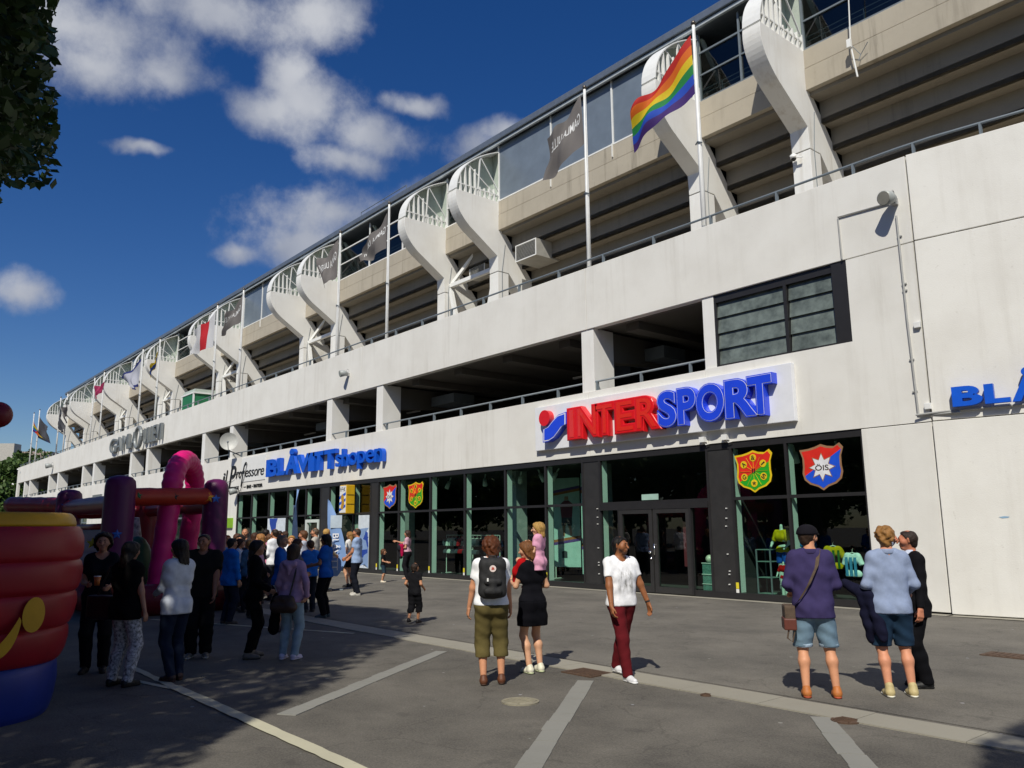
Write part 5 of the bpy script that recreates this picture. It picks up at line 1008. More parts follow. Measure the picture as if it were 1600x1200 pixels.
t = thing('shelf_unit', 'dim glass shelf unit in the window right of the dark panel', 'shelf', (-11.9, 1.1, 0)); mb = MB(); [mb.box(-.2, .2, -.2, .2, z, z + .02) for z in (.1, .5, .9, 1.2)]; mb.build('shelf', PM('shelf_glass', (.18, .28, .25), .3), t); mb = MB(); [mb.box(a - .015, a + .015, b - .015, b + .015, .02, 1.22) for a in (-.2, .2) for b in (-.2, .2)]; mb.build('upright', STEELG, t)
t = thing('info_panel', 'pale green notice panel standing inside the window above the red haired man', 'notice', (-22.2, 1.4, 0)); mb = MB(); mb.box(-.35, .35, 0, .05, .9, 2.0); mb.build('board', PM('notice_mint', (.35, .52, .45), .6), t); mb = MB(); [mb.box(-.28, .1, -.01, -.002, 1.82 - k * .12, 1.87 - k * .12) for k in range(5)]; mb.build('printed_lines', BLACK, t); mb = MB(); mb.box(-.03, .03, 0, .05, .02, .9); mb.build('post', SPOT, t)
t = thing('door_notice', 'small pale notice stuck on the glass above the double door', 'notice'); mb = MB(); mb.box(-15.2, -14.6, .09, .105, 2.56, 2.72); mb.build('sheet', PM('notice_mint', (.35, .52, .45), .6), t)
t = thing('banner_strip', 'narrow dark red vertical banner inside the right door leaf', 'banner'); mb = MB(); mb.box(-13.95, -13.83, .3, .31, .75, 1.95); mb.build('strip', PM('banner_red', (.14, .02, .03), .6), t)

# ---------------------------------------------------------------- feather flags
PBL = PM('pale_blue_cloth', (.20, .33, .60), .8, .08)
def feather(g, ztop, w, label, rz):
    t = thing('feather_flag', label, 'feather flag', (g[0], g[1], 0), rz); N_ = 24; out = []
    for i in range(N_ + 1):
        u = i / N_; z = .42 + (ztop - .42) * u; out.append((z, w * (math.sin(PI * min(1, (1 - u) * 1.25 + .0) / 2) ** .9 if u > .2 else .55 + .45 * (u / .2) ** .8)))
    mb = MB(); mb.grid(lambda a, b: ((-.05 + b * out[int(round(a * N_))][1]), .05 * math.sin(5 * a + 2 * b), out[int(round(a * N_))][0]), N_, 6); mb.build('sail', PBL, t, True)
    mb = MB(); mb.tube([(-.06, 0, 0), (-.06, 0, ztop * .7), (-.045, 0, ztop + .02), ], .018, 6); mb.build('pole', PM('pole_black', (.03, .03, .03), .5), t); mb = MB(); mb.bar((-.6, 0, .03), (.5, 0, .03), .05, .04); mb.bar((-.06, -.5, .03), (-.06, .5, .03), .05, .04); mb.build('foot', STEELG, t)
    mb = MB(); mb.tube([(.2, -.055, ztop * .72), (.2, -.06, ztop * .72 + .01)], .01, 6)
    mb.prism_y([(.06, ztop * .68), (.42, ztop * .68), (.42, ztop * .82), (.06, ztop * .82)], -.062, -.058); mb.build('crest', PM('crest_pale', (.42, .50, .58), .7), t)
    vs, fs = glyph('BLÅVITT', .012); lo, hi = vs.min(0), vs.max(0); mb = MB(); mb.add([(.14 + .26 * (v[1] - lo[1]) / (hi[1] - lo[1]), -.066, ztop * .62 - (v[0] - lo[0]) / (hi[0] - lo[0]) * ztop * .40) for v in vs], fs); mb.build('lettering', NEON, t); return t
g = pD(514, 25.5); feather(g, pH(g, 516, 780), .62, 'pale blue feather flag standing in front of the club shop door', .75)
g = pD(463, 30); feather(g, pH(g, 465, 764), .7, 'narrow pale blue feather flag seen edge on left of the restaurant door', -.62)

# ---------------------------------------------------------------- inflatables
def vinyl(n, c): return PM(n, c, .42, .12, 2.5, .10, 9, spec=.35)
VR, VRD, VY, VB, VP, VPK, VO = vinyl('vinyl_red', (.27, .008, .016)), vinyl('vinyl_dark_red', (.15, .007, .016)), vinyl('vinyl_yellow', (.50, .27, .006)), vinyl('vinyl_blue', (.012, .03, .22)), vinyl('vinyl_purple', (.105, .010, .075)), vinyl('vinyl_pink', (.66, .012, .17)), vinyl('vinyl_orange_red', (.42, .035, .015))  # red and yellow set darker, deep tree shade put into the colour
SL = thing('inflatable_slide', 'large red inflatable with yellow rim and blue foot at the lower left edge', 'inflatable', (0, 0, 0))
SCX, SCY, SA, SB = -10.7, -17.35, 1.75, 1.98
def plan(t, sc, off):
    c, q = math.cos(t), math.sin(t); e = 2 / 4.0; return (SCX + (SA * sc + off) * math.copysign(abs(c) ** e, c), SCY + (SB * sc + off) * math.copysign(abs(q) ** e, q))
def ring(name, z0, z1, sc0, sc1, bulge, mat, wr=.0, cap=False):
    def S(u, v):
        t = 2 * PI * u; w = -1 + 2 * v; z = (z0 + z1) / 2 + (z1 - z0) / 2 * w; off = bulge * math.sqrt(max(0, 1 - w * w)) + wr * (1 - abs(w)) * math.sin(60 * t + 5 * w) * .4; x, y = plan(t, sc0 + (sc1 - sc0) * v, off); return (x, y, z)
    mb = MB(); mb.grid(S, 120, 12); return mb.build(name, mat, SL, True)
ring('foot_tube', -.02, .52, .90, .925, .05, VB, .01)
for k, (a, b, s0, s1) in enumerate([(.52, .86, .935, .965), (.86, 1.2, .965, .99), (1.2, 1.52, .99, 1.0), (1.52, 1.86, 1.0, .985)]): ring('wall_tube', a, b, s0, s1, .042, VR, .014)
ring('rim_tube', 1.855, 2.0, .965, .94, .03, VY, .01)
mb = MB(); mb.prism_z([plan(2 * PI * k / 48, .94, 0) for k in range(48)], .9, 1.2); mb.build('bed', VY, SL)
mb = MB(); mb.tube([(-9.6, -16.6, 1.9), (-10.4, -16.4, 2.02), (-11.6, -16.5, 2.05), (-12.3, -17.3, 2.0)], [.10, .16, .16, .1], 14); mb.build('inner_bolster', VY, SL, True)
mb = MB(); mb.tube([(-12.2, -16.2, 1.2), (-12.0, -16.1, 2.15), (-12.0, -16.15, 2.3)], [.22, .16, .03], 14); mb.build('inner_post', VPK if False else VP, SL, True)
p = pX(-3, 648, -9.3); mb = MB(); mb.sphere(p, .13, 16, 12); mb.build('mast_ball', VRD, SL, True); mb = MB(); mb.tube([(p[0] - .02, p[1] - .05, 1.8), (p[0], p[1] - .02, p[2] - .1)], .05, 10); mb.build('mast', VRD, SL, True)
def face_pt(px, py):                                          # print on the near end of the slide
    x, y, z = pX(px, py, -8.93); q = abs((y - SCY) / SB); fx = SCX + SA * max(0.05, 1 - min(q, .995) ** 4) ** .25; return (fx + .052, y, z)
def face_patch(name, fn, nu, nv): mb = MB(); mb.grid(fn, nu, nv); mb.build(name, VY, SL, True)
face_patch('printed_disc', lambda u, v: face_pt(56 + 19 * v * math.cos(2 * PI * u) + 4 * v * math.sin(2 * PI * u), 962 - 28 * v * math.sin(2 * PI * u)), 28, 10)
SWO = bez((-4, 1022, 10), (14, 1010, 12), (26, 990, 10), (34, 968, 4), 16)
face_patch('printed_swoosh', lambda u, v: face_pt(SWO[int(round(u * 16))][0] + (v - .5) * SWO[int(round(u * 16))][2] * .8, SWO[int(round(u * 16))][1] + (v - .5) * SWO[int(round(u * 16))][2] * 1.6), 16, 6)

BC = thing('bouncy_castle', 'purple and red inflatable bouncy castle with a tall pink arch in tree shade', 'inflatable', (0, 0, 0))
PM_, PR_, PL_, PB_ = pD(183, 19.6), pD(334, 20.6), pD(104, 25.5), pD(228, 24.8)
def infl_post(g, r, h, mat, name='post'):
    mb = MB(); pr = [(0, r * .97), (.5, r * 1.03), (1.1, r * .97), (1.7, r * 1.03), (h - .25, r), (h - .12, r * .94), (h - .04, r * .72), (h, r * .3)]; mb.tube([(g[0], g[1], z) for z, _ in pr], [q for _, q in pr], 24); return mb.build(name, mat, BC, True)
def star(c, n, s, mat, parent):                               # flat vinyl star, c centre, n outward direction
    n = Vector(n).normalized(); a = n.cross(Vector((0, 0, 1))).normalized(); b = Vector((0, 0, 1)); mb = MB(); c = Vector(c); pts = [c + n * .012 + (a * math.cos(PI / 2 + k * PI / 5) + b * math.sin(PI / 2 + k * PI / 5)) * (s if k % 2 == 0 else s * .45) for k in range(10)]; mb.add([c + n * .03] + pts, [(0, 1 + k, 1 + (k + 1) % 10) for k in range(10)]); return mb.build('star', mat, parent)
po_ = [infl_post(PM_, .315, 3.02, VP), infl_post(PR_, .285, 3.03, VP), infl_post(PL_, .32, 2.97, VP), infl_post(PB_, .3, 2.8, VRD)]
def beam(a, b, z0, z1, r, mat=VO):
    v = Vector(b) - Vector(a); mb = MB(); n = 14; mb.tube([(a[0] + v.x * i / n, a[1] + v.y * i / n, z0 + (z1 - z0) * i / n) for i in range(n + 1)], [r * (1 + .03 * math.sin(i * 2.1)) for i in range(n + 1)], 18); return mb.build('beam', mat, BC, True)
PF_ = pD(14, 28.5); bA = beam(PM_, PR_, 2.55, 2.62, .20); bB = beam(PL_, PM_, 2.47, 2.40, .21, VR); bC = beam(PF_, PL_, 2.62, 2.52, .24, VR); bD = beam(PR_, PB_, 2.4, 2.4, .19, VR); beam(PB_, PL_, 2.35, 2.35, .19, VR)
VIEW = lambda g: (-(g[0]), -(g[1] + DIST), 0)
GS, YS, BS = PM('star_green', (.02, .16, .05), .5), PM('star_yellow', (.65, .30, .01), .5), PM('star_blue', (.02, .10, .45), .5)
for f, m, s in [(.18, GS, .09), (.55, BLACK, .09), (.92, YS, .13)]:
    c = Vector(PM_).lerp(Vector(PR_), f); c.z = 2.58; n = Vector(VIEW(c)).normalized(); star(c + n * .2, n, s, m, bA)
c = Vector(PL_).lerp(Vector(PM_), .3); c.z = 2.45; star(c + Vector(VIEW(c)).normalized() * .21, VIEW(c), .12, BLACK, bB); c = Vector(PF_).lerp(Vector(PL_), .76); c.z = 2.56; star(c + Vector(VIEW(c)).normalized() * .24, VIEW(c), .16, YS, bC); c = Vector(PL_); c.z = 2.5; star(c + Vector(VIEW(c)).normalized() * .32, VIEW(c), .2, BS, po_[2])
c = Vector(PM_); c.z = 1.75; star(c + Vector(VIEW(c)).normalized() * .32, VIEW(c), .11, BS, po_[0]); c = Vector(PR_); c.z = 2.55; star(c + Vector((.6, -.2, 0)).normalized() * .28, (.6, -.2, 0), .11, BS, po_[1])
# pink arch
g1, g2 = pD(251, 20.2), pD(289, 22.3); t1, t2 = pD(264, 20.3), pD(301, 22.2); pts = []
for k in range(6): u = k / 5; pts.append((g1[0] + (t1[0] - g1[0]) * u, g1[1] + (t1[1] - g1[1]) * u, .5 + 2.2 * u))
for k in range(1, 14): a = PI * k / 14; u = .5 - .5 * math.cos(a); pts.append((t1[0] + (t2[0] - t1[0]) * u, t1[1] + (t2[1] - t1[1]) * u, 2.7 + .82 * math.sin(a)))
for k in range(6): u = 1 - k / 5; pts.append((g2[0] + (t2[0] - g2[0]) * u, g2[1] + (t2[1] - g2[1]) * u, .5 + 2.2 * u))
fine = []
for a, b in zip(pts, pts[1:]): fine += [tuple(a[q] + (b[q] - a[q]) * j / 4 for q in range(3)) for j in range(4)]
fine.append(pts[-1]); mb = MB(); mb.tube(fine, [.235 + .010 * math.cos(i * PI / 2) for i in range(len(fine))], 22); mb.build('arch', VPK, BC, True)
# base cushions, bed, blue wall, green hump
def cushion(a, b, z, r, mat, name='base_tube'): mb = MB(); mb.tube([(a[0], a[1], z), (b[0], b[1], z)], r, 18); return mb.build(name, mat, BC, True)
e1 = (PR_[0] + .25, PR_[1] + .45, 0); e0 = (PM_[0] + .25, PM_[1] - .1, 0); cushion(e0, e1, .33, .34, VRD); cushion(e1, (PB_[0], PB_[1] + .6, 0), .33, .34, VRD); cushion((PL_[0], PL_[1] - .2, 0), e0, .33, .34, VRD)
mb = MB(); mb.prism_z([e0[:2], e1[:2], (PB_[0], PB_[1] + .6), (PL_[0], PL_[1])], .03, .5); mb.build('bed', VRD, BC)
a, b = pD(122, 22.5), pD(168, 19.9); wl = MB()
def wallf(u, v): w = -1 + 2 * ((v * 5) % 1.0001); o = .07 * math.sqrt(max(0, 1 - w * w)); n = Vector(VIEW(a)).normalized(); return (a[0] + (b[0] - a[0]) * u + n.x * o, a[1] + (b[1] - a[1]) * u + n.y * o, .4 + 1.5 * v)
wl.grid(wallf, 10, 40); wl = wl.build('wall_panel', VB, BC, True); c = Vector(a).lerp(Vector(b), .55); c.z = 1.55; star(c + Vector(VIEW(a)).normalized() * .1, VIEW(a), .14, PM('star_yellow_bright', (.5, .42, .02), .5), wl); cushion(a, b, 1.92, .07, VR, 'wall_rim')
g = pD(216, 21.8); mb = MB(); mb.sphere((g[0], g[1], .7), (.42, .42, 1.0), 20, 14); mb.build('hump', vinyl('vinyl_green', (.01, .07, .018)), BC, True)
g = pD(210, 22.5); mb = MB(); mb.tube([(g[0], g[1], .5), (g[0], g[1], 1.7), (g[0] + .05, g[1], 2.15)], [.2, .17, .08], 14); mb.build('zebra_figure', PM('figure_grey', (.25, .25, .24), .5, .8, 9), BC, True)

# ---------------------------------------------------------------- trees
LEAF = bpy.data.materials.new('lime_leaf'); LEAF.use_nodes = True; nt = LEAF.node_tree; b_ = nt.nodes['Principled BSDF']; b_.inputs['Roughness'].default_value = .55
oi = N(nt, 'ShaderNodeNewGeometry'); cr = N(nt, 'ShaderNodeValToRGB'); cr.color_ramp.elements[0].color = (.016, .040, .008, 1); cr.color_ramp.elements[1].color = (.040, .085, .016, 1); nt.links.new(oi.outputs['Random Per Island'], cr.inputs[0]); nt.links.new(cr.outputs[0], b_.inputs['Base Color'])
tr = N(nt, 'ShaderNodeBsdfTranslucent'); nt.links.new(cr.outputs[0], tr.inputs[0]); mx = N(nt, 'ShaderNodeMixShader'); mx.inputs[0].default_value = .18; nt.links.new(b_.outputs[0], mx.inputs[1]); nt.links.new(tr.outputs[0], mx.inputs[2]); nt.links.new(mx.outputs[0], nt.nodes['Material Output'].inputs[0])
BARK = PM('bark', (.075, .06, .045), .9, .3, 12, .6, 25, stretch=(1, 1, .2))
BX = [-60, -30, -22, -18.5, -16, -13.6, -12, -10.2, -9.1, -8.1, -7.4, -6.4, -5.4, -2.9]; BYv = [-10.5, -9.3, -8.6, -7.9, -7.3, -8.3, -9.7, -11.7, -12.7, -13.9, -14.7, -15.3, -15.8, -16.4]
SDN = np.array(SUN_DIR)
def shade_ok(c, m=.35):
    s = c - SDN * (c[2] / SDN[2]); p = proj((s[0], s[1], 0))
    if s[1] > 20: return False
    if -2.95 < s[0] < 12: return p[0] > 1535 + m * 60 and p[1] > 1095 or p[0] > 1640 or p[1] > 1330 or p == (-9999, -9999)
    if s[0] >= 12: return True
    return s[1] < np.interp(s[0], BX, BYv) - m
def frame_ok(c, m):
    x, y = proj(c)
    if x < -m or x > 1600 + m or y < -m or y > 1300: return True
    return x < 88 - m * .55 and y < 292 - m * .45 and y > -400
def leaves_mesh(name, cents, rad, nl, size, mat, parent, rg, strict=None):
    nC = len(cents); P = np.repeat(cents, nl, 0); d = rg.normal(size=P.shape); d /= np.linalg.norm(d, axis=1)[:, None]; P = P + d * (rad * np.cbrt(rg.uniform(0.05, 1, len(P))))[:, None] * np.array([1, 1, .75])
    if strict is not None:
        k = np.array([strict(p) for p in P]); P = P[k]
    n = rg.normal(size=P.shape) + np.array([0, 0, .8]); n /= np.linalg.norm(n, axis=1)[:, None]; a = np.cross(n, rg.normal(size=P.shape)); a /= np.linalg.norm(a, axis=1)[:, None]; b = np.cross(n, a); s = size * rg.uniform(.65, 1.2, len(P))[:, None]
    V = np.stack([P - a * s, P - b * s * .55 + n * s * .12, P + a * s, P + b * s * .55 + n * s * .12, P - a * s * .2 - b * s * .62, P - a * s * .2 + b * s * .62], 1).reshape(-1, 3)
    i = np.arange(len(P))[:, None] * 6; Fq = (i + np.array([[0, 4, 1, 2, 3, 5]])); me = bpy.data.meshes.new(name); me.from_pydata(V.tolist(), [], Fq.tolist()); me.materials.append(mat); return link(name, me, parent)
def big_tree(x, y, zc, rx, ry, rz, n, label, seed):
    t = thing('lime_tree', label, 'tree', (0, 0, 0), 0, 'lime trees along the car park'); rg = np.random.default_rng(seed); cs = []
    while n > 0 and len(cs) < n * 1:
        q = rg.normal(size=3); q /= np.linalg.norm(q); q *= rg.uniform(.25, 1) ** .4; c = np.array([x, y, zc]) + q * np.array([rx, ry, rz]) * (1 + .18 * math.sin(5 * q[0] + seed) * math.cos(4 * q[2]))
        n -= .25
        if c[2] > 4.5 and frame_ok(c, 60) and shade_ok(c): cs.append(c)
    cs = np.array(cs); leaves_mesh('crown', cs, .62, 74, .09, LEAF, t, rg, lambda p: frame_ok(p, 3) and shade_ok(p, 0))
    mb = MB(); mb.tube([(x, y, -.1), (x + .05, y, 1.2), (x - .05, y + .05, 4.0), (x, y, 7.5), (x, y, 10.5)], [.34, .25, .22, .15, .05], 12)
    for k in range(7):
        c = cs[rg.integers(len(cs))]; z0 = rg.uniform(3.8, 7); mb.tube([(x, y, z0), (x + (c[0] - x) * .4, y + (c[1] - y) * .4, z0 + (c[2] - z0) * .3), tuple(c)], [.12, .08, .02], 7)
    mb.build('trunk', BARK, t, True); return t
big_tree(-6.5, -22.5, 10.0, 6.0, 6.2, 5.0, 1300, 'lime tree behind the red slide, its branches hanging into the top left corner', 1)
big_tree(-13.5, -20.2, 10.3, 6.2, 6.0, 5.0, 1800, 'lime tree shading the people in front of the bouncy castle', 2)
big_tree(-21.0, -19.6, 10.3, 6.2, 6.0, 5.0, 1300, 'lime tree shading the bouncy castle from beyond the left edge', 3)
big_tree(-29.0, -20.2, 10.0, 6.2, 6.0, 5.0, 900, 'lime tree farthest along the car park beyond the left edge', 4)
big_tree(5.5, -19.5, 9.6, 5.6, 5.6, 4.6, 900, 'lime tree behind the camera shading the lower right corner', 5)
# branch in the top left corner
rg = np.random.default_rng(11); cs = []
while len(cs) < 95:
    x, y = rg.uniform(-160, 82), rg.uniform(-120, 285)
    if x > 30 + 30 * math.sin(y * .045) + 22 and rg.uniform() < .8: continue
    r = ROT @ _d(x, y); r = r / np.linalg.norm(r); c = np.array([0, -DIST, EYE]) + r * rg.uniform(8.8, 12.0)
    if shade_ok(c, .5): cs.append(c)
tl = bpy.data.objects['lime_tree']; leaves_mesh('hanging_branch_leaves', np.array(cs), .38, 34, .078, LEAF, tl, rg, lambda p: frame_ok(p, 2) and shade_ok(p, 0))
def bush_tree(g, h, r, label, seed, n=150):
    t = thing('broadleaf_tree', label, 'tree', (0, 0, 0)); rg = np.random.default_rng(seed); cs = []
    for _ in range(n): q = rg.normal(size=3); q /= np.linalg.norm(q); q *= rg.uniform(.2, 1) ** .4; cs.append(np.array([g[0], g[1], h * .58]) + q * np.array([r, r, h * .42]))
    leaves_mesh('crown', np.array(cs), r * .28, 40, r * .075, LEAFB, t, rg); mb = MB(); mb.tube([(g[0], g[1], -.1), (g[0], g[1], h * .6)], [.4, .2], 8); mb.build('trunk', BARK, t)
LEAFB = LEAF.copy(); LEAFB.name = 'bush_leaf'
for nd in LEAFB.node_tree.nodes:
    if nd.type == 'VALTORGB': nd.color_ramp.elements[0].color = (.022, .055, .008, 1); nd.color_ramp.elements[1].color = (.075, .13, .02, 1)
for x, d, yt, r, l in [(10, 150, 722, 5, 'round green tree in front of the building at the far left'), (30, 160, 716, 6, 'green tree left of the far end of the stadium'), (46, 175, 706, 6, 'tree top showing behind the far flagpoles'), (-14, 145, 760, 6, 'low green tree cut by the left picture edge'), (18, 148, 775, 4.5, 'low green shrub tree under the far building')]:
    g = pD(x, d); bush_tree(g, pH(g, x, yt), r, l, int(x) + 40)
for k, x in enumerate([-230, -205, -180, -155, -133, -113] + list(range(-95, 70, 11))):  # unseen row, added to block low sky light and show in the glass
    bush_tree((x + 2 * math.sin(x), -52 + 4 * math.cos(x * 1.3), 0), (13 if x > -100 else 17) + 2 * math.sin(k * 2.1), 6.2 if x > -100 else 11, 'broadleaf tree across the car park behind the camera, ' + ['first', 'second', 'third', 'fourth', 'fifth', 'sixth', 'seventh', 'eighth', 'ninth', 'tenth', 'eleventh', 'twelfth', 'thirteenth', 'fourteenth', 'fifteenth', 'sixteenth', 'seventeenth', 'eighteenth', 'nineteenth', 'twentieth', 'twenty-first'][k] + ' from the left', 200 + k, 110)
    bpy.data.objects[[o.name for o in bpy.data.objects if o.name.startswith('broadleaf_tree')][-1]]['group'] = 'trees behind the camera'
g = pD(2, 190); B_ = thing('apartment_building', 'beige building with a pale green roof edge beyond the trees at far left', 'building', (g[0], g[1], 0), math.radians(-36)); OCH = PM('ochre_render', (.36, .30, .19), .8, .1); zt = pH(g, 5, 738)
mb = MB(); mb.box(-14, 3.2, 0, 10, 0, zt); mb.build('wall', OCH, B_); mb = MB(); mb.box(-14.5, 3.7, -.5, 10.5, zt, zt + 1.3); mb.build('roof', PM('copper_green', (.16, .32, .26), .6), B_); mb = MB(); mb.box(-14, 2, 1, 9, zt + 1.3, zt + 4.0); mb.build('attic', PM('attic_render', (.33, .25, .22), .8), B_); mb = MB(); mb.box(1.6, 4.2, 0, 3, zt + 1.3, zt + 5.4); mb.build('chimney', PM('chimney_render', (.42, .40, .36), .8), B_)
for i in range(6):
    for zz in (zt - 4.2, zt - 8.2, zt - 12.2):
        x = 1.0 - i * 2.6; mb = MB(); mb.box(x - .75, x + .75, -.06, .02, zz - 1.2, zz + 1.6); w = mb.build('window', WHITE, B_); mb = MB(); mb.box(x - .62, x - .05, -.09, -.06, zz - 1.05, zz + 1.45); mb.box(x + .05, x + .62, -.09, -.06, zz - 1.05, zz + 1.45); mb.build('pane', PM('far_pane', (.06, .08, .11), .15), w)

# ---------------------------------------------------------------- people
AW, TO, LE, RI = 140, -40, 230, 50
# --- man with the backpack
g = pG(768, 1069); o, K = person(g, 146, 1.70, 'red haired man seen from behind in white T-shirt and olive cropped trousers', cell=.011, skincol='c48a68', hair=('curly', '52290f'), top=('tshirt', 'e6e7ea', .012, .93), bottom=('capri', '5b5130', .024), shoes=('5c331b', '3c2212'),
    arms={'R': ((.25, .12, .86), (.5, -1, 0)), 'L': ((-.27, .10, .88), (-.5, -1, 0))}, feet={'R': (.12, .03, 0, -.1), 'L': (-.10, -.02, 0, .5)}, head=8, lean=.01, build=1.0)
BKM = PM('backpack_canvas', (.012, .012, .013), .75, .2, 20, .4, 60)
def local_thing(name, label, cat, base, face, h): t = thing(name, label, cat, base, math.radians(face) - PI / 2); t.scale = (h / 1.75,) * 3; return t
t = local_thing('backpack', 'black canvas backpack with a round white badge worn by the red haired man', 'backpack', (g[0], g[1], .09), 146, 1.70)
F = Field((-.25, -.42, .9), (.25, .05, 1.6), .011); F.cone((-.085, -.19, 1.02), (.085, -.19, 1.02), .085, .085, .03); F.cone((-.085, -.185, 1.33), (.085, -.185, 1.33), .078, .078, .04); F.cone((-.085, -.19, 1.02), (-.085, -.185, 1.33), .085, .078, .03); F.cone((.085, -.19, 1.02), (.085, -.185, 1.33), .085, .078, .03); F.cone((0, -.19, 1.02), (0, -.185, 1.33), .095, .08, .03); F.fold(.003, 30); mb = MB(); F.mesh(mb); mb.build('bag_body', BKM, t, True)
F = Field((-.2, -.42, .9), (.2, -.1, 1.3), .011); F.cone((-.07, -.27, 1.02), (.07, -.27, 1.02), .045, .045, .02); F.cone((-.07, -.27, 1.13), (.07, -.27, 1.13), .04, .04, .02); F.cone((0, -.272, 1.02), (0, -.272, 1.13), .048, .042, .03); mb = MB(); F.mesh(mb); mb.build('front_pocket', BKM, t, True)
mb = MB(); mb.tube([(0, -.262, 1.285), (0, -.276, 1.285)], .040, 20); mb.build('badge', PM('badge_white', (.75, .62, .58), .5), t); mb = MB(); mb.prism_y([(-.018, 1.27), (.02, 1.275), (.012, 1.30), (-.012, 1.302)], -.279, -.276); mb.build('badge_print', PM('badge_red', (.45, .08, .05), .5), t); mb = MB(); mb.box(-.075, -.055, -.32, -.30, 1.135, 1.175); mb.build('zip_tag', WHITE, t, bevel=.004)
mb = MB(); mb.tube([(-.05, -.2, 1.38), (-.035, -.19, 1.43), (.035, -.19, 1.43), (.05, -.2, 1.38)], .011, 6)
for sg in (-1, 1): mb.tube([(.09 * sg, -.17, 1.37), (.115 * sg, -.10, 1.41), (.125 * sg, .03, 1.395), (.135 * sg, .12, 1.26), (.16 * sg, .05, 1.10), (.12 * sg, -.14, 1.0)], [.016, .02, .02, .02, .012, .01], 8)
mb.build('strap', BKM, t, True)
# --- woman carrying a child
g = pG(833, 1051); o, K = person(g, 172, 1.63, 'woman in black top and short black skirt seen from behind carrying a small child', female=True, cell=.011, skincol='c99878', hair=('bob', '6a4220'), top=('tshirt', '0e0e14', .008, .94), bottom=('skirt', '08080e', .010, cloth('08080e'), .62), shoes=('d6d2bc', 'c8d0a8'),
    arms={'L': ((-.16, .30, 1.20), (-.8, -.6, -.6), (.3, .4, .8)), 'R': ((.10, .20, 1.12), (.9, -.4, -.4), (-1, .1, .1))}, feet={'R': (.11, .02, 0, -.35), 'L': (-.09, -.02, 0, .3)}, head=38, nod=-.12, headx=-.075)
J_ = K['J']; w = J_['wrL'] + (J_['elL'] - J_['wrL']) * .12; mb = MB(); d = J_['wrL'] - J_['elL']; d /= np.linalg.norm(d); mb.tube([w - d * .012, w + d * .012], .034, 14); q = mb.build('wrist_watch', CHROME, o); q.scale = (K['s'],) * 3
blob('red_shoulder_wrap', cloth('a80f14'), o, [((-.14, .03, 1.45), (-.17, .11, 1.34), .07, .075, .03), ((-.17, .11, 1.34), (-.15, .17, 1.20), .07, .05, .03), ((-.06, .04, 1.46), (-.14, .03, 1.45), .06, .075, .03)], (-.4, -.2, 1.0), (.2, .4, 1.65), .013, .004, None, K['s'])
rt = Vector((math.cos(math.radians(172 - 90)), math.sin(math.radians(172 - 90)), 0)); fw = Vector((math.cos(math.radians(172)), math.sin(math.radians(172)), 0))
cg = Vector(g) + rt * .09 + fw * -.04 + Vector((0, 0, .82))
person(tuple(cg), 205, 1.05, 'blond toddler in a pink dress carried on the back of the woman in black', female=True, child=True, cell=.011, skincol='d0a080', hair=('bob', 'a98448'), top=('tshirt', 'd59ab4', .022, .74), bottom=('leggings', 'd0a080', .004), shoes=('c8c0b8', 'dddddd'), arms={'R': ((.12, .22, 1.30), (.6, -.5, -.5)), 'L': ((-.12, .22, 1.30), (-.6, -.5, -.5))}, feet={'R': (.16, .22, .52), 'L': (-.16, .22, .52)}, head=10)
# --- walking man in the white printed T-shirt
g = pG(975, 1061); PRT = cloth('eaeaed', 'printed_shirt'); nt = PRT.node_tree; b_ = nt.nodes['Principled BSDF']; lk = b_.inputs['Base Color'].links[0].from_socket
tc = N(nt, 'ShaderNodeTexCoord'); sx = N(nt, 'ShaderNodeSeparateXYZ'); nt.links.new(tc.outputs['Object'], sx.inputs[0])
def mrange(sock, a, b, c, d):
    m = N(nt, 'ShaderNodeMapRange', i={'From Min': a, 'From Max': b, 'To Min': c, 'To Max': d}); nt.links.new(sock, m.inputs['Value']); return m.outputs[0]
def mmul(a, b):
    m = N(nt, 'ShaderNodeMath', operation='MULTIPLY'); nt.links.new(a, m.inputs[0]); nt.links.new(b, m.inputs[1]); return m.outputs[0]
ax = N(nt, 'ShaderNodeMath', operation='ABSOLUTE'); nt.links.new(sx.outputs[0], ax.inputs[0])
mp = N(nt, 'ShaderNodeMapping'); mp.inputs['Scale'].default_value = (16, 4, 5); nt.links.new(tc.outputs['Object'], mp.inputs[0]); nz = N(nt, 'ShaderNodeTexNoise', i={'Scale': 1.6, 'Detail': 7.0, 'Roughness': .7}); nt.links.new(mp.outputs[0], nz.inputs['Vector'])
k_ = mmul(mmul(mrange(ax.outputs[0], .09, .125, 1, 0), mrange(sx.outputs[1], .03, .07, 0, 1)), mmul(mrange(sx.outputs[2], 1.0, 1.12, 0, 1), mrange(sx.outputs[2], 1.28, 1.38, 1, 0)))
mx = N(nt, 'ShaderNodeMixRGB'); nt.links.new(mmul(k_, mrange(nz.outputs[0], .42, .62, 0, .85)), mx.inputs[0]); nt.links.new(lk, mx.inputs[1]); mx.inputs[2].default_value = (.16, .155, .14, 1); nt.links.new(mx.outputs[0], b_.inputs['Base Color'])
o, K = person(g, -14, 1.69, 'dark haired man in a printed white T-shirt and maroon trousers walking to the right', cell=.010, skincol='8f5a38', hair=('short', '100c0a'), beard='4a2c1c', top=('tshirt', 'e9e9ec', .012, .89, PRT), bottom=('trousers', '5a161c', .012), shoes=('cfcfd2', 'e4e4e4'),
    arms={'R': ((.255, .16, .87), (.5, -1, 0), (.0, .25, -1)), 'L': ((-.36, .10, .86), (-.5, -1, 0), (-.25, .05, -1))}, feet={'R': (.07, .22, 0, -.1), 'L': (-.09, -.28, .03, .1)}, head=26, build=1.07)
mb = MB(); r = random.Random(4)
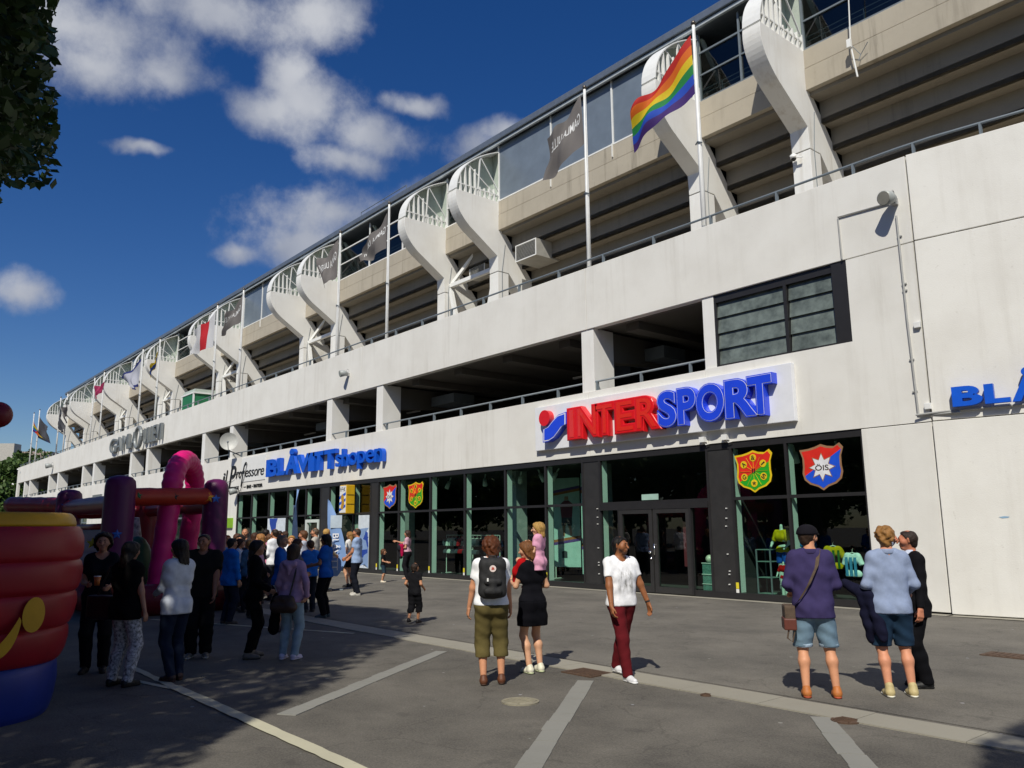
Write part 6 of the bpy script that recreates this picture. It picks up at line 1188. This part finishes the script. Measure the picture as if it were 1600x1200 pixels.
# flat print on the chest
def chest(x, z): return (x, math.sqrt(max(.0004, .136 ** 2 - max(0, abs(x) - .075) ** 2)) / 1.26 + .014 + (.012 if 1.15 < z < 1.4 else 0), z)
J_ = K['J']; w = J_['wrL'] + (J_['elL'] - J_['wrL']) * .1; d = J_['wrL'] - J_['elL']; d /= np.linalg.norm(d); mb = MB(); mb.tube([w - d * .01, w + d * .01], .032, 14); q = mb.build('wrist_watch', BLACK, o); q.scale = (K['s'],) * 3
# --- man in the cap
g = pG(1281, 1090); o, K = person(g, 128, 1.80, 'man in black cap, purple shirt and pale denim shorts seen from behind', cell=.011, skincol='c88e6c', hair=('crop', '33241a'), hat='16141a', beard='3a281c', top=('half', '3a3359', .014, .80, cloth('3a3359'), .35, True), bottom=('shorts', '6f8799', .026, cloth('6f8799', 'denim'), 'cuff'), shoes=('b0682f', 'a84a2c'),
    arms={'R': ((.17, .24, 1.06), (.9, -.7, -.3), (-.6, .6, .1)), 'L': ((-.18, .22, 1.02), (-.9, -.7, -.3), (.6, .6, .1))}, feet={'R': (.17, .02, 0, -.55), 'L': (-.13, .0, 0, .25)}, head=-42, build=1.02)
t = local_thing('shoulder_bag', 'brown shoulder bag with long strap across the back of the man in cap', 'bag', g, 128, 1.80); BRN = PM('bag_canvas', (.085, .055, .035), .8, .2, 20, .3, 60); BRL = PM('bag_leather', (.10, .025, .015), .5, .2)
mb = MB(); path = [(.09, .06, 1.50), (.085, -.055, 1.485), (.04, -.145, 1.33), (-.05, -.155, 1.15), (-.15, -.13, .99), (-.21, -.06, .92)]; mb.grid(lambda u, v: tuple(Vector(path[min(int(u * 5), 4)]).lerp(Vector(path[min(int(u * 5), 4) + 1]), u * 5 - min(int(u * 5), 4)) + Vector((.026 * (v - .5) * 2 * .8, -.012, .026 * (v - .5) * 2 * .6))), 25, 1); mb.build('strap', BRN, t, True)
mb = MB(); mb.box(-.305, -.195, -.12, .14, .70, .93); q = mb.build('bag_body', BRN, t, bevel=.02); mb = MB(); mb.box(-.318, -.19, -.13, .12, .68, .80); mb.build('leather_flap', BRL, t, bevel=.015); mb = MB(); mb.tube([(-.27, -.1, .69), (-.29, -.1, .60), (-.24, -.1, .56), (-.21, -.1, .68)], .009, 6); mb.build('loose_strap', BRN, t)
# --- man in the light blue shirt
g = pG(1405, 1088); o, K = person(g, 132, 1.79, 'blond man in a light blue shirt and dark denim shorts seen from behind', cell=.011, skincol='c8896a', hair=('tousled', '8a6234'), top=('long', '8996b2', .012, .84, cloth('8996b2'), .7, True), bottom=('shorts', '1f3348', .024, cloth('1f3348', 'denim'), 'x'), shoes=('b9a878', 'e0dccb'), heelcol=1, build=.95,
    arms={'R': ((.22, .20, 1.02), (.8, -.8, -.2), (-.5, .7, .1)), 'L': ((-.24, .22, 1.04), (-.5, -1, -.4), (.2, 1, .1))}, feet={'R': (.13, .0, 0, -.1), 'L': (-.11, -.03, 0, .75)}, head=-6)
t = local_thing('jacket', 'dark navy jacket draped over the forearm of the man in the light blue shirt', 'jacket', g, 132, 1.79)
blob('jacket_cloth', cloth('15162a'), t, [((-.28, .18, 1.06), (-.22, .02, 1.02), .07, .06, .04), ((-.26, .10, 1.04), (-.20, .04, .66), .065, .06, .04), ((-.20, .0, 1.0), (-.14, -.06, .66), .05, .06, .04), ((-.30, .18, 1.08), (-.40, .20, 1.13), .06, .045, .04), ((-.23, .08, .8), (-.20, .06, .56), .06, .05, .04), ((-.16, -.05, .8), (-.12, -.08, .60), .05, .045, .03)], (-.65, -.25, .4), (.1, .45, 1.35), .014, .007)
# --- man in the dark suit
g = pG(1442, 1074); o, K = person(g, 226, 1.74, 'man in a black suit half hidden behind the blond man, hand at his brow', cell=.011, skincol='b9785c', hair=('crop', '2a1e18'), top=('long', '101014', .016, .78, cloth('101014'), .97, False), bottom=('trousers', '0d0d11', .02), shoes=('0a0a0c', '0a0a0a'),
    arms={'R': ((.03, .17, 1.64), (.5, 3, -.2), (-1, -.1, .2)), 'L': ((-.26, .05, .86), (-.5, -1, 0))}, feet={'R': (.1, 0, 0, -.3), 'L': (-.1, .02, 0, .3)}, head=-18)
mb = MB(); J_ = K['J']; w = J_['wrR']; d = J_['wrR'] - J_['elR']; d /= np.linalg.norm(d); mb.tube([w - d * .05, w - d * .01], .042, 14); q = mb.build('shirt_cuff', cloth('b8c4dc'), o); q.scale = (K['s'],) * 3
blob('shirt_front', cloth('c2cbe0'), o, [((-.03, .10, 1.2), (-.01, .09, 1.44), .05, .05, .03), ((0, 0, 1.46), (0, -.01, 1.49), .075, .068, .02)], (-.2, -.15, 1.1), (.2, .25, 1.56), .012, 0, None, K['s'])
# --- running boy and small children
g = pG(647, 974); person(g, 118, 1.14, 'boy in black cap, T-shirt and shorts running away across the sunny pavement', child=True, cell=.013, skincol='b9825f', hair=('crop', '2c2018'), hat='12141c', top=('tshirt', '17171a', .014, .86), bottom=('capri', '131316', .03), shoes=('1c1414', '30201c'), arms={'R': ((.24, .16, 1.0), (.5, -1, 0)), 'L': ((-.24, .1, 1.0), (-.5, -1, 0))}, feet={'R': (.08, .12, 0), 'L': (-.06, -.20, .05)})
g = pG(598, 910); person(g, 48, 1.12, 'small curly haired child in black top and denim shorts near the shop glass', child=True, cell=.018, skincol='c08c6c', hair=('curly', '5a3a22'), top=('tshirt', '18181a', .012, .92), bottom=('shorts', '2a3c48', .012), shoes=('d8cdb8', 'e8e0d0'), arms={'R': ((.18, .26, 1.06), (.4, -1, -.2)), 'L': ((-.18, .26, 1.06), (-.4, -1, -.2))})
g = pG(636, 905); person(g, 215, 1.76, 'woman in a pale pink top pointing left beside the shop glass', female=True, cell=.018, skincol='c08a6c', hair=('bob', '3a2820'), top=('tshirt', 'c39aa8', .010, .98), bottom=('trousers', '1a1a1e', .014), shoes=('b98a70', 'a07860'), arms={'R': ((.12, .50, 1.36), (.6, -.6, -.6), (0, 1, .1)), 'L': ((-.16, .24, 1.12), (-.6, -1, -.2))})
t = local_thing('coat_bundle', 'bundle of dark and crimson coats held by the woman in pink', 'coats', g, 215, 1.76); blob('dark_coat', cloth('24242a'), t, [((-.16, .2, 1.12), (.12, .2, 1.08), .13, .11, .06), ((-.12, .22, 1.05), (-.14, .2, .80), .10, .07, .05), ((.06, .22, 1.0), (.05, .2, .9), .09, .07, .05)], (-.45, -.05, .6), (.4, .5, 1.35), .02, .006); blob('crimson_coat', cloth('a01040'), t, [((-.2, .14, 1.2), (-.22, .12, .86), .08, .05, .05), ((-.12, .24, 1.22), (.0, .24, 1.18), .06, .05, .03)], (-.45, -.05, .7), (.3, .45, 1.4), .02, .004)
g = pG(556, 930); person(g, 222, 1.84, 'tall man in a pale blue checked shirt and dark jeans standing in the sun', cell=.014, skincol='b57a5a', hair=('crop', '3a2a20'), top=('tshirt', '93a9cc', .014, .84, None or cloth('93a9cc'), 0, True), bottom=('jeans', '14161f', .016), shoes=('b4b0a8', 'e0ddd6'), arms={'R': ((.14, .24, .98), (.7, -1, -.2)), 'L': ((-.14, .26, .98), (-.7, -1, -.2))}, feet={'R': (.1, .06, 0), 'L': (-.12, -.06, 0)})
g = pG(545, 917); person(g, 205, 1.74, 'blonde woman in white top, short black skirt and tall boots behind the man in checks', female=True, cell=.017, skincol='c79474', hair=('long', '8a6436'), top=('tshirt', 'd8d6d2', .008, 1.0), bottom=('skirt', '141416', .012, cloth('141416'), .62), shoes=('101012', '101010'), arms={'R': ((.16, .22, 1.05), (.6, -1, 0)), 'L': ((-.2, .14, .95), (-.6, -1, 0))})
# --- people in the tree shade
g = pG(452, 1030); o, K = person(g, 128, 1.60, 'woman in a lilac hooded jacket and pale jeans seen from behind, hand on hip', female=True, cell=.012, skincol='b98a70', hair=('bob', '2a1b14'), top=('long', '9a7f9e', .018, .86), bottom=('jeans', '8296a4', .008), shoes=('b9b4cc', 'd0cce0'), arms={'R': ((.27, -.02, .93), (1, -.5, -.1), (-.5, -.3, -.6)), 'L': ((-.24, .10, .92), (-.6, -1, 0))})
blob('hood', cloth('9a7f9e'), o, [((-.07, -.10, 1.45), (.07, -.10, 1.45), .055, .055, .03), ((0, -.12, 1.42), (0, -.13, 1.30), .06, .03, .04)], (-.25, -.3, 1.15), (.25, .1, 1.6), .014, .003, None, K['s'])
t = local_thing('shoulder_bag', 'dark brown shoulder bag hanging behind the woman in the lilac jacket', 'bag', g, 128, 1.60); blob('bag_body', PM('bag_dark_brown', (.035, .018, .012), .6, .2), t, [((-.16, -.2, .80), (.10, -.2, .80), .09, .09, .05), ((-.14, -.2, .92), (.08, -.2, .92), .06, .06, .05)], (-.4, -.4, .6), (.35, .0, 1.1), .015, .004); mb = MB(); mb.tube([(.10, .02, 1.47), (.11, -.09, 1.40), (.09, -.16, 1.15), (.06, -.2, .95)], .013, 6); mb.build('strap', BLACK, t)
t = local_thing('jacket', 'black jacket hanging down between the two women in the tree shade', 'jacket', g, 128, 1.60); blob('jacket_cloth', cloth('0a0a0c'), t, [((-.27, .06, .92), (-.30, .02, .45), .07, .09, .05), ((-.25, .08, .95), (-.33, .05, .85), .06, .06, .04)], (-.55, -.15, .25), (-.1, .25, 1.1), .016, .006)
g = pG(393, 1028); person(g, 75, 1.66, 'woman with long dark hair dressed all in black seen from behind', female=True, cell=.013, skincol='a87a62', hair=('long', '1c110c'), top=('long', '0b0b0d', .03, .72), bottom=('leggings', '0a0a0c', .008), shoes=('5a5450', '3a3634'), arms={'R': ((.2, .2, 1.0), (.8, -1, 0)), 'L': ((-.22, .16, .98), (-.8, -1, 0))}, feet={'R': (.15, -.05, 0), 'L': (-.14, .05, 0)}, head=-10)
g = pG(308, 1028); person(g, -25, 1.76, 'heavy set man in dark T-shirt and trousers facing the camera in the shade', cell=.013, skincol='9c6a52', hair=('crop', '2c2320'), top=('tshirt', '1e1c1a', .03, .84), bottom=('trousers', '141416', .028), shoes=('6a6660', 'b8b4ac'), build=1.14, arms={'R': ((.16, .2, .86), (.7, -1, 0)), 'L': ((-.20, .18, .86), (-.7, -1, 0))}, head=-15)
g = pG(268, 1064); person(g, 195, 1.70, 'woman in a white blouse and dark jeans with long dark hair in the shade', female=True, cell=.012, skincol='a87c66', hair=('long', '1c120e'), top=('long', 'c4c9d2', .016, .82), bottom=('jeans', '1c2436', .008), shoes=('2a1210', '3a2018'), arms={'R': ((.12, .30, 1.08), (.7, -.9, -.5)), 'L': ((-.1, .32, 1.06), (-.7, -.9, -.5))}, feet={'R': (.09, .03, 0), 'L': (-.05, -.02, 0)}, head=12)
PAT = PM('patterned_leggings_cloth', (.34, .34, .36), .9, .9, 34)
g = pG(188, 1072); person(g, 120, 1.68, 'dark haired woman in black top and pale patterned trousers seen from behind', female=True, cell=.013, skincol='a07662', hair=('long', '0e0a08'), top=('vest', '0b0b0c', .03, .80), bottom=('trousers', '8a8a90', .010, PAT), shoes=('14100f', '14100f'), arms={'R': ((.27, .04, .86), (.5, -1, 0)), 'L': ((-.2, .22, 1.0), (-.6, -1, 0))}, feet={'R': (.13, 0, 0), 'L': (-.12, 0, 0)}, build=1.08)
t = local_thing('handbag', 'black bag hanging at the side of the woman in patterned trousers', 'bag', g, 120, 1.68); mb = MB(); mb.box(-.62, -.22, -.05, .1, .78, 1.08); mb.build('bag_body', BLACK, t, bevel=.03); mb = MB(); mb.tube([(-.5, .02, 1.08), (-.3, 0, 1.44), (-.16, .02, 1.47)], .012, 6); mb.build('strap', BLACK, t)
g = pD(163, 12.2); person(g, -20, 1.78, 'curly haired woman facing the camera right of the red slide', female=True, cell=.014, skincol='a67860', hair=('curly', '1e1410'), top=('tshirt', '14161c', .014, .84), bottom=('trousers', '16161a', .014), shoes=('1a1616', '222222'), arms={'R': ((.12, .28, 1.12), (.7, -.9, -.4)), 'L': ((-.14, .28, 1.08), (-.7, -.9, -.4))})
t = thing('paper_cup', 'small orange cup held by the curly haired woman in the shade', 'cup', (g[0] + .26, g[1] - .1, 1.12)); mb = MB(); mb.cyl((0, 0, 0), (0, 0, .11), .03, .042, 16); mb.build('cup_wall', PM('cup_orange', (.55, .16, .03), .5), t, True); mb = MB(); mb.cyl((0, 0, .11), (0, 0, .12), .045, .045, 16); mb.build('cup_lid', WHITE, t)
# --- the group in blue shirts
BLS = '1c56a8'
g = pG(506, 965); person(g, 222, 1.71, 'black haired person in bright blue shirt and black trousers right in the crowd', female=True, cell=.015, skincol='9a6a50', hair=('bob', '0c0909'), top=('tshirt', BLS, .022, .84), bottom=('trousers', '0e0e12', .014), shoes=('2e4048', '404a50'), arms={'R': ((.12, .30, 1.10), (.7, -.9, -.4)), 'L': ((-.14, .3, 1.08), (-.7, -.9, -.4))}, build=1.1)
g = pD(441, 15.6); person(g, 60, 1.72, 'grey haired person in a blue shirt and knee length white trousers seen from behind', female=True, cell=.015, skincol='ac8066', hair=('short', '6e6458'), top=('half', BLS, .024, .84), bottom=('capri', 'c0c4d0', .012), shoes=('33282a', '44383a'), build=1.15, arms={'R': ((.2, .28, 1.05), (.8, -.8, -.2)), 'L': ((-.2, .28, 1.05), (-.8, -.8, -.2))}, head=-25)
g = pD(363, 17.2); person(g, 100, 1.66, 'dark haired boy in a loose bright blue jacket beside the bouncy castle', cell=.016, skincol='a87c62', hair=('short', '120d0b'), top=('long', '1a62b4', .03, .78), bottom=('trousers', '1a2030', .016), shoes=('2c2626', '40383a'), build=.95)
crowd = [(355, 21.5, 1.70, 10, 'ginger person in a light blue shirt half hidden behind the castle post', False, ('short', '8a4a22'), '4a86c0', 'c8906c'),
 (383, 26, 1.86, -30, 'bald man at the back of the crowd under the restaurant windows', False, ('bald', '999999'), '2e2c2e', 'b8805f'),
 (378, 23.5, 1.68, -60, 'woman in dark sunglasses and grey top in the middle of the crowd', True, ('bob', '1c1614'), '4a4448', 'b98464'),
 (391, 19.5, 1.60, 195, 'blonde woman in sunglasses lifting a hand to her face in the crowd', True, ('short', '9a6e3c'), '3a5a78', 'c08a66'),
 (398, 25, 1.74, 160, 'brown haired person in a maroon top at the back of the crowd', True, ('bob', '40281a'), '4a2630', 'b98464'),
 (408, 21.5, 1.72, 215, 'blonde woman in sunglasses turned left in the crowd', True, ('long', '96683a'), '20242c', 'c48e6c'),
 (416, 26.5, 1.84, 120, 'tall dark haired man by the blue and white poster', False, ('short', '1c1410'), '1c222e', 'a8785c'),
 (430, 22.5, 1.84, 200, 'man in a bright white shirt turned left in the crowd', False, ('crop', '2a1e16'), 'e4e6ea', 'b47c5c'),
 (465, 17.6, 1.62, 60, 'woman with tied brown hair in a grey top between the blue shirts', True, ('bob', '3a2418'), '5c5a60', 'b98464'),
 (475, 20.5, 1.80, 225, 'man with glasses and a pale striped shirt facing left in the crowd', False, ('short', '5a3a22'), 'b8bcc8', 'b97e60'),
 (493, 24.5, 1.86, 230, 'grey haired man with a white scarf near the restaurant door', False, ('crop', '5a4a3c'), 'b0aca4', 'b98466'),
 (510, 25, 1.84, 100, 'blond person behind the feather flag near the restaurant door', False, ('short', 'b08a4c'), 'a89880', 'c08a6c'),
 (135, 30, 1.78, 140, 'dark haired person showing only the head beyond the blue castle wall', False, ('short', '100c0a'), '22242a', '8a6450'),
 (371, 24.5, 1.72, 30, 'person with brown hair and a white top beside the castle post', True, ('bob', '4a2c1a'), 'cfd2d8', 'b98466')]
crowd += [(422, 24, 1.70, 30, 'woman in a pink top behind the man in the white shirt', True, ('long', '5a3a20'), 'c47a98', 'c08a6c'),
 (446, 25.5, 1.78, 210, 'man in a pale blue shirt near the thin feather flag', False, ('short', '3a2618'), '8fb0d8', 'b9805f'),
 (456, 22, 1.66, 330, 'fair haired woman in white facing the camera left of the man with glasses', True, ('bob', 'a87c44'), 'dfe0e4', 'c99474'),
 (486, 19.0, 1.58, 180, 'child in a bright blue shirt right of the man with glasses', False, ('short', '4a2e1a'), '2464b8', 'c08a6c'),
 (402, 18.2, 1.56, 20, 'child in a pale pink top in front of the sunglasses women', True, ('long', '7a5230'), 'd8a8b8', 'c99474'),
 (376, 20.0, 1.62, 60, 'woman in white and pale blue beside the boy in the blue jacket', True, ('bob', '3a2416'), 'b8cce4', 'b98466'),
 (437, 27.5, 1.80, 200, 'man in a navy top deepest in the crowd by the poster', False, ('crop', '2a1c14'), '1a2848', 'b07a5c')]
for k, (px, d, h, f, lab, fem, hr, tc, sk) in enumerate(crowd):
    person(pD(px, d), f, h, lab, group='crowd in front of the restaurant', female=fem, cell=.02, skincol=sk, hair=hr, top=(['tshirt', 'long'][k % 2], tc, .016, .86), bottom=('trousers', ['1a1c24', '2a2c34', '20242e'][k % 3], .016), shoes=('2c2828', '4a4444'), arms=({'R': ((.02, .17, 1.56), (.9, -.2, -.6)), 'L': ((-.2, .2, 1.0),)} if 'lifting' in lab else {'R': ((.18, .22, 1.0), (.7, -1, 0)), 'L': ((-.18, .22, 1.0), (-.7, -1, 0))}), head=(k * 7) % 20 - 10)
for (px, dd) in [(378, 0), (391, 0), (408, 0)]: pass
